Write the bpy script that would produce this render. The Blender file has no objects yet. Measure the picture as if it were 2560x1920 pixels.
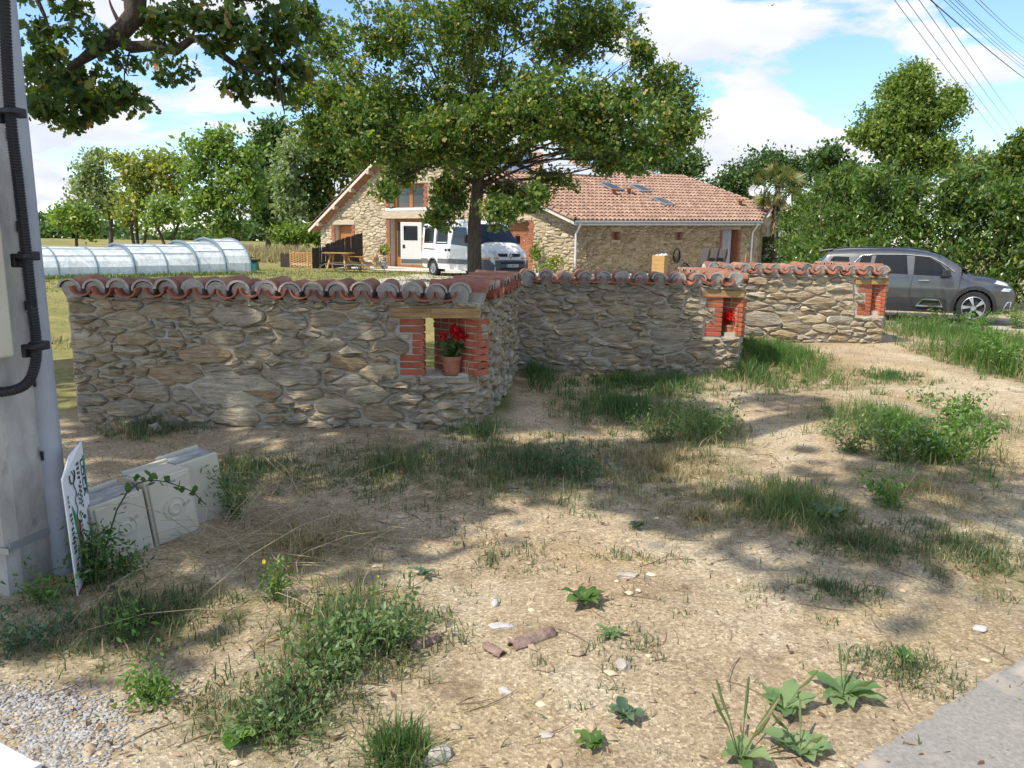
import bpy, bmesh, math, random
import numpy as np
from mathutils import Vector, Matrix, noise as mnoise

R = math.radians
rng = np.random.default_rng(7)
random.seed(7)
scene = bpy.context.scene
COL = scene.collection

# ------------------------------------------------------------------ camera
F, EYE, PITCH, ROLL = 1900.0, 1.65, 10.4, 0.8
cam_data = bpy.data.cameras.new("camera")
cam_data.sensor_width = 36.0
cam_data.lens = F / 2560 * 36
cam_data.clip_start = 0.05
cam_data.clip_end = 3000
cam = bpy.data.objects.new("camera", cam_data)
COL.objects.link(cam)
CM = Matrix.Translation((0, 0, EYE)) @ Matrix.Rotation(R(90 - PITCH), 4, 'X') @ Matrix.Rotation(R(ROLL), 4, 'Z')
cam.matrix_world = CM
scene.camera = cam

# ------------------------------------------------------------------ world + sun
SUN_TO = Vector((-0.66, -0.46, 1.0)).normalized()
SUN_EL = math.asin(SUN_TO.z)
world = bpy.data.worlds.new("World")
scene.world = world
world.use_nodes = True
wn, wl = world.node_tree.nodes, world.node_tree.links
wn.clear()
wout = wn.new('ShaderNodeOutputWorld')
wbg = wn.new('ShaderNodeBackground')
wbg.inputs['Strength'].default_value = 0.15
sky = wn.new('ShaderNodeTexSky')
sky.sky_type = 'NISHITA'
sky.sun_disc = False
sky.sun_elevation = SUN_EL
sky.sun_rotation = math.atan2(SUN_TO.x, SUN_TO.y)
sky.air_density = 1.0
sky.dust_density = 0.15
sky.ozone_density = 5.0
# broken cumulus: noise on a flat cloud deck above the viewer
tc = wn.new('ShaderNodeTexCoord')
sep = wn.new('ShaderNodeSeparateXYZ')
wl.new(tc.outputs['Generated'], sep.inputs[0])
zz = wn.new('ShaderNodeMath'); zz.operation = 'MAXIMUM'; zz.inputs[1].default_value = 0.0
wl.new(sep.outputs['Z'], zz.inputs[0])
zp = wn.new('ShaderNodeMath'); zp.operation = 'ADD'; zp.inputs[1].default_value = 0.22
wl.new(zz.outputs[0], zp.inputs[0])
dv = []
for k in 'XY':
    d = wn.new('ShaderNodeMath'); d.operation = 'DIVIDE'
    wl.new(sep.outputs[k], d.inputs[0]); wl.new(zp.outputs[0], d.inputs[1]); dv.append(d)
cmb = wn.new('ShaderNodeCombineXYZ')
wl.new(dv[0].outputs[0], cmb.inputs[0]); wl.new(dv[1].outputs[0], cmb.inputs[1])
wmap = wn.new('ShaderNodeMapping')
wmap.inputs['Location'].default_value = (1.35, 2.6, 0.4)
wl.new(cmb.outputs[0], wmap.inputs[0])
n1 = wn.new('ShaderNodeTexNoise'); n1.inputs['Scale'].default_value = 1.25; n1.inputs['Detail'].default_value = 9
n1.inputs['Roughness'].default_value = 0.58; n1.inputs['Distortion'].default_value = 0.25
wl.new(wmap.outputs[0], n1.inputs['Vector'])
cr = wn.new('ShaderNodeValToRGB')
cr.color_ramp.elements[0].position = 0.495; cr.color_ramp.elements[1].position = 0.54
wl.new(n1.outputs[0], cr.inputs[0])
n2 = wn.new('ShaderNodeTexNoise'); n2.inputs['Scale'].default_value = 2.6; n2.inputs['Detail'].default_value = 6
wl.new(wmap.outputs[0], n2.inputs['Vector'])
cc = wn.new('ShaderNodeValToRGB')
cc.color_ramp.elements[0].position = 0.32; cc.color_ramp.elements[0].color = (3.0, 3.25, 3.8, 1)
cc.color_ramp.elements[1].position = 0.6; cc.color_ramp.elements[1].color = (4.2, 4.25, 4.35, 1)
wl.new(n2.outputs[0], cc.inputs[0])
wmix = wn.new('ShaderNodeMixRGB')
wl.new(cr.outputs[0], wmix.inputs['Fac']); wl.new(sky.outputs[0], wmix.inputs[1]); wl.new(cc.outputs[0], wmix.inputs[2])
wl.new(wmix.outputs[0], wbg.inputs['Color']); wl.new(wbg.outputs[0], wout.inputs['Surface'])

sun_data = bpy.data.lights.new("sun", 'SUN')
sun_data.energy = 3.6
sun_data.angle = R(0.53)
sun_data.color = (1.0, 0.93, 0.82)
sun = bpy.data.objects.new("sun", sun_data)
COL.objects.link(sun)
sun.rotation_euler = (-SUN_TO).to_track_quat('-Z', 'Y').to_euler()

vs = scene.view_settings
vs.view_transform = 'Standard'; vs.look = 'None'; vs.exposure = 0.76; vs.gamma = 1.0; vs.use_curve_mapping = False
scene.render.engine = 'CYCLES'
scene.cycles.use_denoising = True
scene.cycles.max_bounces = 5
scene.cycles.diffuse_bounces = 2
scene.cycles.transparent_max_bounces = 12
scene.cycles.sample_clamp_indirect = 4.0

# ------------------------------------------------------------------ pixel -> place
CR3 = CM.to_3x3()
def ray(x, y):
    return CR3 @ Vector(((x - 1280) / F, (960 - y) / F, -1.0))
O = Vector((0, 0, EYE))
def at(x, y, Y):
    d = ray(x, y)
    return O + d * (Y / d.y)
def mpp(Y):                       # metres per photo pixel at depth Y
    return Y / (F * 1.0)
def on_plane(x, y, p, n):
    d = ray(x, y)
    return O + d * ((p - O).dot(n) / d.dot(n))
GY = [-60, 0, 6.5, 9.8, 12.4, 17, 26, 36, 60, 100, 170, 700]
GZ = [0, 0, .02, .05, .15, .2, .34, .4, .62, 1.1, 1.75, 2.0]
def gz(X, Y):
    b = np.interp(Y, GY, GZ)
    b = b - .19 * np.clip((X - 6.4) / 1.6, 0, 1) * np.clip((Y - 11) / 4, 0, 1) * np.clip((28 - Y) / 7, 0, 1)
    fade = np.clip((60 - np.abs(Y)) / 60, 0, 1)
    n = (np.sin(X * 2.1 + 1.3 * np.sin(Y * 1.1)) * np.cos(Y * 1.7 + .8 * np.sin(X * .9)) * .024
         + np.sin(X * 5.3 + 2 * np.sin(Y * 2.3)) * np.sin(Y * 4.7 + 1.1) * .013
         + np.sin(X * .6 + .4) * np.sin(Y * .5) * .02)
    return b + n * fade
def gp(X, Y, dz=0.0):
    return Vector((X, Y, float(gz(X, Y)) + dz))
def gnd(x, y):
    d = ray(x, y)
    t = -EYE / d.z if d.z < 0 else 50
    for _ in range(25):
        p = O + d * t
        t = (float(gz(p.x, p.y)) - EYE) / d.z if d.z < -1e-4 else 60
    return O + d * t

# ------------------------------------------------------------------ mesh helpers
class MB:
    def __init__(s): s.v = []; s.f = []; s.m = []
    def add(s, vs, fs, mi=0):
        b = len(s.v); s.v.extend([tuple(p) for p in vs])
        for f in fs: s.f.append(tuple(i + b for i in f)); s.m.append(mi)
        return s
    def box(s, c, size, rot=None, mi=0, taper=1.0):
        hx, hy, hz = size[0] / 2, size[1] / 2, size[2] / 2
        P = []
        for z in (-1, 1):
            k = taper if z > 0 else 1
            for a, b_ in ((-1, -1), (1, -1), (1, 1), (-1, 1)):
                p = Vector((a * hx * k, b_ * hy * k, z * hz))
                if rot is not None: p = rot @ p
                P.append(p + Vector(c))
        return s.add(P, [(3, 2, 1, 0), (4, 5, 6, 7), (0, 1, 5, 4), (1, 2, 6, 5), (2, 3, 7, 6), (3, 0, 4, 7)], mi)
    def prism(s, poly, z0, z1, mi=0):
        n = len(poly)
        P = [(p[0], p[1], z0) for p in poly] + [(p[0], p[1], z1) for p in poly]
        fs = [tuple(range(n))[::-1], tuple(range(n, 2 * n))] + [(i, (i + 1) % n, n + (i + 1) % n, n + i) for i in range(n)]
        return s.add(P, fs, mi)
    def slab(s, poly, off, mi=0):             # polygon in space, given thickness vector
        n = len(poly); off = Vector(off)
        P = [Vector(p) for p in poly] + [Vector(p) + off for p in poly]
        fs = [tuple(range(n))[::-1], tuple(range(n, 2 * n))] + [(i, (i + 1) % n, n + (i + 1) % n, n + i) for i in range(n)]
        return s.add(P, fs, mi)
    def tube(s, pts, rad, seg=8, mi=0, cap=True):
        pts = [Vector(p) for p in pts]; n = len(pts)
        if not hasattr(rad, '__len__'): rad = [rad] * n
        P = []; a = None
        for i, p in enumerate(pts):
            t = (pts[min(i + 1, n - 1)] - pts[max(i - 1, 0)])
            t = t.normalized() if t.length > 1e-9 else Vector((0, 0, 1))
            if a is None:
                a = t.orthogonal().normalized()
            else:
                a = (a - t * a.dot(t)); a = a.normalized() if a.length > 1e-6 else t.orthogonal().normalized()
            b = t.cross(a)
            for k in range(seg):
                th = 2 * math.pi * k / seg
                P.append(p + (a * math.cos(th) + b * math.sin(th)) * rad[i])
        fs = [(i * seg + k, i * seg + (k + 1) % seg, (i + 1) * seg + (k + 1) % seg, (i + 1) * seg + k)
              for i in range(n - 1) for k in range(seg)]
        if cap: fs += [tuple(range(seg))[::-1], tuple((n - 1) * seg + k for k in range(seg))]
        return s.add(P, fs, mi)
    def lathe(s, prof, seg=20, c=(0, 0, 0), rot=None, mi=0, close=False):
        P = []; n = len(prof)
        for r, z in prof:
            for k in range(seg):
                th = 2 * math.pi * k / seg
                p = Vector((r * math.cos(th), r * math.sin(th), z))
                if rot is not None: p = rot @ p
                P.append(p + Vector(c))
        fs = [(i * seg + k, i * seg + (k + 1) % seg, (i + 1) * seg + (k + 1) % seg, (i + 1) * seg + k)
              for i in range(n - 1) for k in range(seg)]
        if close: fs += [tuple(range(seg))[::-1], tuple((n - 1) * seg + k for k in range(seg))]
        return s.add(P, fs, mi)
    def build(s, name, mats, parent=None, smooth=False, bevel=0.0):
        me = bpy.data.meshes.new(name)
        me.from_pydata(s.v, [], s.f)
        if not isinstance(mats, (list, tuple)): mats = [mats]
        for m in mats: me.materials.append(m)
        if len(mats) > 1: me.polygons.foreach_set('material_index', s.m)
        if smooth:
            me.polygons.foreach_set('use_smooth', [True] * len(me.polygons))
            if smooth != 'all':
                me.set_sharp_from_angle(angle=R(38))
        o = link(name, me, parent)
        if bevel:
            b = o.modifiers.new('bevel', 'BEVEL'); b.width = bevel; b.segments = 2; b.limit_method = 'ANGLE'; b.angle_limit = R(40)
        return o

def link(name, me, parent=None):
    o = bpy.data.objects.new(name, me)
    COL.objects.link(o)
    if parent is not None: o.parent = parent
    return o
def npmesh(name, V, Fa, mat, parent=None, smooth=False, fac=None):
    """V (n,3) float array, Fa (m,k) int array of equal-size faces"""
    me = bpy.data.meshes.new(name)
    m, k = Fa.shape
    me.vertices.add(len(V)); me.vertices.foreach_set('co', np.ascontiguousarray(V, dtype=np.float32).ravel())
    me.loops.add(m * k); me.loops.foreach_set('vertex_index', np.ascontiguousarray(Fa, dtype=np.int32).ravel())
    me.polygons.add(m); me.polygons.foreach_set('loop_start', np.arange(0, m * k, k, dtype=np.int32))
    me.polygons.foreach_set('loop_total', np.full(m, k, dtype=np.int32))
    if smooth: me.polygons.foreach_set('use_smooth', np.ones(m, dtype=bool))
    me.update(calc_edges=True)
    me.materials.append(mat)
    return link(name, me, parent)
def tag(o, label=None, cat=None, group=None, kind=None):
    if label: o['label'] = label
    if cat: o['category'] = cat
    if group: o['group'] = group
    if kind: o['kind'] = kind
    return o
def thing(name, label, cat, loc=(0, 0, 0), rz=0.0, group=None):
    o = bpy.data.objects.new(name, None)
    COL.objects.link(o)
    o.empty_display_size = 0.1
    o.location = loc; o.rotation_euler = (0, 0, rz)
    return tag(o, label, cat, group)
def copy_tree(o, parent=None):
    c = o.copy(); COL.objects.link(c)
    if parent is not None: c.parent = parent
    for ch in list(o.children): copy_tree(ch, c)
    return c

# ------------------------------------------------------------------ materials
def new_mat(name):
    m = bpy.data.materials.new(name); m.use_nodes = True
    nt = m.node_tree; nt.nodes.clear()
    out = nt.nodes.new('ShaderNodeOutputMaterial')
    return m, nt, out
def N(nt, typ, **kw):
    n = nt.nodes.new(typ)
    for k, v in kw.items():
        if k in n.inputs: n.inputs[k].default_value = v
        else: setattr(n, k, v)
    return n
def ramp(nt, stops, fac=None):
    r = nt.nodes.new('ShaderNodeValToRGB')
    e = r.color_ramp.elements
    while len(e) < len(stops): e.new(0.5)
    for i, (p, c) in enumerate(stops):
        e[i].position = p; e[i].color = (c[0], c[1], c[2], 1)
    if fac is not None: nt.links.new(fac, r.inputs[0])
    return r
def coords(nt, mode, scale):
    if mode == 'pos':
        g = nt.nodes.new('ShaderNodeNewGeometry'); s = g.outputs['Position']
    else:
        g = nt.nodes.new('ShaderNodeTexCoord'); s = g.outputs['Object']
    mp = nt.nodes.new('ShaderNodeMapping'); mp.inputs['Scale'].default_value = scale
    nt.links.new(s, mp.inputs[0])
    return mp.outputs[0]
def rnd01(nt):
    oi = nt.nodes.new('ShaderNodeObjectInfo'); g = nt.nodes.new('ShaderNodeNewGeometry')
    a = nt.nodes.new('ShaderNodeMath'); a.operation = 'ADD'
    nt.links.new(oi.outputs['Random'], a.inputs[0]); nt.links.new(g.outputs['Random Per Island'], a.inputs[1])
    f = nt.nodes.new('ShaderNodeMath'); f.operation = 'FRACT'
    nt.links.new(a.outputs[0], f.inputs[0])
    return f.outputs[0]
def mix(nt, fac, a, b, typ='MIX'):
    m = nt.nodes.new('ShaderNodeMixRGB'); m.blend_type = typ
    for i, s in ((0, fac), (1, a), (2, b)):
        if hasattr(s, 'is_output'): nt.links.new(s, m.inputs[i])
        elif i == 0: m.inputs[0].default_value = s
        else: m.inputs[i].default_value = (s[0], s[1], s[2], 1)
    return m.outputs[0]
def surf(name, stops, scale=8, detail=6, rough=.8, bump=.3, bscale=None, mode='obj', stretch=(1, 1, 1), metal=0.0,
         vary=None, spots=None, spec=.3, bdist=.02, coat=0.0):
    """noise-coloured principled surface. vary: ramp stops driven by the piece's own random number (multiplied in)."""
    m, nt, out = new_mat(name)
    b = N(nt, 'ShaderNodeBsdfPrincipled', Roughness=rough, Metallic=metal)
    b.inputs['Specular IOR Level'].default_value = spec
    if coat: b.inputs['Coat Weight'].default_value = coat; b.inputs['Coat Roughness'].default_value = .04
    co = coords(nt, mode, stretch)
    n = N(nt, 'ShaderNodeTexNoise', Scale=scale, Detail=detail, Roughness=.62)
    nt.links.new(co, n.inputs['Vector'])
    c = ramp(nt, stops, n.outputs[0]).outputs[0]
    if spots:
        sc, thr, colr = spots
        n3 = N(nt, 'ShaderNodeTexNoise', Scale=sc, Detail=4)
        nt.links.new(co, n3.inputs['Vector'])
        f = ramp(nt, [(thr, (0, 0, 0)), (thr + .08, (1, 1, 1))], n3.outputs[0]).outputs[0]
        c = mix(nt, f, c, colr)
    if vary:
        c = mix(nt, 1.0, c, ramp(nt, vary, rnd01(nt)).outputs[0], 'MULTIPLY')
    nt.links.new(c, b.inputs['Base Color'])
    if bump:
        n2 = N(nt, 'ShaderNodeTexNoise', Scale=bscale or scale * 3, Detail=8, Roughness=.65)
        nt.links.new(co, n2.inputs['Vector'])
        bp = N(nt, 'ShaderNodeBump', Strength=bump, Distance=bdist)
        nt.links.new(n2.outputs[0], bp.inputs['Height']); nt.links.new(bp.outputs[0], b.inputs['Normal'])
    nt.links.new(b.outputs[0], out.inputs[0])
    return m
def plain(name, c, rough=.5, metal=0.0, spec=.4, coat=0.0, wear=.12):
    c2 = tuple(x * (1 - wear) for x in c); c3 = tuple(min(1, x * (1 + wear * .6)) for x in c)
    return surf(name, [(.3, c2), (.7, c3)], scale=6, rough=rough, bump=.04, bscale=60, metal=metal, spec=spec, coat=coat)
def leafmat(name, stops, trans=.4, tint=(1.5, 1.6, .6), rough=.45, spec=.35):
    m, nt, out = new_mat(name)
    c = ramp(nt, stops, rnd01(nt)).outputs[0]
    b = N(nt, 'ShaderNodeBsdfPrincipled', Roughness=rough); b.inputs['Specular IOR Level'].default_value = spec
    nt.links.new(c, b.inputs['Base Color'])
    t = N(nt, 'ShaderNodeBsdfTranslucent')
    nt.links.new(mix(nt, 1.0, c, tint, 'MULTIPLY'), t.inputs['Color'])
    ms = N(nt, 'ShaderNodeMixShader', Fac=trans)
    nt.links.new(b.outputs[0], ms.inputs[1]); nt.links.new(t.outputs[0], ms.inputs[2]); nt.links.new(ms.outputs[0], out.inputs[0])
    return m
def glassmat(name, c=(.03, .04, .045), rough=.03, alpha=1.0):
    m, nt, out = new_mat(name)
    b = N(nt, 'ShaderNodeBsdfPrincipled', Roughness=rough); b.inputs['Base Color'].default_value = (*c, 1)
    b.inputs['Specular IOR Level'].default_value = .7
    if alpha < 1:
        t = N(nt, 'ShaderNodeBsdfTransparent'); t.inputs[0].default_value = (.86, .93, .93, 1)
        ms = N(nt, 'ShaderNodeMixShader', Fac=alpha)
        nt.links.new(t.outputs[0], ms.inputs[1]); nt.links.new(b.outputs[0], ms.inputs[2]); nt.links.new(ms.outputs[0], out.inputs[0])
    else:
        nt.links.new(b.outputs[0], out.inputs[0])
    return m

M = {}
M['stone'] = None
def stone_mat(name, cols, bump=.9, lich=True):
    m, nt, out = new_mat(name)
    b = N(nt, 'ShaderNodeBsdfPrincipled', Roughness=.85); b.inputs['Specular IOR Level'].default_value = .25
    co = coords(nt, 'pos', (1, 1, 1))
    r = rnd01(nt)
    base = ramp(nt, cols, r).outputs[0]
    sh_ = N(nt, 'ShaderNodeVectorMath', operation='MULTIPLY_ADD'); sh_.inputs[1].default_value = (7.3, 3.1, 5.7)
    cb = N(nt, 'ShaderNodeCombineXYZ')
    for i_ in range(3): nt.links.new(r, cb.inputs[i_])
    nt.links.new(cb.outputs[0], sh_.inputs[0]); g_ = nt.nodes.new('ShaderNodeNewGeometry'); nt.links.new(g_.outputs['Position'], sh_.inputs[2])
    mp_ = N(nt, 'ShaderNodeMapping'); mp_.inputs['Scale'].default_value = (7, 7, 42); nt.links.new(sh_.outputs[0], mp_.inputs[0])
    rt = N(nt, 'ShaderNodeMath', operation='MULTIPLY_ADD'); rt.inputs[1].default_value = .7; rt.inputs[2].default_value = -.35; nt.links.new(r, rt.inputs[0])
    cy_ = N(nt, 'ShaderNodeCombineXYZ'); nt.links.new(rt.outputs[0], cy_.inputs[1]); nt.links.new(cy_.outputs[0], mp_.inputs['Rotation'])
    lay = mp_.outputs[0]
    n1 = N(nt, 'ShaderNodeTexNoise', Scale=1.0, Detail=7, Roughness=.65, Distortion=.6)
    nt.links.new(lay, n1.inputs['Vector'])
    sh = ramp(nt, [(.3, (.38, .36, .33)), (.46, (.88, .86, .83)), (.6, (1.05, 1.03, 1)), (.75, (1.4, 1.37, 1.3))], n1.outputs[0]).outputs[0]
    c = mix(nt, 1.0, base, sh, 'MULTIPLY')
    n2 = N(nt, 'ShaderNodeTexNoise', Scale=7, Detail=5); nt.links.new(co, n2.inputs['Vector'])
    c = mix(nt, ramp(nt, [(.5, (0, 0, 0)), (.68, (.55, .55, .55))], n2.outputs[0]).outputs[0], c, (.34, .24, .13))
    nt.links.new(c, b.inputs['Base Color'])
    n4 = N(nt, 'ShaderNodeTexNoise', Scale=40, Detail=6); nt.links.new(co, n4.inputs['Vector'])
    ad = N(nt, 'ShaderNodeMath', operation='MULTIPLY_ADD'); ad.inputs[1].default_value = .35
    nt.links.new(n4.outputs[0], ad.inputs[0]); nt.links.new(n1.outputs[0], ad.inputs[2])
    bp = N(nt, 'ShaderNodeBump', Strength=bump, Distance=.05)
    nt.links.new(ad.outputs[0], bp.inputs['Height']); nt.links.new(bp.outputs[0], b.inputs['Normal'])
    nt.links.new(b.outputs[0], out.inputs[0])
    return m
M['stone'] = stone_mat('schist', [(0, (.33, .275, .19)), (.2, (.5, .425, .3)), (.4, (.42, .375, .295)), (.6, (.58, .495, .345)), (.75, (.44, .32, .19)), (.9, (.62, .55, .42)), (1, (.3, .27, .22))])
M['house_stone'] = stone_mat('house_schist', [(0, (.4, .335, .225)), (.3, (.53, .46, .335)), (.6, (.6, .54, .41)), (.85, (.48, .405, .285)), (1, (.35, .28, .19))], bump=.5)
M['house_stone_side'] = stone_mat('house_schist_ochre', [(0, (.42, .32, .19)), (.35, (.6, .48, .3)), (.65, (.68, .57, .39)), (.85, (.5, .38, .22)), (1, (.3, .21, .12))], bump=.9)
M['mortar'] = surf('lime_mortar', [(.3, (.44, .385, .305)), (.7, (.57, .51, .42))], scale=14, rough=.95, bump=.7, bscale=60, mode='pos')
M['house_mortar'] = surf('ochre_mortar', [(.3, (.42, .33, .2)), (.7, (.58, .48, .32))], scale=8, rough=.95, bump=.6, bscale=30, mode='pos')
M['cap_mortar'] = surf('grey_cement', [(.3, (.33, .31, .275)), (.7, (.5, .475, .425))], scale=20, rough=.95, bump=.6, bscale=70, mode='pos')
M['tile'] = surf('canal_tile', [(.25, (.14, .075, .05)), (.5, (.3, .135, .085)), (.75, (.41, .23, .155))], scale=7, rough=.85, bump=.4, bscale=40, mode='pos',
                 vary=[(0, (.75, .72, .7)), (.4, (1, 1, 1)), (.7, (.95, .8, .72)), (1, (1.15, 1.2, 1.2))], spots=(16, .6, (.16, .13, .1)))
M['tile_in'] = surf('canal_tile_fresh', [(.25, (.22, .075, .045)), (.7, (.4, .15, .09))], scale=9, rough=.85, bump=.3, bscale=40, mode='pos',
                    vary=[(0, (.75, .72, .7)), (.5, (1, 1, 1)), (1, (1.1, 1.05, 1))])
M['brick'] = surf('red_brick', [(.3, (.33, .085, .04)), (.7, (.46, .14, .072))], scale=18, rough=.8, bump=.25, bscale=90, mode='pos',
                  vary=[(0, (.8, .8, .8)), (.5, (1, 1, 1)), (1, (1.12, 1.1, 1.1))], spots=(45, .68, (.55, .4, .3)))
M['house_brick'] = surf('weathered_brick', [(.3, (.27, .1, .055)), (.7, (.38, .16, .09))], scale=10, rough=.85, bump=.2, mode='pos', vary=[(0, (.75, .75, .75)), (.5, (1, 1, 1)), (1, (1.2, 1.15, 1.1))])
M['oak_beam'] = surf('oak_beam', [(.3, (.22, .12, .045)), (.55, (.4, .245, .1)), (.8, (.5, .34, .17))], scale=4, stretch=(1.2, 9, 9), rough=.75, bump=.35, bscale=10, mode='pos')
M['terracotta'] = surf('terracotta', [(.3, (.33, .12, .06)), (.7, (.45, .19, .11))], scale=14, rough=.8, bump=.15, mode='obj')
M['soil'] = surf('potting_soil', [(.3, (.02, .015, .01)), (.7, (.05, .035, .025))], scale=40, rough=1, bump=.8)
M['white'] = plain('white_paint', (.8, .8, .79), rough=.35, wear=.04)
M['wood'] = surf('pine_wood', [(.3, (.4, .23, .08)), (.7, (.58, .36, .15))], scale=5, stretch=(1, 6, 6), rough=.6, bump=.2)
M['wood_red'] = surf('joinery_wood', [(.3, (.3, .12, .035)), (.7, (.42, .19, .065))], scale=5, stretch=(4, 4, 1), rough=.45, bump=.1)
M['black'] = plain('black_plastic', (.018, .018, .02), rough=.5)
M['grey_metal'] = plain('zinc', (.42, .44, .46), rough=.45, metal=.6)
M['rubber'] = surf('rubber', [(.3, (.016, .016, .016)), (.7, (.035, .034, .032))], scale=20, rough=.85, bump=.1)
M['bark'] = surf('oak_bark', [(.3, (.05, .04, .03)), (.7, (.15, .125, .095))], scale=9, stretch=(3, 3, .6), rough=.95, bump=1.0, bscale=14, bdist=.06, mode='pos')
M['twig'] = surf('twig', [(.3, (.05, .04, .03)), (.7, (.12, .095, .07))], scale=9, rough=.95, bump=.3)

# ================================================================== GROUND, ROAD, PATHS
def ground_mat():
    m, nt, out = new_mat('ground_earth')
    b = N(nt, 'ShaderNodeBsdfPrincipled', Roughness=.97); b.inputs['Specular IOR Level'].default_value = .1
    co = coords(nt, 'pos', (1, 1, 1))
    def noise(s, d=6, r=.6):
        n = N(nt, 'ShaderNodeTexNoise', Scale=s, Detail=d, Roughness=r); nt.links.new(co, n.inputs['Vector']); return n.outputs[0]
    sand = ramp(nt, [(.3, (.32, .25, .165)), (.5, (.465, .38, .26)), (.7, (.56, .485, .36))], noise(1.1, 8, .65)).outputs[0]
    ochre = ramp(nt, [(.5, (0, 0, 0)), (.66, (.6, .6, .6))], noise(.75, 6)).outputs[0]
    sand = mix(nt, ochre, sand, (.47, .34, .17))
    earth = ramp(nt, [(.47, (0, 0, 0)), (.64, (.65, .65, .65))], noise(.42, 5, .6)).outputs[0]
    sand = mix(nt, earth, sand, (.36, .25, .16))
    # fine grit: cells a few mm to a cm
    v = N(nt, 'ShaderNodeTexVoronoi', Scale=95); nt.links.new(co, v.inputs['Vector'])
    g = N(nt, 'ShaderNodeSeparateColor'); nt.links.new(v.outputs['Color'], g.inputs[0])
    grit = ramp(nt, [(0, (.5, .48, .45)), (.45, (.95, .93, .9)), (.8, (1.15, 1.15, 1.12)), (1, (1.7, 1.7, 1.7))], g.outputs[0]).outputs[0]
    sand = mix(nt, .75, sand, grit, 'MULTIPLY')
    # dead leaves, straw and humus in drifts
    lit = ramp(nt, [(.53, (0, 0, 0)), (.66, (.7, .7, .7))], noise(2.6, 9, .72)).outputs[0]
    sand = mix(nt, lit, sand, ramp(nt, [(.35, (.11, .075, .045)), (.65, (.3, .21, .12))], noise(30, 5)).outputs[0])
    fo = N(nt, 'ShaderNodeAttribute', attribute_name='herb')
    hn = ramp(nt, [(.38, (0, 0, 0)), (.6, (1, 1, 1))], noise(5.5, 9, .75)).outputs[0]
    hf = mix(nt, 1.0, fo.outputs['Color'], hn, 'MULTIPLY')
    sand = mix(nt, hf, sand, ramp(nt, [(.3, (.07, .075, .03)), (.5, (.14, .13, .055)), (.7, (.28, .23, .11))], noise(38, 6)).outputs[0])
    # mown dry lawn
    lawn = ramp(nt, [(.28, (.1, .125, .035)), (.45, (.19, .185, .065)), (.58, (.28, .235, .1)), (.75, (.36, .28, .145))], noise(.28, 10, .72)).outputs[0]
    lawn = mix(nt, 1.0, lawn, ramp(nt, [(.3, (.7, .7, .65)), (.7, (1.25, 1.25, 1.2))], noise(9, 6, .7)).outputs[0], 'MULTIPLY')
    la = N(nt, 'ShaderNodeAttribute', attribute_name='lawn')
    c = mix(nt, la.outputs['Fac'], sand, lawn)
    nt.links.new(c, b.inputs['Base Color'])
    bh = N(nt, 'ShaderNodeMath', operation='MULTIPLY_ADD'); bh.inputs[1].default_value = .15
    nt.links.new(v.outputs['Distance'], bh.inputs[0]); nt.links.new(noise(22, 10, .75), bh.inputs[2])
    bp = N(nt, 'ShaderNodeBump', Strength=.75, Distance=.03)
    nt.links.new(bh.outputs[0], bp.inputs['Height']); nt.links.new(bp.outputs[0], b.inputs['Normal'])
    nt.links.new(b.outputs[0], out.inputs[0])
    return m
M['ground'] = ground_mat()

WALL_T = .42
# herb patches of the photograph: (x, y, half-width, half-height) in photo pixels -> ellipses on the ground
PATCH = [  # x, y, rx, ry, blades, height, mix key
    (1335, 945, 62, 40, 1500, .17, 'green'), (1560, 955, 130, 26, 1700, .12, 'green'), (1690, 965, 110, 34, 1600, .14, 'green'),
    (1960, 905, 130, 62, 5200, .2, 'lush'), (1870, 945, 70, 35, 1500, .2, 'green'), (2420, 850, 190, 55, 5200, .26, 'lush'), (2300, 835, 80, 30, 1500, .18, 'lush'),
    (2480, 920, 90, 50, 2200, .34, 'lush'), (1560, 1030, 170, 48, 3600, .15, 'green'), (1740, 1075, 110, 60, 1800, .2, 'pale'),
    (1340, 1180, 230, 85, 4200, .11, 'dull'), (2260, 1100, 150, 80, 2600, .22, 'lush'), (1960, 1270, 150, 62, 3000, .13, 'pale'),
    (2140, 1360, 130, 55, 1200, .08, 'dull'), (880, 1600, 210, 130, 1600, .13, 'dull'), (390, 1065, 110, 36, 1500, .13, 'dull'),
    (1190, 1070, 75, 40, 1500, .17, 'green'), (620, 1185, 240, 60, 1700, .09, 'dull'), (980, 1180, 250, 80, 2400, .1, 'dull'),
    (1650, 1180, 220, 80, 2400, .09, 'straw'), (2450, 1400, 170, 110, 1700, .07, 'dull'), (2470, 1060, 130, 60, 900, .09, 'dull'),
    (330, 1560, 330, 110, 2200, .08, 'dull'), (1000, 1885, 70, 45, 700, .1, 'green'), (690, 1790, 230, 110, 1500, .07, 'dull'),
    (760, 1390, 260, 110, 900, .09, 'straw'), (160, 860, 45, 150, 2600, .16, 'dull'), (2230, 945, 90, 22, 900, .1, 'green'),
    (2080, 1480, 200, 70, 500, .05, 'dull'), (2270, 1690, 120, 70, 500, .06, 'dull'), (1760, 1300, 160, 60, 800, .06, 'straw'),
    (1600, 1390, 140, 30, 160, .06, 'dull'), (1250, 1400, 260, 100, 350, .05, 'dull'), (1550, 1620, 280, 160, 260, .05, 'dull'), (2330, 1240, 180, 60, 900, .08, 'straw'),
]
def ell(x, y, rx, ry):
    c = gnd(x, y); a = gnd(x + rx, y); b0 = gnd(x, y - ry); b1 = gnd(x, y + ry)
    return c, (a - c).length, abs(b0.y - b1.y) / 2, (b0.y + b1.y) / 2
PE = [(*ell(*p[:4]), *p[4:]) for p in PATCH]

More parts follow.
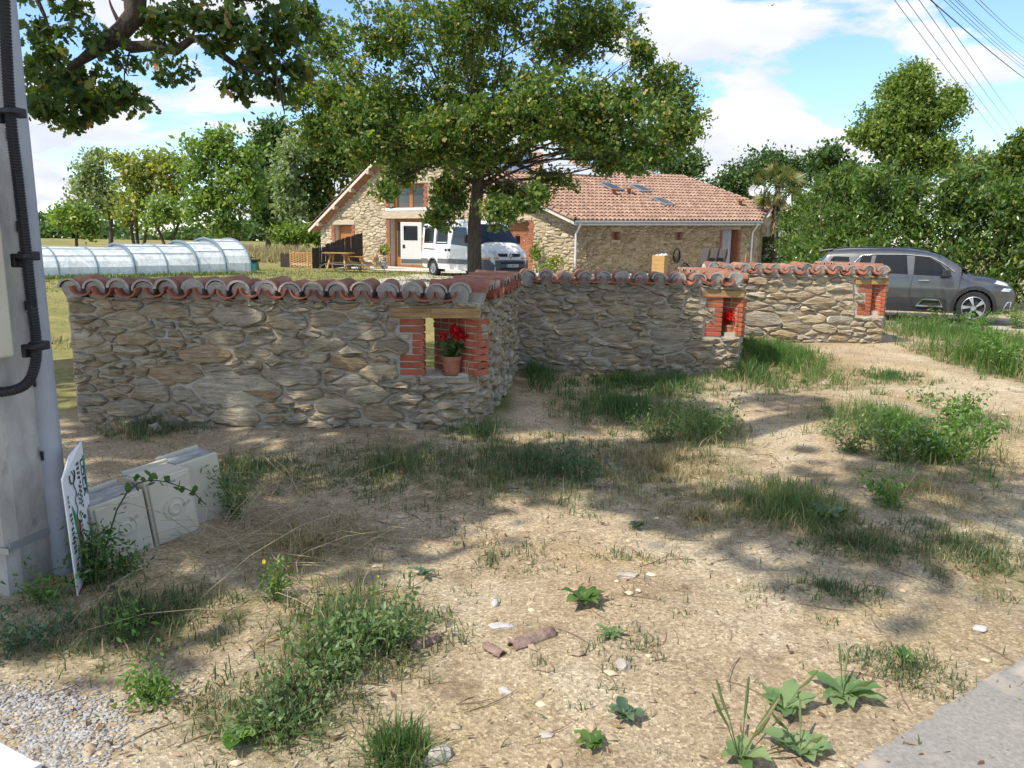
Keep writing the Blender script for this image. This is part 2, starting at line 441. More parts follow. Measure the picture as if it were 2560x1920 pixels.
def make_ground():
    n = 380
    u = np.linspace(-1, 1, n)
    xs = 4.2 * np.sinh(5.6 * u)
    ys = 5.0 + 4.2 * np.sinh(5.6 * u)
    X, Y = np.meshgrid(xs, ys)
    Z = gz(X, Y)
    V = np.stack([X.ravel(), Y.ravel(), Z.ravel()], 1)
    i = np.arange(n * n).reshape(n, n)
    Fa = np.stack([i[:-1, :-1].ravel(), i[:-1, 1:].ravel(), i[1:, 1:].ravel(), i[1:, :-1].ravel()], 1)
    o = npmesh('ground', V, Fa, M['ground'], smooth=True)
    x, y = V[:, 0], V[:, 1]
    edge = np.where(x < -.05, 6.85, np.where(x < 3.0, 10.0, np.where(x < 6.0, 12.6, 15.5)))
    lawn = np.clip((y - edge) / .5, 0, 1)
    lawn *= np.where((x > 5.6) & (y < 60), np.clip((y - 30) / 8, 0, 1), 1)
    lawn = np.maximum(lawn, np.clip((-4.1 - x) / .4, 0, 1) * np.clip((y - 5.2) / 1.2, 0, 1))
    at_ = o.data.attributes.new('lawn', 'FLOAT', 'POINT'); at_.data.foreach_set('value', lawn.astype(np.float32))
    herb = np.full(len(V), .12)
    for c, rx, ry, cy, nb, h, key in PE:
        d = ((x - c.x) / (rx * 1.15)) ** 2 + ((y - cy) / (ry * 1.15)) ** 2
        herb = np.maximum(herb, np.clip(1.4 - d, 0, 1) * min(1, nb / 1500))
    ca = o.data.attributes.new('herb', 'FLOAT_COLOR', 'POINT')
    ca.data.foreach_set('color', np.repeat(herb.astype(np.float32), 4))
    tag(o, 'sandy verge running into the dry mown lawn', None, kind='structure')
make_ground()

def sheet(name, poly, dz, mat, step=.25, ragged=0.0):
    """flat sheet following the ground, cut from a grid so that it drapes"""
    P = np.array([(p[0], p[1]) for p in poly])
    bm = bmesh.new()
    vs = []
    for i in range(len(P)):
        a, b = P[i], P[(i + 1) % len(P)]
        k = max(1, int(np.linalg.norm(b - a) / step))
        k = min(k, 60)
        for j in range(k):
            q = a + (b - a) * j / k
            q = q + (rng.random(2) - .5) * ragged
            vs.append(bm.verts.new((q[0], q[1], 0)))
    bm.faces.new(vs)
    bmesh.ops.triangulate(bm, faces=bm.faces[:])
    for _ in range(4):
        es = [e for e in bm.edges if e.calc_length() > max(step * 2, .08 * (e.verts[0].co + e.verts[1].co).length / 2)]
        if not es or len(bm.faces) > 30000: break
        bmesh.ops.subdivide_edges(bm, edges=es, cuts=1)
        bmesh.ops.triangulate(bm, faces=bm.faces[:])
    for v in bm.verts: v.co.z = float(gz(v.co.x, v.co.y)) + dz
    bm.normal_update()
    for f in bm.faces:
        if f.normal.z < 0: f.normal_flip()
    me = bpy.data.meshes.new(name); bm.to_mesh(me); bm.free()
    me.materials.append(mat)
    o = link(name, me)
    return tag(o, kind='structure')

M['asphalt'] = surf('asphalt', [(.3, (.2, .185, .165)), (.7, (.32, .3, .27))], scale=60, detail=8, rough=.9, bump=.5, bscale=180, mode='pos', spots=(3.5, .58, (.38, .335, .27)), bdist=.008)
M['drive'] = surf('pale_gravel', [(.3, (.38, .34, .27)), (.7, (.52, .47, .39))], scale=6, rough=.95, bump=.5, bscale=90, mode='pos')
M['terrace'] = surf('concrete_terrace', [(.3, (.46, .43, .38)), (.7, (.58, .55, .5))], scale=2, rough=.9, bump=.2, bscale=40, mode='pos')
M['grit'] = surf('limestone_chips', [(.3, (.36, .34, .31)), (.7, (.55, .53, .5))], scale=40, rough=.95, bump=.9, bscale=80, mode='pos')

e0, e1, e2, e3 = gnd(2150, 1918), gnd(2280, 1826), gnd(2435, 1722), gnd(2557, 1645)
road = sheet('road', [e0, e1, e2, e3, (9, 7.6), (30, 21), (40, 8), (30, -25), (-12, -14), (-3.2, -.6)], .012, M['asphalt'], ragged=.022, step=.04)
dr = sheet('driveway', [gnd(868, 716), gnd(930, 700), gnd(1000, 690), gnd(1060, 684), (-2.4, 32.0), (2.5, 32.6), (12.6, 36.6), (10.8, 28), (7.6, 21), (13.5, 17.6), (19, 15.4), (18, 14.4), (12.0, 15.9), (7.0, 16.6), (3.4, 13.2), (0.5, 11.0), (-.2, 14)], .006, M['drive'], ragged=.06, step=.6)

# ================================================================== RUBBLE STONEWORK (power diagram of scattered seeds)
def clip_half(poly, n, d):
    out = []
    m = len(poly)
    for i in range(m):
        a, b = poly[i], poly[(i + 1) % m]
        da = a[0] * n[0] + a[1] * n[1] - d; db = b[0] * n[0] + b[1] * n[1] - d
        if da <= 0: out.append(a)
        if (da < 0 < db) or (db < 0 < da):
            t = da / (da - db); out.append((a[0] + (b[0] - a[0]) * t, a[1] + (b[1] - a[1]) * t))
    return out
def area(p):
    return .5 * sum(p[i][0] * p[(i + 1) % len(p)][1] - p[(i + 1) % len(p)][0] * p[i][1] for i in range(len(p)))
def rubble(W, H, big, dens, an=2.5, blocks=(), seed=1, rmin=.045, rmax=.11, cuts=()):
    """cells of irregular stones filling W x H. big: (u, v, radius_u, radius_v). an: how much longer than high."""
    r = np.random.default_rng(seed)
    A = np.zeros((6000, 3)); n = 0
    for u, v, ru, rv in big: A[n] = (u / an, v, (ru / an + rv) / 2); n += 1
    fails = 0
    while fails < 600 and n < 6000:
        t = r.random() ** 1.7
        rad = rmin + (rmax - rmin) * t
        px, py = r.random() * W / an, r.random() * H
        B = A[:n]
        if n and (((B[:, 0] - px) ** 2 + (B[:, 1] - py) ** 2) < ((rad + B[:, 2]) * .93) ** 2).any(): fails += 1
        else: A[n] = (px, py, rad); n += 1; fails = 0
    A = A[:n]
    cells = []
    for i in range(len(A)):
        x, y, w = A[i]
        poly = [(0, 0), (W / an, 0), (W / an, H), (0, H)]
        d2 = (A[:, 0] - x) ** 2 + (A[:, 1] - y) ** 2
        for j in np.argsort(d2)[1:26]:
            qx, qy, qw = A[j]
            nx, ny = qx - x, qy - y
            D = (nx * nx + ny * ny + w * w - qw * qw) / 2 + nx * x + ny * y
            poly = clip_half(poly, (nx, ny), D)
            if len(poly) < 3: break
        if len(poly) < 3: continue
        poly = [(px * an, py) for px, py in poly]
        for (u0, v0, u1, v1) in blocks:
            us = [p[0] for p in poly]; vv = [p[1] for p in poly]
            if max(us) <= u0 or min(us) >= u1 or max(vv) <= v0 or min(vv) >= v1: continue
            c = [clip_half(poly, (1, 0), u0), clip_half(poly, (-1, 0), -u1), clip_half(poly, (0, 1), v0), clip_half(poly, (0, -1), -v1)]
            c = [q for q in c if len(q) > 2]
            poly = max(c, key=area) if c else []
            if len(poly) < 3: break
        for (hn, hd) in cuts:
            if len(poly) > 2: poly = clip_half(poly, hn, hd)
        if len(poly) > 2 and area(poly) > .0011: cells.append(poly)
    return cells
def stone_piece(poly, gap, proud, r, rough=.008, detail=True):
    """(verts in (u,v,d), faces) of a rounded stone filling a cell, standing proud of the joint"""
    cx = sum(p[0] for p in poly) / len(poly); cy = sum(p[1] for p in poly) / len(poly)
    def shrink(p, g):
        out = []
        for q in p:
            dx, dy = q[0] - cx, q[1] - cy; L = math.hypot(dx, dy) or 1
            k = max(.25, 1 - g / L)
            out.append((cx + dx * k, cy + dy * k))
        return out
    P = []
    m = len(poly)
    for i in range(m):                                   # one corner cut, then jitter
        a, b = poly[i], poly[(i + 1) % m]
        L = math.hypot(b[0] - a[0], b[1] - a[1])
        if L < .03 and m > 4: P.append(((a[0] + b[0]) / 2, (a[1] + b[1]) / 2)); continue
        for t in ((.2, .8) if (L < .16 or not detail) else (.14, .5, .86)):
            P.append((a[0] + (b[0] - a[0]) * t + r.normal(0, rough), a[1] + (b[1] - a[1]) * t + r.normal(0, rough)))
    n = len(P)
    o0 = shrink(P, gap * .35); o1 = shrink(P, gap); o2 = shrink(P, gap + (.02 if detail else .03))
    tilt = (r.normal(0, .07), r.normal(0, .1))
    V = [(x, y, -.03) for x, y in o0]
    V += [(x, y, proud * .55 + r.normal(0, .003)) for x, y in o1]
    V += [(x, y, proud + max(-.012, min(.014, (x - cx) * tilt[0] + (y - cy) * tilt[1])) + r.normal(0, .006)) for x, y in o2]
    fs = []
    for k in range(2):
        for i in range(n): fs.append((k * n + i, k * n + (i + 1) % n, (k + 1) * n + (i + 1) % n, (k + 1) * n + i))
    V.append((cx + r.normal(0, .01), cy + r.normal(0, .01), proud + .008 + r.normal(0, .006)))
    fs += [(2 * n + i, 2 * n + (i + 1) % n, 3 * n) for i in range(n)]
    return V, fs

# ------------------------------------------------------------------ zigzag garden wall
garden_wall = thing('garden_wall', 'low zigzag rubble stone garden wall capped with old curved red roof tiles', 'wall', (-3.86, 6.6, 0))
garden_wall['kind'] = 'thing'
GW = Vector((-3.86, 6.6, 0))
def face_map(o, u):
    """front face frame: point o (x,y), unit direction u along the face; outward normal to the right of travel"""
    o = Vector((o[0], o[1], 0)); u = Vector((u[0], u[1], 0)).normalized()
    n = Vector((u.y, -u.x, 0))
    return lambda a, v, d: o + u * a + n * d + Vector((0, 0, v)), u, n
SECT = {}
def section(key, name, label, A, B, z0, H, big, niche=None, seed=1, single=True, rmin=.025, rmax=.062, gap=.013, round_end=0, round_start=0):
    A = Vector((*A, 0)); B = Vector((*B, 0)); W = (B - A).length
    mp, u, n = face_map(A, B - A)
    blocks = []
    mb = MB()
    mp0 = mp; rv = niche[3] if niche else 9
    def bend(a):
        if round_end and a > W - round_end: return -((a - W + round_end) / round_end) ** 2 * .11
        if round_start and a < round_start: return -((round_start - a) / round_start) ** 2 * .11
        return 0.0
    def mps(a, v, d): return mp0(a, v, d + bend(a) * (1 if v < .52 else max(0.0, 1 - (v - .52) * 3)))
    def pl(a, d): q = mp(a, 0, d); return (q.x, q.y)
    if niche is None:
        mb.prism([pl(.41, 0), pl(W + .3, 0), pl(W + .3, -WALL_T), pl(.41, -WALL_T)], z0 - .2, z0 + H - .004)
        mb.prism([pl(.05 * k, bend(.05 * k)) for k in range(9)] + [pl(.41, -.05), pl(.41, -.2), pl(0, -.2)], z0 - .2, z0 + .52)
        mb.prism([pl(0, 0), pl(.41, 0), pl(.41, -.05), pl(0, -.05)], z0 + .52, z0 + H - .006)
    else:
        ub, uj, ur, vb, vt = niche                       # brick start, jamb edge, right inner corner, sill height, lintel underside
        dl = .40                                         # how far the slot drifts left across the wall
        mb.prism([pl(0, 0), pl(ub + .11, 0), pl(uj - .015, -.012), pl(uj - dl, -WALL_T), pl(0, -WALL_T)], z0 - .2, z0 + H)
        mb.prism([pl(uj - .02, -.02)] + [pl(W - .4 + .05 * k, bend(W - .4 + .05 * k) - .002) for k in range(9)] + [pl(W, -WALL_T), pl(uj - dl - .02, -WALL_T)], z0 - .2, z0 + vb - .003)
        mb.prism([pl(uj - .02, -.02), pl(W, 0), pl(W, -WALL_T), pl(uj - dl - .02, -WALL_T)], z0 + vt + .075, z0 + H - .002)
        mb.prism([pl(ur - .016, -.028), pl(W - .004, -.012), pl(W - .004, -WALL_T + .01), pl(ur - .38, -WALL_T + .01)], z0 + vb, z0 + vt + .08)
        dz_ = (vt - vb) / 8
        blocks = [(uj - .125, vb - .01, W + .1, vt + .01), (ub - .015, vb - .01, W + .1, vb + 3 * dz_ + .005), (ub - .015, vt - 2 * dz_ - .005, W + .1, vt + .01), (ub - .08, vt - .005, W + .1, vt + .10)]
    core = mb.build(name, M['mortar'], garden_wall); core.location = -GW
    tag(core, label)
    cells = rubble(W, H, big, 1, blocks=blocks, seed=seed, rmin=rmin, rmax=rmax)
    r = np.random.default_rng(seed + 50)
    tot = MB()
    for c in cells:
        V, fs = stone_piece(c, gap, r.uniform(.018, .058), r)
        V3 = [mps(*v) + Vector((0, 0, z0)) for v in V]
        if single:
            cx = sum((v for v in V3), Vector()) / len(V3)
            mb = MB().add([v - cx for v in V3], fs)
            o = mb.build('stone', M['stone'], core, smooth=True); o.location = cx
        else:
            tot.add(V3, fs)
    if not single:
        tag(tot.build('small_stones', M['stone'], core, smooth=True), kind='stuff')
    SECT[key] = (core, mp, W, u, n, z0, H)
    return core
# big stones of the nearest stretch, from the photograph (u, v, half length, half height)
def w1(px, py, hw, hh):
    q = at(px, py, 6.6); return (q.x + 3.86, q.z, hw * 6.6 / 1880, hh * 6.6 / 1880)
big1 = [w1(*b) for b in [(595, 972, 98, 52), (730, 938, 76, 30), (600, 790, 64, 28), (722, 802, 64, 20), (815, 798, 55, 24), (905, 828, 70, 22), (440, 935, 66, 30), (660, 850, 36, 24),
                         (710, 860, 40, 24), (515, 885, 42, 36), (565, 845, 36, 26), (985, 870, 48, 28), (868, 905, 38, 24), (960, 930, 42, 26), (210, 848, 32, 30), (330, 878, 52, 16), (315, 800, 60, 14),
                         (420, 775, 68, 18), (205, 770, 34, 18), (340, 848, 60, 14), (815, 860, 38, 22), (960, 1035, 60, 20), (840, 1010, 58, 24), (920, 985, 44, 28), (765, 985, 44, 20),
                         (385, 985, 36, 30), (460, 985, 40, 20), (590, 1040, 70, 18), (225, 1000, 30, 26), (230, 1045, 32, 16), (325, 1020, 76, 16), (700, 905, 44, 14), (690, 1080, 60, 16)]]
section('w1', 'wall_section', 'nearest stretch of the wall, in tree shade', (-3.86, 6.6), (-.30, 6.6), 0.0, 1.15, big1, niche=(2.87, 3.09, 3.515, .50, 1.005), seed=3, round_end=.36)
section('r1', 'wall_return', 'stretch of the wall running back beside the nearest niche', (-.285, 6.62), (.04, 9.6), 0.0, 1.15, [], seed=5, single=False, rmin=.028, rmax=.065, round_start=.36)
def w2(px, py, hw, hh):
    q = at(px, py, 9.75); return (q.x - .02, q.z - .05, hw * 9.75 / 1890, hh * 9.75 / 1890)
big2 = [w2(*b) for b in [(1440, 822, 48, 26), (1545, 838, 44, 20), (1678, 838, 48, 24), (1440, 748, 26, 15), (1610, 745, 34, 16), (1530, 742, 36, 10), (1660, 782, 46, 16), (1555, 778, 40, 14),
                         (1470, 775, 28, 16), (1390, 795, 30, 12), (1440, 875, 42, 14), (1510, 880, 32, 16), (1560, 900, 40, 16), (1490, 903, 36, 12), (1665, 872, 40, 12), (1700, 895, 42, 12), (1600, 855, 25, 12), (1330, 860, 30, 8), (1600, 925, 36, 12), (1745, 885, 26, 16)]]
section('w2', 'wall_section', 'middle stretch of the wall with the second niche', (.02, 9.75), (2.93, 9.75), .05, 1.12, big2, niche=(2.45, 2.665, 2.865, .47, .965), seed=8, rmin=.026, rmax=.06)
section('r2', 'wall_return', 'stretch of the wall behind the second niche', (2.935, 9.77), (3.06, 12.2), .05, 1.12, [], seed=9, single=False)
def w3(px, py, hw, hh):
    q = at(px, py, 12.35); return (q.x - 3.0, q.z - .15, hw * 12.35 / 1900, hh * 12.35 / 1900)
big3 = [w3(*b) for b in [(1905, 797, 44, 24), (2045, 757, 28, 20), (2000, 740, 22, 16), (1990, 820, 30, 16), (1960, 790, 22, 16), (2030, 795, 20, 14), (1920, 722, 24, 10), (2100, 720, 30, 18), (2120, 762, 28, 9),
                         (2060, 822, 26, 12), (2095, 845, 30, 10), (1940, 740, 20, 10), (2100, 800, 30, 12), (1960, 835, 40, 8)]]
section('w3', 'wall_section', 'sunlit far stretch of the wall with the third niche', (3.0, 12.35), (6.02, 12.35), .15, 1.09, big3, niche=(2.57, 2.79, 2.955, .45, .94), seed=12, rmin=.032, rmax=.07)
section('r3', 'wall_return', 'stretch of the wall behind the third niche', (6.025, 12.37), (6.3, 15.2), .15, 1.09, [], seed=13, single=False)
# a rough outer end for the nearest section
core, mp, W, u, n, z0, H = SECT['w1']

# --- bricks of the niches
def brick_mesh(name, L, Wd, Ht):
    mb = MB().box((0, 0, 0), (L, Wd, Ht))
    o = mb.build(name, M['brick'])
    me = o.data
    bm = bmesh.new(); bm.from_mesh(me)
    bmesh.ops.bevel(bm, geom=bm.edges[:], offset=.004, segments=1, affect='EDGES')
    bm.to_mesh(me); bm.free()
    bpy.data.objects.remove(o)
    return me
BR = {k: brick_mesh('brick', k, .105, .051) for k in (.215, .105, .16)}
LINT = {}
for key, (ub, uj, ur, vb, vt) in (('w1', (2.87, 3.09, 3.515, .50, 1.005)), ('w2', (2.45, 2.665, 2.865, .47, .965)), ('w3', (2.57, 2.79, 2.955, .45, .94))):
    core, mp, W, u, n, z0, H = SECT[key]
    ang = math.atan2(u.y, u.x)
    def put(L, a, d, z, turn=0.0, side=0.0):
        o = bpy.data.objects.new('brick', BR[L]); COL.objects.link(o); o.parent = core
        p = mp(a, z0 + z, d); o.location = p
        o.rotation_euler = (rng.normal(0, .006), rng.normal(0, .006), ang + turn + rng.normal(0, .008))
    nrow = 8; dz = (vt - vb - .0) / nrow
    diag = math.atan2(WALL_T, -.40)                      # slot direction: back and to the left
    dv = (math.cos(diag), math.sin(diag))
    for k in range(nrow):
        z = vb + dz * (k + .5)
        longer = k in (0, 1, 2, 6, 7)
        if longer: put(.215, uj - .1075, -.045, z)
        else: put(.105, uj - .0525, -.045, z)
        # second brick deeper along the left side of the slot
        for q in (.21, .43): put(.215, uj + dv[0] * q - .724 * .055, -(dv[1] * q - .69 * .055), z, turn=diag)
        # right side: face of the slot, then the outer corner return
        off = 0
        seq = (.215, .215, .105) if k in (2, 3, 4) else (.105, .105, .105, .105, .105) if k in (6, 7) else (.105, .215, .215)
        s = .0
        for L in seq:
            c = s + L / 2
            put(L, ur + dv[0] * c + .724 * .055, -(dv[1] * c + .69 * .055), z, turn=diag)
            s += L + .012
        put(.16, ur + .05, -.078, z, turn=R(58))
    # oak lintel: sawn beam, slightly skewed
    lb = MB()
    a0, a1 = ub - .07, W + .015
    Zs = vt + .006
    for (x0, x1, h0, h1) in ((a0, a0 + (a1 - a0) * .45, .082, .088), (a0 + (a1 - a0) * .45, a1, .088, .092)):
        P = [mp(x0, z0 + Zs, .035), mp(x1, z0 + Zs + .006, .03), mp(x1, z0 + Zs + .006, -.40), mp(x0, z0 + Zs, -.40)]
        Q = [mp(x0, z0 + Zs + h0, .028), mp(x1, z0 + Zs + h1, .024), mp(x1, z0 + Zs + h1, -.40), mp(x0, z0 + Zs + h0, -.40)]
        lb.add(P + Q, [(3, 2, 1, 0), (4, 5, 6, 7), (0, 1, 5, 4), (1, 2, 6, 5), (2, 3, 7, 6), (3, 0, 4, 7)])
    lb.build('lintel', M['oak_beam'], core, bevel=.006)

# --- roof-tile capping
def tile_mesh(name, up, r0=.098, r1=.078, L=.5, th=.015, mats=None):
    seg = 9; mb = MB()
    P = []
    for j, (rr, y) in enumerate(((r0, 0.0), ((r0 + r1) / 2, L / 2), (r1, L))):
        for ri in (rr, rr - th):
            for k in range(seg + 1):
                th_ = math.pi * (k / seg) * 1.02 - .03
                P.append((ri * math.cos(th_), y, ri * math.sin(th_) * .85 * (1 if up else -1)))
    s = seg + 1
    fs = []; mi = []
    def idx(j, layer, k): return j * 2 * s + layer * s + k
    for j in range(2):
        for k in range(seg):
            fs.append((idx(j, 0, k), idx(j, 0, k + 1), idx(j + 1, 0, k + 1), idx(j + 1, 0, k))); mi.append(0)
            fs.append((idx(j, 1, k + 1), idx(j, 1, k), idx(j + 1, 1, k), idx(j + 1, 1, k + 1))); mi.append(0)
        for k in (0, seg):
            fs.append((idx(j, 0, k), idx(j + 1, 0, k), idx(j + 1, 1, k), idx(j, 1, k))); mi.append(0)
    for k in range(seg):
        fs.append((idx(0, 0, k + 1), idx(0, 0, k), idx(0, 1, k), idx(0, 1, k + 1))); mi.append(1)
        fs.append((idx(2, 0, k), idx(2, 0, k + 1), idx(2, 1, k + 1), idx(2, 1, k))); mi.append(1)
    me = bpy.data.meshes.new(name); me.from_pydata(P, [], fs)
    for m in mats: me.materials.append(m)
    me.polygons.foreach_set('material_index', mi)
    me.polygons.foreach_set('use_smooth', [True] * len(fs)); me.set_sharp_from_angle(angle=R(50))
    bm = bmesh.new(); bm.from_mesh(me); bmesh.ops.recalc_face_normals(bm, faces=bm.faces[:]); bm.to_mesh(me); bm.free()
    return me
T_COV = [tile_mesh('cover_tile', True, th=.018 + .004 * (i % 3), L=.52, mats=[M['tile'], M['cap_mortar']]) for i in range(3)]
T_CHN = [tile_mesh('channel_tile', False, r0=.092, r1=.082, L=.56, mats=[M['tile_in'], M['tile_in']]) for i in range(1)]
def cap(key, a0, a1, pitch, back=False, zj=.0):
    core, mp, W, u, n, z0, H = SECT[key]
    ang = math.atan2(u.y, u.x)
    cnt = max(2, int(round((a1 - a0) / pitch)))
    plug = MB()
    for i in range(cnt + 1):
        a = a0 + (a1 - a0) * i / cnt
        z = z0 + H + .085 + rng.normal(0, .006)
        o = bpy.data.objects.new('cover_tile', T_COV[i % 3]); COL.objects.link(o); o.parent = core
        o.location = mp(a + rng.normal(0, .008), z, .055 + rng.normal(0, .012))
        o.rotation_euler = (R(2.5) + rng.normal(0, .02), rng.normal(0, .05), ang + rng.normal(0, .05))
        o.scale = (1.02, 1, 1 + rng.normal(0, .05))
        # cement bedding under the cover tile
        P = []
        for k in range(7):
            th_ = math.pi * k / 6
            P.append(mp(a + .082 * math.cos(th_), z - .012 + .074 * math.sin(th_), .04 + .008 * math.sin(th_)))
        P += [mp(a - .06, z0 + H - .02, .0), mp(a + .06, z0 + H - .02, .0)]
        plug.slab(P, -n * .44)
        if i < cnt:
            am = a + (a1 - a0) / cnt / 2
            o = bpy.data.objects.new('channel_tile', T_CHN[0]); COL.objects.link(o); o.parent = core
            o.location = mp(am + rng.normal(0, .008), z0 + H + .088 + rng.normal(0, .005), .105 + rng.normal(0, .015))
            o.rotation_euler = (R(2.5) + rng.normal(0, .025), rng.normal(0, .06), ang + rng.normal(0, .05))
    tag(plug.build('cement_bedding', M['cap_mortar'], core), kind='stuff')
cap('w1', .06, 3.40, .209)
cap('r1', .12, 2.72, .2)
cap('w2', .16, 2.80, .24)
cap('r2', .2, 2.2, .24)
cap('w3', .2, 2.93, .245)
cap('r3', .2, 2.5, .24)

# ================================================================== HOUSE
hC = at(1437, 620, 33.6); hL = at(803, 610, 42.3); hR = at(1888, 610, 38.8)
for q in (hC, hL, hR): q.z = 0
gu = (hC - hL).normalized(); gn = Vector((gu.y, -gu.x, 0))
su = (hR - hC).normalized(); sn = Vector((su.y, -su.x, 0))
GWID, SWID = (hC - hL).length, (hR - hC).length
Z0 = .36                                                     # ground level at the house
house = thing('stone_house', 'long stone house with tiled roof and timber glazed gable behind the oak', 'house', (hC.x, hC.y, Z0))
HO = Vector(house.location)
def HB(mb, name, mats, parent=None, **k):
    o = mb.build(name, mats, parent or house, **k)
    if parent is None: o.location = -HO
    return o
def G(x, y):                                                 # photo pixel -> (u, z) on the gable face
    p = on_plane(x, y, hC, gn); return (p - hL).dot(gu), p.z
def S(x, y):
    p = on_plane(x, y, hC, sn); return (p - hC).dot(su), p.z
def gpt(u, z, d=0.0): return hL + gu * u + gn * d + Vector((0, 0, z))
def spt(u, z, d=0.0): return hC + su * u + sn * d + Vector((0, 0, z))
apex = G(1008, 346); eL = G(803, 556); eC = (GWID, G(1436, 556)[1])
zR = S(1885, 556)[1]
def roofz(u):
    return eL[1] + (apex[1] - eL[1]) * (u - 0) / apex[0] if u < apex[0] else apex[1] + (eC[1] - apex[1]) * (u - apex[0]) / (GWID - apex[0])
def rect(fn, x0, y0, x1, y1):
    a = fn(x0, y0); b = fn(x1, y1); return (a[0], b[1], b[0], a[1])          # u0, z0, u1, z1
OPN = {'upper': rect(G, 972, 457, 1062, 521), 'door': rect(G, 975, 546, 1066, 666), 'small': rect(G, 837, 562, 882, 604), 'garage': rect(G, 1205, 551, 1322, 690)}
OPN['door'] = (OPN['door'][0], Z0 + .04, OPN['door'][2], OPN['door'][3]); OPN['garage'] = (OPN['garage'][0], Z0 + .04, OPN['garage'][2], OPN['garage'][3])
def wall_with_holes(mb, W, top, holes, pt, th, breaks=()):
    us = sorted(set([0, W] + [h[0] for h in holes] + [h[2] for h in holes] + list(breaks)))
    for a, b in zip(us, us[1:]):
        hs = sorted([(h[1], h[3]) for h in holes if h[0] <= a + 1e-6 and h[2] >= b - 1e-6])
        z = Z0 - .3
        for h0, h1 in hs:
            if h0 > z + .01: mb.slab([pt(a, z), pt(b, z), pt(b, h0), pt(a, h0)], pt(0, 0, -th) - pt(0, 0, 0))
            z = h1
        mb.slab([pt(a, z), pt(b, z), pt(b, top(b)), pt(a, top(a))], pt(0, 0, -th) - pt(0, 0, 0))
def stonework(parent, W, H, blocks, cuts, pt, mat, seed, n_single, rmin, rmax, an):
    cells = rubble(W, H, [], 1, an=an, blocks=blocks, seed=seed, rmin=rmin, rmax=rmax, cuts=cuts)
    cells.sort(key=area, reverse=True)
    r = np.random.default_rng(seed)
    tot = MB()
    for k, c in enumerate(cells):
        V, fs = stone_piece(c, .018, r.uniform(.015, .06), r, rough=.014, detail=False)
        V3 = [pt(v[0], v[1] + Z0, v[2]) for v in V]
        if k < n_single:
            cx = sum(V3, Vector()) / len(V3)
            o = MB().add([v - cx for v in V3], fs).build('stone', mat, parent, smooth=True); o.location = cx
        else: tot.add(V3, fs)
    tag(tot.build('small_stones', mat, parent, smooth=True), kind='stuff')
gm = MB(); wall_with_holes(gm, GWID, roofz, list(OPN.values()), gpt, .5, (apex[0],))
gwall = HB(gm, 'gable_wall', M['house_mortar'])
def hp(u0, z0, u1, z1):                                      # half-plane: keep below the line
    nx, ny = -(z1 - z0), (u1 - u0); L = math.hypot(nx, ny); nx /= L; ny /= L
    return ((nx, ny), nx * u0 + ny * (z0 - Z0) - .02)
blk = [(o[0] - .2, o[1] - Z0 - .1, o[2] + .2, o[3] - Z0 + .32) for o in OPN.values()]
stonework(gwall, GWID, apex[1] - Z0, blk, [hp(0, eL[1], *apex), hp(*apex, *eC)], gpt, M['house_stone'], 21, 150, .05, .1, 2.3)
sm = MB(); DOORS = rect(S, 1806, 573, 1840, 690); DOORS = (DOORS[0], Z0 + .03, DOORS[2], DOORS[3])
SLIT = [rect(S, 1535, 579, 1545, 600), rect(S, 1693, 580, 1701, 600)]
def stop(u): return eC[1] + (zR - eC[1]) * u / SWID
wall_with_holes(sm, SWID, stop, [DOORS] + SLIT, spt, .5)
# the far end, receding
hB = hR + Vector((.42, .9, 0)) * 9
sm.slab([hR + Vector((0, 0, Z0 - .3)), hB + Vector((0, 0, Z0 - .3)), hB + Vector((0, 0, zR + .9)), hR + Vector((0, 0, zR))], (-.3, .12, 0))
swall = HB(sm, 'side_wall', M['house_mortar'])
blk = [(o[0] - .13, o[1] - Z0 - .12, o[2] + .13, o[3] - Z0 + .16) for o in [DOORS] + SLIT]
stonework(swall, SWID, max(eC[1], zR) - Z0 - .02, blk, [hp(0, eC[1], SWID, zR)], spt, M['house_stone_side'], 22, 130, .045, .1, 1.7)
er = MB()
stw = (hB - hR).length; eu = (hB - hR).normalized(); en = Vector((eu.y, -eu.x, 0))
cells = rubble(4.0, zR - Z0, [], 1, an=1.7, seed=31, rmin=.06, rmax=.11)
rr_ = np.random.default_rng(5)
for c in cells:
    V, fs = stone_piece(c, .012, .03, rr_, detail=False)
    er.add([hR + eu * v[0] + en * v[2] + Vector((0, 0, v[1] + Z0)) for v in V], fs)
tag(er.build('end_stones', M['house_stone_side'], swall, smooth=True), kind='stuff')

def gbox(mb, u0, u1, z0, z1, d0, d1, pt=gpt, mi=0):
    P = [pt(u, z, d) for d in (d0, d1) for (u, z) in ((u0, z0), (u1, z0), (u1, z1), (u0, z1))]
    mb.add(P, [(0, 1, 2, 3), (7, 6, 5, 4), (0, 4, 5, 1), (1, 5, 6, 2), (2, 6, 7, 3), (3, 7, 4, 0)], mi)
M['plaster'] = surf('plaster', [(.3, (.6, .54, .45)), (.7, (.72, .66, .56))], scale=4, rough=.9, bump=.1)
M['old_beam'] = surf('weathered_beam', [(.3, (.36, .29, .2)), (.7, (.56, .48, .37))], scale=3, stretch=(1, 1, 6), rough=.85, bump=.4, mode='pos')
M['glass'] = glassmat('window_glass', (.05, .055, .05), .04)
def quoin(name, u0, u1, z0, z1, pt, par):
    mb = MB(); z = z0; k = 0
    while z < z1 - .03:
        w = .0 if k % 4 < 2 else .07
        gbox(mb, u0 - w, u1, z, min(z + .054, z1), -.03, .03, pt); z += .066; k += 1
    tag(mb.build(name, M['house_brick'], par), kind='stuff')
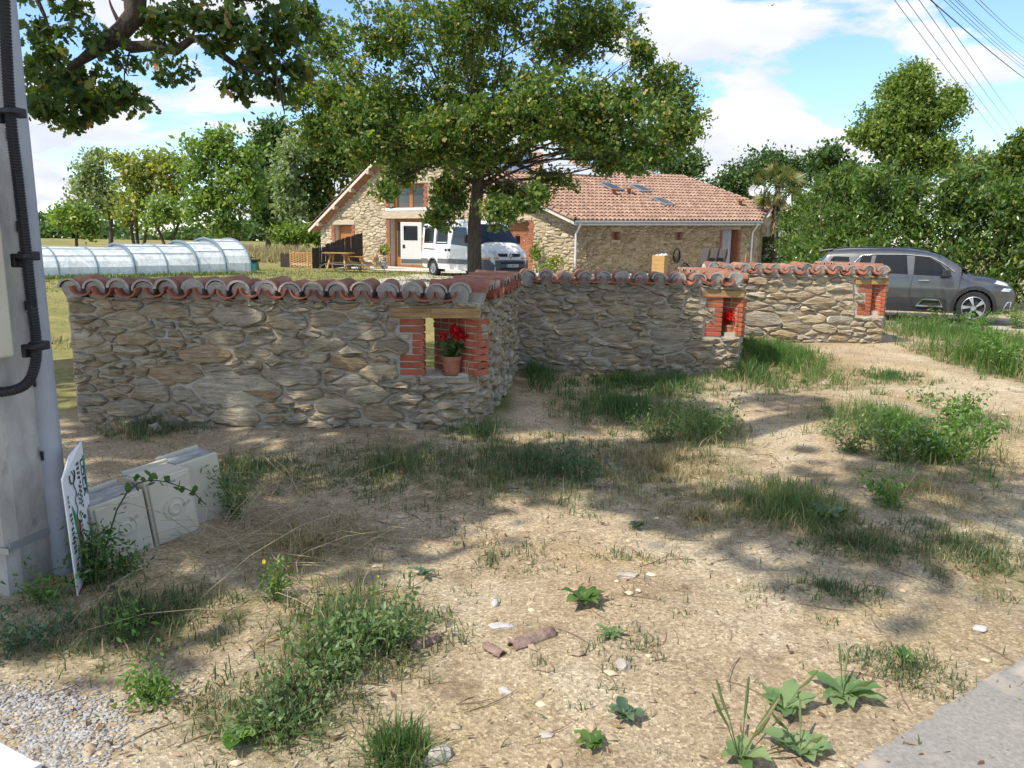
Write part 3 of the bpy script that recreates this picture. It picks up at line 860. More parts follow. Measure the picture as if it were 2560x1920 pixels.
def beam(name, x0, y0, x1, y1, fn, pt, mat, par, proud=.05):
    a = rect(fn, x0, y0, x1, y1); mb = MB(); gbox(mb, a[0], a[2], a[1], a[3], -.2, proud, pt)
    return mb.build(name, mat, par, bevel=.02)
beam('lintel', 952, 443, 1072, 457, G, gpt, M['old_beam'], gwall)
beam('beam', 957, 528, 1076, 546, G, gpt, M['old_beam'], gwall, .08)
beam('sill', 966, 521, 1070, 526, G, gpt, M['white'], gwall, .1)
beam('lintel', 832, 551, 888, 562, G, gpt, M['old_beam'], gwall)
beam('lintel', 1195, 543, 1330, 551, G, gpt, M['old_beam'], gwall)
for k in ('upper', 'door', 'small'):
    u0, z0, u1, z1 = OPN[k]
    quoin('brick_jamb', u0 - .2, u0, z0, z1, gpt, gwall); quoin('brick_jamb', u1, u1 + .17, z0, z1, gpt, gwall)
    mb = MB(); gbox(mb, u0 + .002, u0 + .02, z0 + .01, z1 - .01, -.46, -.035)
    mb.build('reveal', M['plaster'], gwall)
def joinery(k, name, leaves, panel):
    u0, z0, u1, z1 = OPN[k]; d = -.36
    fr = MB(); t = .09
    for a in ((u0 + .02, u0 + .02 + t, z0, z1), (u1 - t, u1, z0, z1), (u0 + t, u1 - t, z1 - t, z1)): gbox(fr, *a, d - .06, d + .03)
    f = fr.build(name, M['wood_red'], gwall)
    w = (u1 - u0 - 2 * t) / leaves
    for i in range(leaves):
        a, b = u0 + t + w * i, u0 + t + w * (i + 1)
        lf = MB(); s = .1
        zb = z0 + (.55 if panel else .1)
        for q in ((a + .01, a + s, z0, z1 - t), (b - s, b - .01, z0, z1 - t), (a + s, b - s, z0, zb), (a + s, b - s, z1 - t - s, z1 - t)): gbox(lf, *q, d - .04, d + .015)
        lf.build('leaf', M['wood_red'], f)
        gl = MB(); gbox(gl, a + s - .01, b - s + .01, zb - .01, z1 - t - s + .01, d - .03, d - .015)
        gl.build('pane', M['glass'], f)
joinery('upper', 'window', 2, False); joinery('door', 'glazed_door', 2, True); joinery('small', 'window', 1, False)
mb = MB(); u0, z0, u1, z1 = OPN['small']; gbox(mb, u0 + .1, u1 - .02, z0 + .05, z1 - .05, -.33, -.30)
mb.build('shutter', M['wood_red'], gwall)
u0, z0, u1, z1 = OPN['garage']
quoin('brick_jamb', u1, u1 + .22, z0, z1, gpt, gwall)
mb = MB(); z = z0
k = 0
while z < z1:
    u = u0 + (.11 if k % 2 else 0)
    while u < u1: gbox(mb, u, min(u + .212, u1), z, min(z + .055, z1), -.5, -.32); u += .225
    z += .066; k += 1
tag(mb.build('brick_infill', M['house_brick'], gwall), kind='stuff')
# side wall: door curtain, slits
u0, z0, u1, z1 = DOORS
quoin('brick_jamb', u0 - .13, u0, z0, z1, spt, swall); quoin('brick_jamb', u1, u1 + .12, z0, z1, spt, swall)
mb = MB(); gbox(mb, u1 - .02, u1 - .004, z0, z1, -.5, -.04, spt); mb.build('brick_reveal', M['house_brick'], swall)
mb = MB(); cw = (u1 - u0) * .66; P0 = []
for k in range(25):
    a = u0 + .01 + cw * k / 24; P0.append((a, -.16 + .03 * math.sin(k * 1.9)))
for k in range(24):
    (a, da), (b, db) = P0[k], P0[k + 1]
    mb.add([spt(a, z0 + .02, da), spt(b, z0 + .02, db), spt(b, z1, db), spt(a, z1, da)], [(0, 1, 2, 3)])
mb.build('door_curtain', plain('curtain_cloth', (.5, .49, .52), rough=.9), swall, smooth='all')
mb = MB(); gbox(mb, u0 - .15, u1 + .1, z1, z1 + .14, -.2, .02, spt); mb.build('lintel', M['old_beam'], swall)
for s_ in SLIT:
    mb = MB(); gbox(mb, s_[0] - .01, s_[2] + .01, s_[1] - .01, s_[3] + .01, -.4, -.25, spt); mb.build('slit_infill', M['house_brick'], swall)
    quoin('brick_jamb', s_[0] - .11, s_[0], s_[1], s_[3], spt, swall); quoin('brick_jamb', s_[2], s_[2] + .11, s_[1], s_[3], spt, swall)

# --- roof
A3 = gpt(apex[0], apex[1] + .1, .35)
E0 = gpt(GWID, eC[1] + .1, .35) + su * -.05 + sn * .3; E0.z = eC[1] + .06
E1 = spt(SWID, zR + .06, .3)
ed = (E1 - E0).normalized(); rn = (E1 - E0).cross(A3 - E0).normalized()
if rn.z < 0: rn = -rn
upv = rn.cross(ed)
if upv.z < 0: upv = -upv
def RP(x, y, d=0.0): return on_plane(x, y, E0, rn) + rn * d
Rpoly = [E0, E1, RP(1925, 519), RP(1712, 443), RP(1498, 424), RP(1352, 383), A3]
M['roof_tile'] = surf('pale_roof_tile', [(.3, (.27, .165, .115)), (.7, (.39, .262, .195))], scale=3, rough=.85, bump=.2, bscale=20, mode='pos',
                      vary=[(0, (.78, .75, .74)), (.5, (1, 1, 1)), (1, (1.15, 1.12, 1.1))])
M['roof_base'] = surf('roof_channel', [(.3, (.2, .095, .06)), (.7, (.32, .16, .1))], scale=4, rough=.9, bump=.2, mode='pos')
rb = MB(); rb.slab([p - rn * .02 for p in Rpoly], -rn * .12)
roof = HB(rb, 'roof', M['roof_base'])
uv = [((p - E0).dot(ed), (p - E0).dot(upv)) for p in Rpoly]
def inside(a, b):
    c = False; j = len(uv) - 1
    for i in range(len(uv)):
        if (uv[i][1] > b) != (uv[j][1] > b) and a < (uv[j][0] - uv[i][0]) * (b - uv[i][1]) / (uv[j][1] - uv[i][1]) + uv[i][0]: c = not c
        j = i
    return c
def barrel(L, r0, r1, seg=6, th=.02):
    P = []
    for (rr, y, l) in ((r0, 0, .035), (r1, L, 0.0)):
        for k in range(seg + 1):
            t = math.pi * k / seg; P.append((rr * math.cos(t), y, rr * math.sin(t) * .9 + l))
    for k in range(seg + 1):
        t = math.pi * k / seg; P.append(((r0 - th) * math.cos(t), 0, (r0 - th) * math.sin(t) * .9 + .035))
    s = seg + 1
    fs = [(k, s + k, s + k + 1, k + 1) for k in range(seg)] + [(k, k + 1, 2 * s + k + 1, 2 * s + k) for k in range(seg)]
    return P, fs
BP, BF = barrel(.43, .098, .08)
tme = bpy.data.meshes.new('roof_tile'); tme.from_pydata(BP, [], BF); tme.materials.append(M['roof_tile']); tme.polygons.foreach_set('use_smooth', [True] * len(BF)); tme.set_sharp_from_angle(angle=R(50))
TM = Matrix((ed, upv, rn)).transposed()
tot = MB(); nsing = 0
amin = min(u for u, v in uv); amax = max(u for u, v in uv); bmax = max(v for u, v in uv)
b = -.04
while b < bmax:
    a = amin
    while a < amax:
        if inside(a, max(b, .01) + .1):
            p = E0 + ed * a + upv * b + rn * .0
            if b < 2.1 and nsing < 250:
                o = bpy.data.objects.new('roof_tile', tme); COL.objects.link(o); o.parent = roof; nsing += 1
                o.matrix_local = Matrix.Translation(p) @ TM.to_4x4() @ Matrix.Rotation(rng.normal(0, .02), 4, 'Z')
            else:
                j = rng.normal(0, .006)
                tot.add([p + TM @ (Vector(q) + Vector((j, 0, 0))) for q in BP], BF)
        a += .235
    b += .37
tag(tot.build('upper_tiles', M['roof_tile'], roof, smooth=True), kind='stuff')
# left slope, seen edge on, and the verge tiles of both slopes
L3 = gpt(-.55, eL[1] - .38, .35)
back = (RP(1712, 443) - A3).normalized() * 9
lb = MB(); ln = (A3 - L3).cross(back).normalized(); ln = ln if ln.z > 0 else -ln
lb.slab([L3, A3, A3 + back, L3 + back], -ln * .1); lb.build('left_slope', M['roof_base'], roof)
def verge(p0, p1, nn, name):
    L = (p1 - p0).length; d = (p1 - p0) / L; k = int(L / .38)
    side = d.cross(nn).normalized()
    mat_ = Matrix((side, d, nn)).transposed()
    for i in range(k):
        o = bpy.data.objects.new('verge_tile', tme); COL.objects.link(o); o.parent = roof
        o.matrix_local = Matrix.Translation(p0 + d * (i * L / k) + nn * .02) @ mat_.to_4x4()
        o.scale = (1.25, 1.02, 1.25)
    mb = MB(); dn = Vector((0, 0, -1))
    mb.slab([p0 + gn * .05 + dn * .02, p1 + gn * .05 + dn * .02, p1 + gn * .05 + dn * .17, p0 + gn * .05 + dn * .17], -gn * .04)
    mb.build('barge_board', M['plaster'], roof)
verge(L3, A3, ln, 'l'); verge(E0, A3, rn, 'r')
for i in range(5):                                           # purlin ends under the left verge
    t = .12 + .19 * i; p = L3.lerp(A3, t) - Vector((0, 0, .26))
    mb = MB(); rot = Matrix((gu, gn, Vector((0, 0, 1)))).transposed(); mb.box(p - gn * .15, (.16, .5, .2), rot)
    mb.build('purlin', M['old_beam'], roof)
# gutter, downpipes
mb = MB(); g0 = E0 + sn * .06 - Vector((0, 0, .06)); g1 = E1 + sn * .06 - Vector((0, 0, .06))
mb.tube([g0, g1], .065, 8); HB(mb, 'gutter', M['grey_metal'], smooth=True)
mb = MB(); mb.slab([E0 - Vector((0, 0, .05)) + sn * -.02, E1 - Vector((0, 0, .05)) + sn * -.02, E1 - Vector((0, 0, .2)) + sn * -.02, E0 - Vector((0, 0, .2)) + sn * -.02], -sn * .03); HB(mb, 'fascia', M['white'])
for (e, dx) in ((g0, .25), (g1, -.3)):
    t = e + su * dx; w = t - sn * .3
    mb = MB(); mb.tube([t, t - Vector((0, 0, .15)), w - Vector((0, 0, .5)), Vector((w.x, w.y, Z0))], .045, 8)
    HB(mb, 'downpipe', M['white'], smooth=True)
# right end barge
mb = MB(); p0, p1 = E1, RP(1925, 519)
mb.slab([p0, p1, p1 - Vector((0, 0, .16)), p0 - Vector((0, 0, .16))], (.05, .02, 0)); HB(mb, 'barge_board', plain('blue_grey_trim', (.16, .19, .26), rough=.4))
# skylights, vents, flue, solar panel, flashing
fz = lambda x, y: (1200 + .339 * x, 350 + .339 * y)
for q in (((870, 335), (950, 338), (1060, 385), (975, 387)), ((1085, 347), (1160, 350), (1268, 395), (1195, 397)), ((1250, 440), (1320, 445), (1440, 495), (1365, 497))):
    P = [RP(*fz(*c), .1) for c in q]
    mb = MB(); mb.slab(P, rn * .06); f = HB(mb, 'skylight', M['grey_metal'])
    c = sum(P, Vector()) / 4; mb = MB(); mb.slab([c + (p - c) * .8 + rn * .062 for p in P], rn * .01); mb.build('pane', M['glass'], f)
for q in ((985, 410), (1095, 402), (1915, 490)):
    p = RP(*fz(*q), .1); mb = MB()
    mb.tube([p, p + Vector((0, 0, .18))], .09, 8); mb.box(p + Vector((0, 0, .2)), (.34, .34, .05)); HB(mb, 'roof_vent', M['terracotta'])
p = RP(1351, 486, 0); mb = MB(); mb.tube([p, p + Vector((0, 0, .85))], .08, 10); mb.lathe([(.14, .85), (.14, .9), (.0, .98)], 10, p); HB(mb, 'flue_pipe', M['white'], smooth=True)
mb = MB(); P = [RP(*c, .12) for c in ((1190, 432), (1322, 436), (1327, 387), (1205, 397))]; mb.slab(P, rn * .05)
sp = HB(mb, 'solar_panel', M['grey_metal'])
M['pv'] = glassmat('photovoltaic_glass', (.05, .09, .2), .08)
for i in range(3):
    for j in range(2):
        def bl(s, t): return P[0].lerp(P[1], s).lerp(P[3].lerp(P[2], s), t) + rn * .053
        mb = MB(); mb.slab([bl(i / 3 + .01, j / 2 + .015), bl((i + 1) / 3 - .01, j / 2 + .015), bl((i + 1) / 3 - .01, (j + 1) / 2 - .015), bl(i / 3 + .01, (j + 1) / 2 - .015)], rn * .008)
        mb.build('panel', M['pv'], sp)
mb = MB(); P = [RP(*c, .1) for c in ((1356, 384), (1383, 387), (1437, 421), (1535, 448), (1424, 441), (1359, 435))]; mb.slab(P, rn * .05)
HB(mb, 'lead_flashing', plain('lead_sheet', (.45, .47, .5), rough=.5))

# --- satellite dish on a mast beyond the ridge end
p = RP(1890, 520, 0); dc = at(1886, 478, p.y + .4)
dish = thing('satellite_dish', 'round pale satellite dish on a thin mast at the right roof end', 'satellite dish', (p.x, p.y, p.z))
mb = MB(); mb.tube([(0, 0, 0), (0, .2, dc.z - p.z - .1), (dc.x - p.x, .45, dc.z - p.z)], .025, 8); mb.build('mast', M['grey_metal'], dish)
rot = Vector((-.25, -.9, .3)).to_track_quat('Z', 'Y').to_matrix()
mb = MB(); mb.lathe([(.001, 0), (.1, .012), (.2, .045), (.3, .1), (.305, .11), (.2, .06), (.1, .025), (.001, .015)], 20, dc - p, rot); mb.build('reflector', plain('dish_grey', (.6, .61, .62)), dish, smooth=True)
mb = MB(); q = dc - p; mb.tube([q + rot @ Vector((0, -.28, .08)), q + rot @ Vector((0, -.1, .35))], .012, 6); mb.tube([q + rot @ Vector((0, -.1, .35)), q + rot @ Vector((0, -.05, .3))], .035, 8); mb.build('receiver_arm', M['grey_metal'], dish)

# --- white outbuilding glimpsed past the end of the house
p = at(1908, 640, 50); wb = thing('white_building', 'white rendered building glimpsed between the house end and the palm', 'building', (p.x, p.y, .45))
mb = MB(); mb.box((0, 2, 1.6), (3.0, 4, 3.4)); mb.build('wall', plain('white_render', (.62, .64, .66), rough=.8), wb)
mb = MB(); mb.slab([(-1.8, -.3, 3.3), (1.8, -.3, 3.3), (1.8, 2, 4.2), (-1.8, 2, 4.2)], (0, 0, .12)); mb.slab([(-1.8, 4.3, 3.3), (1.8, 4.3, 3.3), (1.8, 2, 4.2), (-1.8, 2, 4.2)], (0, 0, .12)); mb.build('roof', M['roof_tile'], wb)
mb = MB(); mb.box((.3, -.01, 2.2), (.7, .06, 1.0)); mb.build('window', M['glass'], wb)

# --- terrace along the gable
T = [gpt(.2, 0, .05), gpt(GWID, 0, .05), gpt(GWID, 0, 3.2), gpt(GWID * .55, 0, 3.6), gpt(.6, 0, 3.0), gpt(-2.2, 0, 1.2)]
sheet('terrace', T, .03, M['terrace'], step=.8)
T2 = [spt(-.2, 0, .05), spt(SWID + .5, 0, .05), spt(SWID + .5, 0, 2.2), spt(-.2, 0, 2.2)]
sheet('paving', T2, .03, M['terrace'], step=.8)

# ================================================================== VEHICLES
M['body_white'] = plain('white_car_paint', (.78, .78, .77), rough=.3, coat=.6, wear=.03)
M['body_grey'] = surf('metallic_grey_paint', [(.3, (.085, .088, .095)), (.7, (.115, .118, .125))], scale=90, rough=.32, bump=0, metal=.65, coat=1.0)
M['car_glass'] = glassmat('tinted_glass', (.006, .008, .011), .015)
M['car_glass'].node_tree.nodes['Principled BSDF'].inputs['Specular IOR Level'].default_value = .5
M['clear_glass'] = glassmat('van_glass', (.02, .03, .03), .02, alpha=.25)
M['screen_glass'] = glassmat('windscreen_glass', (.03, .045, .05), .02, alpha=.72)
M['trim'] = plain('dark_trim', (.028, .028, .03), rough=.6)
M['bumper'] = plain('grey_bumper', (.13, .135, .14), rough=.6)
M['chrome'] = plain('chrome', (.75, .76, .78), rough=.12, metal=1.0, wear=.02)
M['alloy'] = plain('alloy', (.55, .56, .58), rough=.3, metal=.8)
M['red_lamp'] = plain('red_lens', (.5, .01, .015), rough=.12, coat=1)
M['amber'] = plain('amber_lens', (.75, .25, .02), rough=.15, coat=1)
M['lamp'] = plain('clear_lens', (.62, .64, .66), rough=.1, coat=1)

class Shell:
    """car body: x forward, half-width y(x,z), top profile zt(x), bottom zb(x)"""
    def __init__(s, L, top, bot, plan, side, zcap, p=4.0):
        s.L = L; s.top = top; s.bot = bot; s.plan = plan; s.side = side; s.zcap = zcap; s.p = p
    def zt(s, x): return float(np.interp(x, *zip(*s.top)))
    def zb(s, x): return float(np.interp(x, *zip(*s.bot)))
    def y(s, x, z):
        w = float(np.interp(x, *zip(*s.plan))) * float(np.interp(z, *zip(*s.side)))
        zt = s.zt(x); z0 = min(s.zcap(x), zt - .12)
        if z > z0:
            c = min(1.0, (z - z0) / (zt - z0)); w *= (1 - c ** s.p) ** (1 / s.p)
        return w
    def mesh(s, skip, nx=110, nz=26):
        V = []; Fs = []
        xs = [s.L * (.5 - .5 * math.cos(math.pi * (i / nx) ** 1.0)) * .35 + s.L * (i / nx) * .65 for i in range(nx + 1)]
        for x in xs:
            zb, zt = s.zb(x), s.zt(x)
            for k in range(nz + 1):
                t = 1 - (1 - k / nz) ** 1.35
                z = zb + (zt - zb) * t
                V.append((x, -s.y(x, z), z))
        m = nz + 1
        for i in range(nx):
            for k in range(nz):
                a = i * m + k
                q = (a, a + m, a + m + 1, a + 1)
                c = [sum(V[j][d] for j in q) / 4 for d in range(3)]
                if skip(c[0], c[2], abs(c[1])): continue
                Fs.append(q)
        b = len(V); V += [(x, -y, z) for x, y, z in V]
        Fs2 = [tuple(b + j for j in reversed(f)) for f in Fs]
        caps = []
        for i in (0, nx):
            ring = [i * m + k for k in range(m)] + [b + i * m + k for k in range(m - 1, -1, -1)]
            caps.append(tuple(ring if i == 0 else ring[::-1]))
        belly = [(i * m, b + i * m, b + (i + 1) * m, (i + 1) * m) for i in range(nx)]
        mb = MB(); mb.add(V, Fs + Fs2 + caps + belly)
        return mb
    def panel(s, poly, side=-1, off=.006, th=.008, n=10):
        """a pane or trim lying on the body side: polygon of (x, z), filled by a grid of strips"""
        mb = MB()
        xs = [p[0] for p in poly]; x0, x1 = min(xs), max(xs)
        cols = []
        N_ = max(2, int((x1 - x0) / .06)) + 1
        for i in range(N_ + 1):
            x = x0 + (x1 - x0) * min(max(i / N_, .002), .998)
            zs = []
            for j in range(len(poly)):
                a, b = poly[j], poly[(j + 1) % len(poly)]
                if (a[0] - x) * (b[0] - x) <= 0 and a[0] != b[0]:
                    zs.append(a[1] + (b[1] - a[1]) * (x - a[0]) / (b[0] - a[0]))
            cols.append((x, min(zs), max(zs)))
        K = 5
        P = []
        for (x, za, zb_) in cols:
            for k in range(K + 1):
                z = za + (zb_ - za) * k / K
                P.append((x, side * (s.y(x, z) + off), z))
        fs = [(i * (K + 1) + k, (i + 1) * (K + 1) + k, (i + 1) * (K + 1) + k + 1, i * (K + 1) + k + 1) for i in range(N_) for k in range(K)]
        if side > 0: fs = [f[::-1] for f in fs]
        mb.add(P, fs)
        return mb
def wheel(parent, x, y, r, w, rim, spokes, sgn, style='alloy'):
    wh = MB(); rot = Matrix.Rotation(R(90) * -sgn, 3, 'X')
    c = (x, y, r)
    prof = [(rim * r, -w / 2), (r * .93, -w / 2), (r, -w * .32), (r, w * .32), (r * .93, w / 2), (rim * r, w / 2), (rim * r, -w / 2)]
    ty = wh.lathe(prof, 28, c, Matrix.Rotation(R(90), 3, 'X')).build('wheel', M['rubber'], parent, smooth=True)
    yo = y + sgn * w * .42
    rm = MB(); d = sgn * .01
    rotx = Matrix.Rotation(R(90), 3, 'X')
    rm.lathe([(rim * r * 1.01, sgn * -w * .46), (rim * r * .93, sgn * -w * .5), (rim * r * .9, sgn * -w * .38)], 28, (x, y, r), rotx)
    for k in range(spokes):
        a = 2 * math.pi * k / spokes + .3
        tw = .32
        P = []
        for (rr, aa, hw) in ((r * .12, a, .13), (rim * r * .92, a + tw, .22 if style == 'alloy' else .3)):
            for sg in (-1, 1):
                th = aa + sg * hw * (1.6 if rr < r * .2 else .9)
                P.append((x + rr * math.cos(th), yo - (sgn * .0 if rr > r * .2 else -sgn * .008), r + rr * math.sin(th)))
        P = [P[0], P[1], P[3], P[2]]
        rm.slab(P, (0, -sgn * .02, 0))
    rm.lathe([(.001, 0), (r * .17, 0), (r * .17, .03)], 14, (x, yo + sgn * .012, r), rotx)
    rm.build('rim', M['alloy'] if style == 'alloy' else M['grey_metal'], ty, smooth=True)
    dk = MB(); dk.lathe([(.001, 0), (rim * r * .95, 0)], 20, (x, y + sgn * w * .2, r), rotx); dk.build('brake_disc', M['trim'], ty)
def arch(shell, cx, r0, r1, mat, par, side=-1, zc=None, name='wheel_arch'):
    mb = MB(); P = []; n = 20; zc = zc if zc is not None else r0
    for k in range(n + 1):
        a = -.18 + (math.pi + .36) * k / n
        for rr in (r0, r1):
            x, z = cx + rr * math.cos(a), zc + rr * math.sin(a)
            z = max(z, shell.zb(x) + .005)
            P.append((x, side * (shell.y(x, min(z, shell.zt(x) - .05)) + .012), z))
    fs = [(2 * k, 2 * k + 1, 2 * k + 3, 2 * k + 2) for k in range(n)]
    mb.add(P, fs if side > 0 else [f[::-1] for f in fs])
    # wheel housing behind
    Q = []
    for k in range(n + 1):
        a = math.pi * k / n
        for yy in (side * (shell.y(cx, .6) + .008), side * (shell.y(cx, .6) - .3)):
            Q.append((cx + r0 * math.cos(a), yy, zc + r0 * math.sin(a)))
    mb.add(Q, [(2 * k, 2 * k + 1, 2 * k + 3, 2 * k + 2) for k in range(n)])
    mb.slab([(cx - r0 * 1.1, side * (shell.y(cx, .6) - .3), .2), (cx + r0 * 1.1, side * (shell.y(cx, .6) - .3), .2), (cx + r0 * 1.1, side * (shell.y(cx, .6) - .3), zc + r0 * 1.05), (cx - r0 * 1.1, side * (shell.y(cx, .6) - .3), zc + r0 * 1.05)], (0, side * -.02, 0))
    return mb.build(name, mat, par)

def orient(o, p_rear, p_front):
    """x axis runs from the rear to the front of the vehicle on the ground"""
    d = p_front - p_rear; o.location = p_rear; o.rotation_euler = (0, 0, math.atan2(d.y, d.x))

# ------------------------------------------------------------------ grey suv
def build_suv():
    car = thing('parked_car', 'dark grey five-door family car parked by the laurel hedge', 'car')
    L = 4.5
    top = [(0, .95), (.03, 1.12), (.12, 1.3), (.34, 1.56), (.5, 1.615), (.9, 1.655), (1.5, 1.675), (2.1, 1.665), (2.6, 1.6), (2.9, 1.5), (3.2, 1.33), (3.45, 1.16), (3.62, 1.085), (3.9, 1.05), (4.2, .97), (4.36, .89), (4.45, .78), (4.5, .66)]
    bot = [(0, .42), (.25, .3), (.6, .22), (3.9, .22), (4.35, .24), (4.5, .34)]
    plan = [(0, .72), (.1, .83), (.35, .9), (1, .92), (3.4, .92), (4.0, .89), (4.3, .78), (4.45, .62), (4.5, .5)]
    side = [(.2, .95), (.4, .99), (.75, 1.0), (1.0, .985), (1.1, .955), (1.65, .74)]
    sh = Shell(L, top, bot, plan, side, lambda x: 1.42 if x < 3.3 else .72, p=3.2)
    RW, FW, WR = .93, 3.62, .36
    skip = lambda x, z, y: y > .55 and (math.hypot(x - RW, z - WR) < .405 or math.hypot(x - FW, z - WR) < .405)
    sh.mesh(skip).build('body', M['body_grey'], car, smooth=True)
    for s in (-1, 1):
        for nm, poly in (('rear_quarter_window', [(.33, 1.13), (.9, 1.12), (.86, 1.42), (.47, 1.43)]), ('rear_corner_window', [(1.02, 1.13), (1.34, 1.09), (1.36, 1.45), (1.14, 1.44)]),
                         ('side_window', [(1.4, 1.085), (2.18, 1.055), (2.16, 1.475), (1.41, 1.465)]), ('side_window', [(2.3, 1.05), (3.12, 1.03), (2.86, 1.30), (2.62, 1.43), (2.3, 1.475)])):
            sh.panel(poly, s).build(nm, M['car_glass'], car, smooth='all')
        ch = MB()
        line = [(.92, 1.12), (.98, 1.3), (1.14, 1.46), (1.45, 1.49), (2.1, 1.498), (2.62, 1.455), (2.88, 1.33), (3.16, 1.14)]
        ch.tube([(x, s * (sh.y(x, z) + .012), z) for x, z in line], .016, 6); ch.build('chrome_strip', M['chrome'], car, smooth='all')
        ch = MB(); ch.tube([(.45, s * .60, 1.59), (.75, s * .64, 1.64), (2.2, s * .63, 1.645), (2.5, s * .58, 1.61)], .016, 6); ch.build('roof_rail', M['trim'], car)
        for cx in (RW, FW): arch(sh, cx, .40, .475, M['trim'], car, s, WR)
        sh.panel([(1.42, .23), (3.1, .23), (3.06, .5), (2.9, .55), (1.5, .53)], s, .012).build('side_cladding', M['trim'], car, smooth='all')
        fr = MB(); q = [(2.42, .36), (2.98, .36), (2.9, .5), (2.55, .5), (2.42, .36)]
        fr.tube([(x, s * (sh.y(x, z) + .03), z) for x, z in q], .022, 6); fr.build('cladding_frame', M['chrome'], car)
        for xx in (1.36, 2.25, 3.26):
            ln = MB(); ln.tube([(xx + .1 * (z - .6), s * (sh.y(xx, z) + .001), z) for z in (.32, .5, .7, .9, 1.04)], .006, 4); ln.build('door_gap', M['black'], car)
        for xx in (1.5, 2.42):
            hd = MB(); hd.tube([(xx, s * (sh.y(xx, .92) + .03), .92), (xx + .22, s * (sh.y(xx, .92) + .03), .925)], .018, 6); hd.build('door_handle', M['chrome'], car)
        mr = MB(); mr.box((2.98, s * 1.0, 1.1), (.2, .2, .15), taper=.8); mr.tube([(3.02, s * .88, 1.03), (3.0, s * .95, 1.06)], .03, 6); mr.build('door_mirror', M['black'], car, bevel=.04)
        sh.panel([(.05, .93), (.36, .96), (.34, 1.06), (.06, 1.05)], s, .012).build('tail_lamp', M['red_lamp'], car, smooth='all')
        sh.panel([(4.0, .9), (4.32, .84), (4.34, .89), (4.05, .97)], s, .012).build('headlamp', M['lamp'], car, smooth='all')
        sh.panel([(4.14, .74), (4.36, .72), (4.37, .79), (4.16, .81)], s, .012).build('headlamp', M['lamp'], car, smooth='all')
        fg = MB(); q = [(4.22, .33), (4.36, .33), (4.38, .5), (4.3, .5), (4.22, .33)]
        fg.tube([(x, s * (sh.y(x, z) + .02), z) for x, z in q], .02, 6); fg.build('fog_lamp_frame', M['chrome'], car)
        wheel(car, RW, s * .80, WR, .23, .7, 5, s); wheel(car, FW, s * .80, WR, .23, .7, 5, s)
    ws = MB(); P = []
    for (x, w) in ((2.62, .56), (2.9, .62), (3.2, .68), (3.44, .73)):
        for k in range(9):
            y = -w + 2 * w * k / 8; zt = sh.zt(x); P.append((x + .012, y, zt - .5 * (abs(y) / .95) ** 3.2 * .4 + .014))
    ws.add(P, [(i * 9 + k, (i + 1) * 9 + k, (i + 1) * 9 + k + 1, i * 9 + k + 1) for i in range(3) for k in range(8)]); ws.build('windscreen', M['car_glass'], car, smooth='all')
    sp = MB(); sp.slab([(.45, -.58, 1.575), (.45, .58, 1.575), (.12, .58, 1.53), (.12, -.58, 1.53)], (0, 0, .035)); sp.build('roof_spoiler', M['body_grey'], car, bevel=.01)
    gr = MB(); gr.box((4.47, 0, .62), (.08, .8, .2)); gr.build('grille', M['trim'], car)
    pl = MB(); pl.box((4.52, 0, .5), (.015, .52, .11)); pl.build('number_plate', M['white'], car)
    return car
suv = build_suv()
pf = at(2528, 760, 17.3); pr = at(2034, 690, 19.1)
pr.z = float(gz(pr.x, pr.y)); pf.z = float(gz(pf.x, pf.y))
orient(suv, pr, pf); suv.location.z = float(gz((pf.x + pr.x) / 2, (pf.y + pr.y) / 2)) + .005; 
k_ = (pf - pr).length / 4.5; suv.scale = (k_, 1.0, 1.0)
SUV_LEN = (pf - pr).length

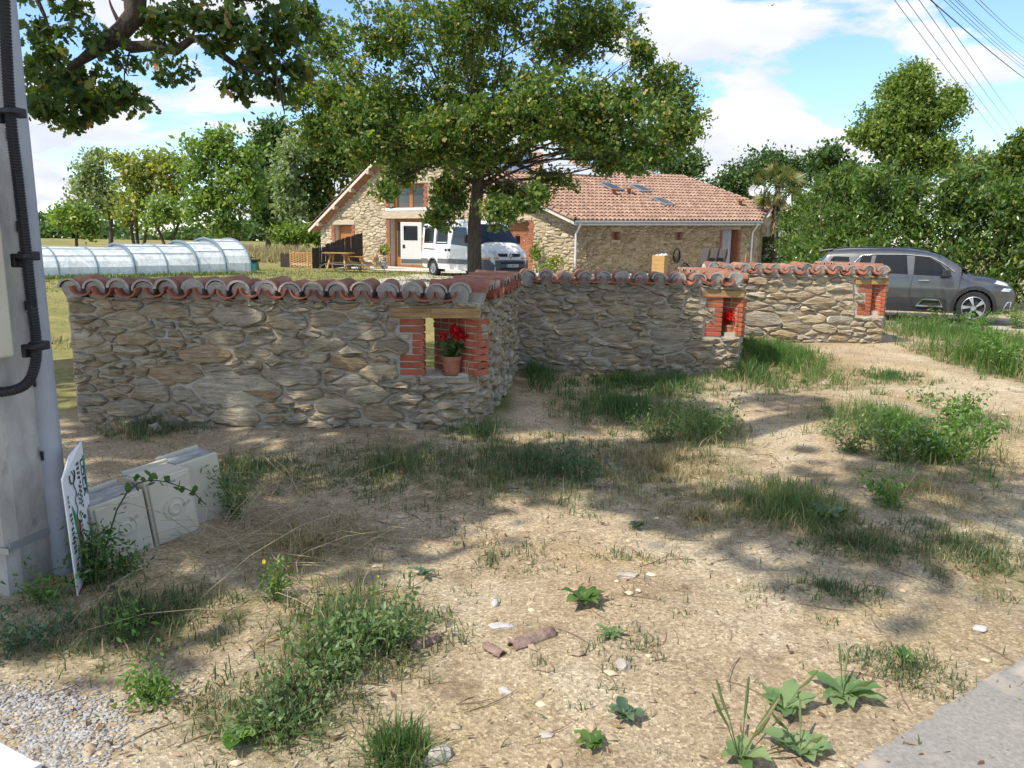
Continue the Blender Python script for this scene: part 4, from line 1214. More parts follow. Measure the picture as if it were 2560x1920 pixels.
# ------------------------------------------------------------------ white van
def text_mesh(name, body, size, mat, parent, M4, extrude=.001, align='CENTER', sx=1.0):
    cu = bpy.data.curves.new(name, 'FONT'); cu.body = body; cu.size = size; cu.align_x = align; cu.align_y = 'CENTER'; cu.extrude = extrude
    ob = bpy.data.objects.new(name, cu); COL.objects.link(ob)
    bpy.context.view_layer.update()
    me = bpy.data.meshes.new_from_object(ob)
    bpy.data.objects.remove(ob)
    me.materials.clear(); me.materials.append(mat)
    o = link(name, me, parent); o.matrix_local = M4 @ Matrix.Diagonal((sx, 1, 1, 1))
    return o
def build_van():
    van = thing('parked_van', 'white passenger van with an open rear door standing before the gable', 'van')
    L = 4.85
    top = [(0, 2.0), (.05, 2.14), (.2, 2.23), (.8, 2.26), (2.6, 2.25), (3.2, 2.2), (3.42, 2.12), (3.6, 1.97), (4.0, 1.58), (4.25, 1.33), (4.45, 1.2), (4.65, 1.05), (4.78, .9), (4.83, .75), (4.85, .6)]
    bot = [(0, .42), (.3, .36), (1, .34), (4.2, .32), (4.6, .3), (4.85, .36)]
    plan = [(0, .93), (.1, .96), (.5, .98), (3.4, .98), (4.2, .96), (4.55, .9), (4.75, .8), (4.85, .68)]
    side = [(.3, .97), (.6, 1.0), (1.2, 1.0), (1.6, .965), (2.25, .88)]
    sh = Shell(L, top, bot, plan, side, lambda x: 1.95 if x < 3.5 else .95, p=4.0)
    RW, FW, WR = .95, 3.98, .335
    wins = [(.28, 1.36, 1.0, 1.96), (1.22, 1.33, 2.05, 1.95)]
    wn_ = lambda x, z: any(a + .03 < x < c - .03 and b + .03 < z < d - .03 for a, b, c, d in wins)
    skip = lambda x, z, y: y > .5 and (math.hypot(x - RW, z - WR) < .40 or math.hypot(x - FW, z - WR) < .40 or wn_(x, z))
    mb = sh.mesh(skip, nx=130, nz=34)
    mb.build('body', M['body_white'], van, smooth=True)
    fl = MB(); fl.box((2.0, 0, .5), (3.7, 1.8, .04)); fl.build('floor', M['trim'], van)
    for s in (-1, 1):
        for (a, b, c, d) in wins:
            sh.panel([(a, b), (c, b), (c, d), (a, d)], s, -.004).build('side_window', M['clear_glass'], van, smooth='all')
            fr = MB(); fr.tube([(x, s * (sh.y(x, z) + .002), z) for x, z in ((a, b), (c, b), (c, d), (a, d), (a, b))], .028, 6); fr.build('window_seal', M['trim'], van)
        sh.panel([(2.35, 1.3), (3.55, 1.22), (3.5, 1.5), (3.3, 1.93), (2.4, 1.95)], s, .005).build('cab_window', M['car_glass'], van, smooth='all')
        sh.panel([(.02, .52), (.6, .52), (.6, .72), (.02, .72)], s, .02).build('side_trim', M['bumper'], van, smooth='all')
        sh.panel([(1.36, .56), (3.55, .56), (3.55, .74), (1.36, .74)], s, .02).build('side_trim', M['bumper'], van, smooth='all')
        rl = MB(); rl.tube([(.25, s * (sh.y(.3, 1.12) + .01), 1.12), (1.12, s * (sh.y(1, 1.12) + .01), 1.1)], .022, 6); rl.build('door_rail', M['bumper'], van)
        for xx in (1.98, 2.22):
            hd = MB(); hd.box((xx, s * (sh.y(xx, 1.08) + .012), 1.08), (.14, .04, .09)); hd.build('door_handle', M['trim'], van, bevel=.012)
        for xx in (1.12, 2.1, 3.5):
            ln = MB(); ln.tube([(xx, s * (sh.y(xx, z) + .002), z) for z in (.42, .8, 1.2, 1.5, 1.9, 2.05)], .006, 4); ln.build('door_gap', M['bumper'], van)
        for cx in (RW, FW): arch(sh, cx, .395, .44, M['bumper'], van, s, WR)
        sh.panel([(.01, 1.0), (.12, 1.0), (.12, 1.55), (.01, 1.55)], s, .008).build('tail_lamp', M['red_lamp'], van, smooth='all')
        sh.panel([(4.3, .83), (4.66, .8), (4.6, .98), (4.42, 1.17), (4.34, 1.14)], s, .012).build('headlamp', M['lamp'], van, smooth='all')
        sh.panel([(4.28, .76), (4.72, .74), (4.7, .815), (4.29, .84)], s, .016).build('indicator', M['amber'], van, smooth='all')
        wheel(van, RW, s * .86, WR, .21, .62, 8, s, 'steel'); wheel(van, FW, s * .86, WR, .21, .62, 8, s, 'steel')
        mr = MB(); mr.box((3.72, s * 1.14, 1.5), (.1, .2, .3)); mr.tube([(3.75, s * .93, 1.42), (3.73, s * 1.1, 1.45)], .03, 6); mr.build('door_mirror', M['black'], van, bevel=.03)
    # windscreen on the sloping nose
    def nose(x, y, off=.012):
        zt = sh.zt(x); w = sh.plan and float(np.interp(x, *zip(*plan))) * .9
        return (x + off, y, zt - .10 * (abs(y) / w) ** 4 + off)
    ws = MB(); P = []
    for x in (3.5, 3.62, 3.75, 3.9, 4.05, 4.18):
        w = .78 + (x - 3.5) * .12
        for k in range(9): P.append(nose(x, -w + 2 * w * k / 8))
    ws.add(P, [(i * 9 + k, (i + 1) * 9 + k, (i + 1) * 9 + k + 1, i * 9 + k + 1) for i in range(5) for k in range(8)])
    ws.build('windscreen', M['car_glass'], van, smooth='all')
    # grille bars, badge, bumper, plate
    for s in (-1, 1):
        g = MB(); g.box((4.76, s * .29, .93), (.1, .36, .12), Matrix.Rotation(R(s * 8), 3, 'Z')); g.build('grille', M['trim'], van, bevel=.015)
    for s in (-1, 1):
        g = MB(); rot = Matrix.Rotation(R(s * 24), 3, 'Z') @ Matrix.Rotation(R(-28), 3, 'Y')
        g.box((4.66, s * .66, .97), (.1, .34, .26), rot); g.build('headlamp', M['lamp'], van, bevel=.04)
        g = MB(); g.box((4.74, s * .68, .82), (.1, .38, .07), Matrix.Rotation(R(s * 24), 3, 'Z')); g.build('indicator', M['amber'], van, bevel=.015)
    bd = MB(); bd.lathe([(.05, 0), (.075, .012), (.1, 0)], 4, (4.85, 0, .9), Matrix.Rotation(R(90), 3, 'Y') @ Matrix.Diagonal((1.25, .85, 1))); bd.build('badge', M['chrome'], van)
    bp = MB(); P = []
    for k in range(17):
        y = -.97 + 1.94 * k / 16; xx = 4.93 - .34 * (abs(y) / .97) ** 3.2
        P.append((xx, y))
    prof = [(0, .3), (.02, .42), (.03, .55), (.0, .74), (-.1, .76)]
    Q = [(x + dx, y, z) for (x, y) in P for dx, z in prof]; m = len(prof)
    bp.add(Q, [(i * m + k, (i + 1) * m + k, (i + 1) * m + k + 1, i * m + k + 1) for i in range(16) for k in range(m - 1)])
    for s in (-1, 1):
        sh.panel([(4.32, .3), (4.75, .34), (4.75, .76), (4.36, .76)], s, .03).build('bumper_corner', M['bumper'], van, smooth='all')
    bp.build('front_bumper', M['bumper'], van, smooth=True)
    for z in (.66, .45):
        g = MB(); g.box((4.955, 0, z), (.03, 1.0, .07)); g.build('intake', M['trim'], van)
    pt = MB(); pt.box((4.975, .0, .555), (.015, .52, .11)); p_ = pt.build('number_plate', plain('plate_white', (.75, .75, .73), rough=.3), van)
    M4 = Matrix.Translation((4.985, 0, .555)) @ Matrix(((0, 0, 1, 0), (1, 0, 0, 0), (0, 1, 0, 0), (0, 0, 0, 1)))
    text_mesh('registration', 'BT 480 LK', .088, M['black'], p_, M4, sx=.95)
    for yy in (-.26 + .018, ): 
        bb = MB(); bb.box((4.984, yy, .555), (.006, .035, .108)); bb.build('blue_band', plain('plate_blue', (.02, .06, .4)), p_)
    # driver's side rear door, swung wide open
    dr_ = MB(); dr_.box((0, 0, 0), (.05, .86, 1.72)); hinge = Vector((.02, -.93, 0))
    dp = bpy.data.objects.new('tmp', None)
    rd = dr_.build('rear_door', M['body_white'], van, bevel=.03)
    a = R(146)
    rd.matrix_local = Matrix.Translation(hinge) @ Matrix.Rotation(a, 4, 'Z') @ Matrix.Translation((0, .43, 1.3))
    g = MB(); g.box((0, .02, .42), (.062, .6, .62)); g.build('door_window', M['car_glass'], rd, bevel=.03)
    g = MB(); g.box((0, 0, -.72), (.062, .84, .18)); g.build('door_trim', M['bumper'], rd)
    g = MB(); g.box((0, .3, -.12), (.064, .1, .14)); g.build('door_handle', M['trim'], rd)
    bpy.data.objects.remove(dp)
    # seat and headrest seen through the glass
    for yy in (-.45, .45):
        st = MB(); st.box((2.75, yy, 1.15), (.18, .5, .75)); st.lathe([(.01, 0), (.1, .04), (.11, .14), (.08, .24), (.01, .27)], 10, (2.75, yy, 1.55)); st.build('seat', M['trim'], van, bevel=.03)
    return van
van = build_van()
pf = at(1278, 690, 28.2); pr = pf + Vector((-.57, .82, 0)).normalized() * 5.2
orient(van, pr, pf)
van.location.z = .33
VL = (pf - pr).length
van.scale = (VL / 4.9, 1, 1)

# ================================================================== TREES AND HEDGES
OAK = np.array([(0, 0), (.10, .16), (.07, .24), (.24, .36), (.13, .45), (.30, .6), (.16, .68), (.2, .86), (0, 1.0), (-.2, .86), (-.16, .68), (-.30, .6), (-.13, .45), (-.24, .36), (-.07, .24), (-.10, .16)])
LANCE = np.array([(0, 0), (.17, .3), (.15, .65), (0, 1), (-.15, .65), (-.17, .3)])
RHOMB = np.array([(0, 0), (.3, .45), (0, 1), (-.3, .45)])
JAG = np.array([(0, 0), (.32, .3), (.14, .5), (.3, .8), (0, 1), (-.28, .75), (-.12, .5), (-.3, .25)])
BROAD = np.array([(0, 0), (.3, .25), (.36, .55), (.2, .85), (0, 1), (-.2, .85), (-.36, .55), (-.3, .25)])
def unit(n, r=rng):
    v = r.normal(size=(n, 3)); return v / np.linalg.norm(v, axis=1, keepdims=True)
def leaves(name, C, size, shape, mat, parent, updir=.35, vary=.35, droop=0.0, r=rng):
    """one leaf-shaped face at every point of C (n,3)"""
    n = len(C); k = len(shape)
    d = unit(n, r); d[:, 2] += updir; d /= np.linalg.norm(d, axis=1, keepdims=True)         # leaf axis
    if droop: d[:, 2] -= droop; d /= np.linalg.norm(d, axis=1, keepdims=True)
    a = np.cross(d, unit(n, r)); a /= np.linalg.norm(a, axis=1, keepdims=True) + 1e-9
    nrm = np.cross(a, d)
    s = size * (1 + r.normal(0, vary, n)).clip(.45, 1.9)
    curl = r.normal(.12, .15, n)
    V = np.empty((n, k, 3), dtype=np.float32)
    for i, (x, y) in enumerate(shape):
        V[:, i] = C + (a * x + d * (y - .3)) * s[:, None] + nrm * (s * curl * (y * (1 - y) * 2 - abs(x)))[:, None]
    Fa = np.arange(n * k).reshape(n, k)
    return npmesh(name, V.reshape(-1, 3), Fa, mat, parent)
def clump_points(clumps, per, sub, spread, r=rng, shell=.55):
    """clumps: (centre, (rx,ry,rz)). twig centres inside each ellipsoid (denser outside), leaves scattered round each twig"""
    out = []; tw = []
    for c, rad, k in clumps:
        m = max(3, int(sub * k))
        u = unit(m, r); t = (shell + (1 - shell) * r.random(m)) * (r.random(m) ** .25)
        q = np.array(c) + u * t[:, None] * np.array(rad) * (1 + r.normal(0, .12, (m, 1)))
        tw.append(q)
        pts = np.repeat(q, per, 0) + r.normal(0, 1, (m * per, 3)) * np.array([spread, spread, spread * .75])
        out.append(pts)
    return np.concatenate(out), np.concatenate(tw)
def limb(mb, p0, p1, r0, r1, bend=.15, seg=7, n=6, r=random):
    p0, p1 = Vector(p0), Vector(p1); L = (p1 - p0).length
    off = Vector((r.uniform(-1, 1), r.uniform(-1, 1), r.uniform(-.2, 1))) * L * bend
    pts = []; rad = []
    for i in range(n + 1):
        t = i / n
        pts.append(p0.lerp(p1, t) + off * math.sin(math.pi * t) * (1 - .3 * t) + Vector((r.uniform(-1, 1), r.uniform(-1, 1), r.uniform(-1, 1))) * L * .015 * (1 if 0 < i < n else 0))
        rad.append(r0 + (r1 - r0) * t ** .8)
    mb.tube(pts, rad, seg)
    return pts
def px_clump(x, y, rx, ry, Y, depth=None, k=1.0):
    c = at(x, y, Y); s = Y / F
    return (tuple(c), (rx * s, (depth if depth else (rx + ry) / 2) * s, ry * s), k)
LM = {
 'oak': leafmat('oak_leaves', [(0, (0.046, 0.092, 0.022)), (.45, (0.085, 0.153, 0.031)), (.75, (0.131, 0.200, 0.043)), (.9, (0.243, 0.276, 0.058)), (.965, (0.361, 0.317, 0.074)), (1, (0.423, 0.254, 0.085))], .38),
 'oak_near': leafmat('oak_leaves_near', [(0, (0.038, 0.076, 0.020)), (.5, (0.068, 0.121, 0.027)), (.85, (0.104, 0.161, 0.038)), (.95, (0.227, 0.227, 0.056)), (1, (0.378, 0.209, 0.076))], .35),
 'yellowing': leafmat('yellowing_leaves', [(0, (0.114, 0.177, 0.042)), (.4, (0.208, 0.271, 0.062)), (.75, (0.354, 0.354, 0.094)), (.95, (0.450, 0.416, 0.124)), (1, (0.450, 0.354, 0.124))], .42),
 'light': leafmat('light_green_leaves', [(0, (0.106, 0.189, 0.048)), (.5, (0.177, 0.271, 0.065)), (.9, (0.271, 0.354, 0.095)), (1, (0.450, 0.425, 0.141))], .4),
 'willow': leafmat('grey_green_leaves', [(0, (0.136, 0.193, 0.091)), (.5, (0.227, 0.295, 0.140)), (1, (0.386, 0.432, 0.227))], .35),
 'dark': leafmat('dark_leaves', [(0, (0.036, 0.078, 0.025)), (.5, (0.067, 0.125, 0.038)), (1, (0.125, 0.193, 0.059))], .3),
 'laurel': leafmat('laurel_leaves', [(0, (0.040, 0.090, 0.017)), (.5, (0.083, 0.154, 0.029)), (.9, (0.157, 0.229, 0.048)), (.985, (0.221, 0.262, 0.065)), (1, (0.375, 0.326, 0.032))], .32, rough=.28, spec=.5),
 'fresh': leafmat('fresh_leaves', [(0, (0.081, 0.149, 0.031)), (.5, (0.151, 0.234, 0.045)), (1, (0.274, 0.339, 0.084))], .38),
 'palm': leafmat('palm_leaves', [(0, (0.064, 0.100, 0.028)), (.5, (0.128, 0.157, 0.042)), (1, (0.283, 0.241, 0.085))], .3),
}
def tree(name, label, base, trunk_r, fork, clumps, sub, per, spread, size, shape, mat, cat='tree', bark='bark', stems=1, group=None, shell=.5, seed=1, updir=.3, limbs=True):
    r = np.random.default_rng(seed); rr = random.Random(seed)
    t = thing(name, label, cat, base, group=group)
    B = Vector(base)
    mb = MB()
    fk = Vector(fork)
    for s in range(stems):
        b0 = B + Vector((rr.uniform(-1, 1), rr.uniform(-.4, .4), -.1)) * (trunk_r * 2.2 if stems > 1 else 0) + Vector((0, 0, -.1))
        f_ = fk + Vector((rr.uniform(-1, 1), rr.uniform(-1, 1), 0)) * (trunk_r * 6 if stems > 1 else 0)
        mid = b0.lerp(f_, .5) + Vector((rr.uniform(-1, 1), rr.uniform(-1, 1), 0)) * trunk_r * .5
        rb = trunk_r / math.sqrt(stems)
        mb.tube([b0, b0 + (mid - b0) * .08, b0.lerp(mid, .5), mid, mid.lerp(f_, .6), f_], [rb * 1.45, rb * 1.12, rb, rb * .93, rb * .88, rb * .8], 12)
        if limbs:
            for i, (c, rad, k) in enumerate(clumps):
                if stems > 1 and i % stems != s: continue
                st = f_ if rr.random() < .6 else b0.lerp(f_, rr.uniform(.75, 1))
                c = Vector(c)
                pts = limb(mb, st, st.lerp(c, .92), rb * rr.uniform(.2, .36), .015, .1, 6, 5, rr)
                for q in range(3):
                    e = c + Vector((rr.uniform(-1, 1) * rad[0], rr.uniform(-1, 1) * rad[1], rr.uniform(-.7, 1) * rad[2])) * .8
                    limb(mb, pts[rr.choice([2, 3, 4])], e, rb * .09, .006, .12, 5, 4, rr)
    o = mb.build('trunk', M[bark], t, smooth='all'); o.location = -B
    P, tw = clump_points(clumps, per, sub, spread, r, shell)
    o = leaves('crown', P, size, shape, LM[mat], t, updir=updir, r=r); o.location = -B
    return t
# --- the oak in front of the gable
def oak():
    r = random.Random(3)
    base = gp(*at(1187, 700, 24.5).xy)
    L = [(1180, 30, 250, 110, 1.3), (960, 90, 170, 120, 1), (860, 235, 120, 95, .8), (1000, 290, 170, 105, 1.1), (1185, 230, 210, 130, 1.3), (1385, 250, 180, 120, 1.1), (1545, 285, 165, 115, 1.1),
         (1650, 220, 95, 110, .6), (1690, 320, 75, 60, .5), (1300, -90, 300, 120, 1.2), (1010, -70, 220, 110, .8), (1490, 60, 130, 105, .8), (1080, 375, 120, 60, .7), (1290, 385, 70, 36, .14),
         (1460, 380, 90, 36, .2), (1590, 385, 90, 45, .4), (790, 330, 60, 55, .3), (1010, 430, 80, 55, .4), (1125, 470, 60, 60, .3), (1260, 480, 60, 45, .3), (1380, 450, 60, 40, .22), (1245, 530, 60, 50, .32), (1330, 500, 50, 40, .2), (1140, 500, 50, 50, .25),
         (1100, 545, 45, 50, .2), (900, 370, 80, 50, .3), (1600, 130, 60, 60, .3), (760, 240, 60, 60, .25), (1400, 120, 140, 90, .8), (820, 120, 110, 80, .5), (1720, 260, 40, 60, .2), (1160, 130, 180, 110, .9), (1300, 510, 40, 30, .12)]
    L2 = [(1150, 330, 150, 70, 1.0), (1340, 310, 150, 60, .8), (1010, 370, 120, 50, .6), (1515, 415, 36, 32, .1), (1350, 490, 34, 34, .1), (1580, 410, 34, 30, .12), (960, 470, 36, 34, .1), (1200, 400, 110, 45, .3), (900, 300, 90, 60, .5), (1250, 290, 120, 70, .7), (1440, 320, 90, 60, .5)]
    cl = []
    for i, (x, y, rx, ry, k) in enumerate(L):
        cl.append(px_clump(x, y, rx, ry, 24.5 + r.uniform(-2.6, 2.6), None, k))
    for (x, y, rx, ry, k) in L2: cl.append(px_clump(x, y, rx, ry, 22.3 + r.uniform(-.8, .8), None, k))
    t = tree('oak_tree', 'leafy oak with a straight bare lower trunk standing in front of the van', base, .225, at(1200, 400, 24.5), cl, 95, 40, .15, .125, JAG, 'oak', seed=4, shell=.3)
    return t
oak()
# --- the large oak beside the photographer: limbs and leaf sprays hang into the top left, the rest shades the foreground
def near_oak():
    rr = random.Random(11)
    t = thing('oak_tree', 'spreading oak limb with dark lobed leaves hanging into the sky beside the concrete pole', 'tree', (-9.2, 7.6, 0))
    B = Vector((-9.2, 7.6, 0))
    mb = MB()
    fork = Vector((-8.7, 7.7, 4.6))
    mb.tube([B + Vector((0, 0, -.2)), B + Vector((0, 0, .3)), B + Vector((.1, 0, 2)), fork], [.62, .48, .43, .38], 14)
    Yd = 9.0
    P = lambda x, y, d=0: at(x, y, Yd + d)
    main = [fork, Vector((-6.4, 8.4, 6.6)), P(365, -120), P(338, -20), P(338, 40), P(305, 78), P(258, 112), P(205, 150), P(150, 190)]
    mb.tube(main, [.3, .24, .15, .125, .115, .1, .085, .05, .02], 9)
    br = [P(288, 96), P(330, 118), P(385, 114), P(440, 128), P(478, 98), P(510, 95), P(545, 130), P(592, 165), P(650, 183)]
    mb.tube(br, [.07, .066, .058, .05, .046, .043, .04, .034, .02], 8)
    for a, b_, r0 in ((P(85, -20), P(150, 150), .035), (P(545, 130), P(620, 105), .02), (P(690, 175), P(712, 285), .012), (P(390, 114), P(410, 190), .01), (P(300, 60), P(270, -10), .03), (P(478, 98), P(500, 20), .02), (P(592, 165), P(660, 90), .02),
                      (P(250, 115), P(320, 190), .03), (P(200, 150), P(110, 230), .03), (P(180, 160), P(230, 270), .025), (P(650, 183), P(700, 240), .015), (P(330, 118), P(310, 230), .012)):
        limb(mb, a, b_, r0, .006, .1, 6, 5, rr)
    dead = [P(700, 200), P(704, 240), P(712, 284)]
    mb.tube(dead, [.012, .01, .004], 5)
    for tgt, r0 in ((Vector((-11.5, 3, 9)), .22), (Vector((-6, 3.0, 9)), .22), (Vector((-12, 10, 9)), .2), (Vector((-7, 5, 11)), .2), (Vector((-9, 6.5, 12)), .2)):
        limb(mb, fork, tgt, r0, .04, .12, 8, 7, rr)
    tr = mb.build('trunk', M['bark'], t, smooth='all'); tr.location = -B
    spr = [(165, 205, 105, 85, 1.7), (115, 150, 60, 90, .7), (230, 255, 90, 55, 1.0), (300, 235, 70, 40, .55), (120, 270, 60, 45, .6), (180, 310, 60, 20, .2), (95, 60, 60, 50, .3), (230, 90, 80, 60, .35), (180, 20, 60, 40, .2),
           (420, 55, 70, 50, .6), (500, 40, 80, 45, .6), (590, 70, 80, 60, .9), (650, 130, 70, 55, .9), (700, 80, 90, 80, 1.0), (600, 215, 50, 45, .45), (690, 215, 55, 45, .45), (415, 195, 40, 25, .14), (470, 185, 30, 25, .1), (395, 145, 50, 20, .16), (360, 60, 30, 40, .15),
           (740, 180, 50, 60, .4), (760, 40, 80, 60, .6), (540, 110, 40, 30, .2), (620, -30, 150, 60, .8), (330, -60, 220, 60, .8), (130, -50, 120, 60, .6), (300, 160, 60, 20, .15), (350, 270, 40, 22, .14)]
    cl = [px_clump(x, y, rx, ry, Yd + rr.uniform(-.6, .6), min(rx, ry) * 1.1, k) for x, y, rx, ry, k in spr]
    Pn, tw = clump_points(cl, 11, 40, .06, np.random.default_rng(5), .2)
    o = leaves('leaf_spray', Pn, .105, OAK, LM['oak_near'], t, updir=0, droop=.25, r=np.random.default_rng(6)); o.location = -B
    # the crown out of sight overhead
    far = []
    r2 = random.Random(8)
    CL = CROWN_OVERHEAD
    for (x, y, z, q, k) in CL:
        far.append(((x, y, z), (q, q, q * .6), k))
    Pf, tw = clump_points(far, 22, 30, .22, np.random.default_rng(9), .3)
    o = leaves('crown', Pf, .2, BROAD, LM['oak_near'], t, r=np.random.default_rng(10)); o.location = -B
    return t
CROWN_OVERHEAD = []
def shade(gx, gy, z, q, k):     # a clump at height z that shades ground spot (gx, gy)
    CROWN_OVERHEAD.append((gx + SUN_TO.x / SUN_TO.z * z, gy + SUN_TO.y / SUN_TO.z * z, z, q, k))
for gx, gy, z, q, k in ((-3.5, 7.5, 9.5, 1.6, 1.3), (-1.6, 7.6, 9.2, 1.4, 1.2), (-2.8, 6.2, 8.5, 1.4, 1.2), (-1.0, 6.0, 8.0, 1.2, 1.1), (.2, 7.2, 8.8, 1.2, 1.1), (.6, 8.8, 8.6, 1.2, 1.1), (1.8, 9.6, 9.0, 1.1, .9),
                        (-1.2, 9.6, 10, 1.5, 1.0), (-2.6, 4.7, 7.6, 1.2, 1.0), (-.9, 4.6, 7.2, 1.1, .9), (.3, 5.6, 8.2, 1.0, .75), (-2.2, 3.5, 7.5, 1.0, .7), (1.3, 7.6, 9.5, .9, .6),
                        (2.0, 4.6, 9, .6, .35), (2.9, 5.4, 10, .6, .3), (3.5, 4.7, 10, .6, .3), (2.6, 10.6, 10, .8, .6), (-5.2, 9, 9.5, 1.6, 1.0), (-5, 6, 9, 1.6, 1.0), (-6.5, 7.5, 10, 1.6, .8), (3.0, 8.0, 10, .5, .25), (1.7, 3.6, 9, .4, .16), (1.25, 4.5, 9, .5, .24), (.7, 5.3, 8.5, .6, .3)):
    shade(gx, gy, z, q, k)
near_oak()

# --- background, left: field trees beyond the pool
GT = 'field trees beyond the pool'
def bg(name, label, px, base_y, Y, r, fork_y, cl, sub, per, size, mat, shape=RHOMB, stems=1, group=GT, seed=1, spread=.32, shell=.4):
    b = at(px, base_y, Y); b.z = float(gz(b.x, b.y))
    f = at(px + 4, fork_y, Y)
    return tree(name, label, tuple(b), r, f, [px_clump(x, y, rx, ry, Y + dy, None, k) for x, y, rx, ry, dy, k in cl], sub, per, spread, size, shape, LM[mat], stems=stems, group=group, seed=seed, shell=shell) if False else \
        tree(name, label, tuple(b), r, f, [px_clump(x, y, rx, ry, Y + dy, None, k) for x, y, rx, ry, dy, k in cl], sub, per, spread, size, shape, mat, stems=stems, group=group, seed=seed, shell=shell)
bg('field_tree', 'small round bushy tree, leftmost of those beyond the pool', 190, 606, 62, .12, 570, [(185, 535, 50, 40, 0, 1), (160, 550, 30, 28, 1, .5), (220, 550, 35, 40, 0, .7), (225, 580, 25, 20, 0, .3)], 60, 22, .3, 'light', seed=31)
bg('field_tree', 'thin pale grey-green tree with a single curved trunk beyond the pool', 274, 606, 58, .17, 545, [(225, 430, 50, 50, 0, 1), (255, 490, 48, 48, 0, 1), (205, 475, 35, 45, 0, .7), (285, 520, 34, 34, 0, .6), (235, 395, 34, 24, 0, .4)], 46, 22, .28, 'willow', seed=32)
bg('field_tree', 'yellowing tree on several trunks between the grey-green and the taller tree', 345, 607, 56, .22, 560, [(330, 430, 55, 45, 0, 1), (400, 415, 60, 42, 0, 1), (350, 490, 60, 50, 0, 1), (430, 470, 50, 50, 0, .9), (320, 545, 45, 30, 0, .5), (300, 395, 25, 24, 0, .2), (460, 410, 30, 25, 0, .3)], 50, 22, .3, 'yellowing', stems=3, seed=33)
bg('field_tree', 'slim light green tree with twin trunks in front of the hedge line', 410, 606, 54, .15, 555, [(400, 520, 42, 40, 0, .7), (440, 540, 30, 36, 0, .5), (385, 560, 26, 24, 0, .3)], 50, 20, .28, 'light', stems=2, seed=34)
bg('field_tree', 'tallest light green field tree behind the right end of the pool', 558, 606, 52, .22, 555, [(540, 370, 70, 42, 0, 1), (500, 430, 55, 60, 0, .9), (590, 430, 70, 60, 0, 1), (545, 500, 85, 50, 0, 1.2), (630, 480, 46, 60, 0, .7), (560, 560, 60, 36, 0, .8), (470, 360, 34, 20, 0, .15), (560, 335, 40, 18, 0, .2), (620, 385, 40, 30, 0, .4), (490, 520, 36, 40, 0, .4)], 54, 22, .3, 'light', stems=2, seed=35)
GG = 'dark trees of the grove left of the house'
bg('grove_tree', 'dark narrow tree standing just left of the grove', 668, 606, 66, .25, 560, [(665, 370, 45, 50, 0, 1), (690, 330, 45, 40, 0, .8), (660, 450, 45, 55, 0, 1), (665, 530, 40, 50, 0, 1)], 70, 22, .36, 'dark', seed=41, group=GG, spread=.4)
bg('grove_tree', 'pale grey-green tree at the edge of the grove', 735, 605, 60, .25, 560, [(715, 440, 36, 70, 0, 1), (740, 380, 50, 50, 0, 1), (730, 520, 45, 50, 0, 1)], 64, 22, .32, 'willow', seed=42, group=GG, spread=.36)
bg('grove_tree', 'tall dark green tree rising behind the left roof slope', 830, 605, 62, .35, 520, [(800, 380, 80, 80, 0, 1.4), (850, 300, 80, 70, 0, 1.2), (780, 470, 70, 70, 0, 1.3), (870, 400, 80, 80, 0, 1.2), (800, 540, 60, 50, 0, .8)], 66, 24, .36, 'oak', seed=43, group=GG, spread=.42)
bg('grove_tree', 'broad dark tree hidden behind the roof ridge and the oak crown', 960, 600, 66, .4, 480, [(930, 260, 90, 70, 0, 1.2), (1000, 300, 100, 80, 0, 1.2), (1090, 310, 100, 70, 0, 1.1)], 50, 24, .4, 'dark', seed=44, group=GG, spread=.45)
bg('field_shrub', 'bright green low shrub against the grove at the house corner', 735, 616, 50, .06, 600, [(715, 590, 50, 24, 0, 1), (765, 585, 50, 30, 0, 1), (800, 590, 30, 26, 0, .6)], 80, 20, .2, 'fresh', seed=45, group='shrubs by the lawn', spread=.2)
# trees behind the house and on the right
GH = 'trees behind the house'
bg('garden_tree', 'dark conifer-like tree showing above the roof ridge', 1560, 600, 72, .3, 480, [(1470, 380, 90, 60, 0, 1), (1580, 370, 90, 60, 0, 1), (1680, 400, 60, 60, 0, .9), (1730, 420, 36, 50, 0, .7), (1640, 340, 60, 40, 0, .5)], 66, 22, .36, 'dark', seed=51, group=GH, spread=.4)
bg('garden_tree', 'rounded dark green tree behind the palm', 1890, 640, 52, .25, 560, [(1840, 455, 60, 60, 0, 1), (1920, 420, 80, 50, 0, 1.2), (1990, 440, 60, 55, 0, 1), (1870, 520, 80, 50, 0, 1.1), (1800, 490, 36, 45, 0, .5)], 110, 26, .2, 'dark', seed=52, group=GH, spread=.32)
bg('garden_tree', 'small dark tree top between the palm and the tall tree', 2080, 640, 42, .15, 520, [(2070, 400, 46, 50, 0, 1), (2110, 430, 40, 40, 0, .6)], 60, 20, .26, 'dark', seed=53, group=GH)
bg('garden_tree', 'tall wind-blown green tree rising above the laurel hedge', 2275, 680, 36, .28, 420, [(2270, 220, 75, 50, 0, 1), (2235, 290, 80, 65, 0, 1.2), (2330, 290, 70, 60, 0, 1.1), (2260, 370, 90, 60, 0, 1.3), (2350, 390, 60, 55, 0, 1), (2190, 340, 50, 45, 0, .6), (2290, 180, 40, 22, 0, .3), (2270, 450, 80, 50, 0, 1), (2380, 250, 34, 34, 0, .4), (2150, 330, 26, 22, 0, .15)], 120, 30, .15, 'fresh', shape=JAG, seed=54, group=GH, spread=.22)
bg('garden_tree', 'hazy grey-green tree right of the tall tree', 2440, 650, 56, .2, 520, [(2430, 410, 50, 36, 0, 1), (2480, 430, 50, 40, 0, 1), (2420, 470, 50, 40, 0, .8)], 56, 20, .3, 'willow', seed=55, group=GH)
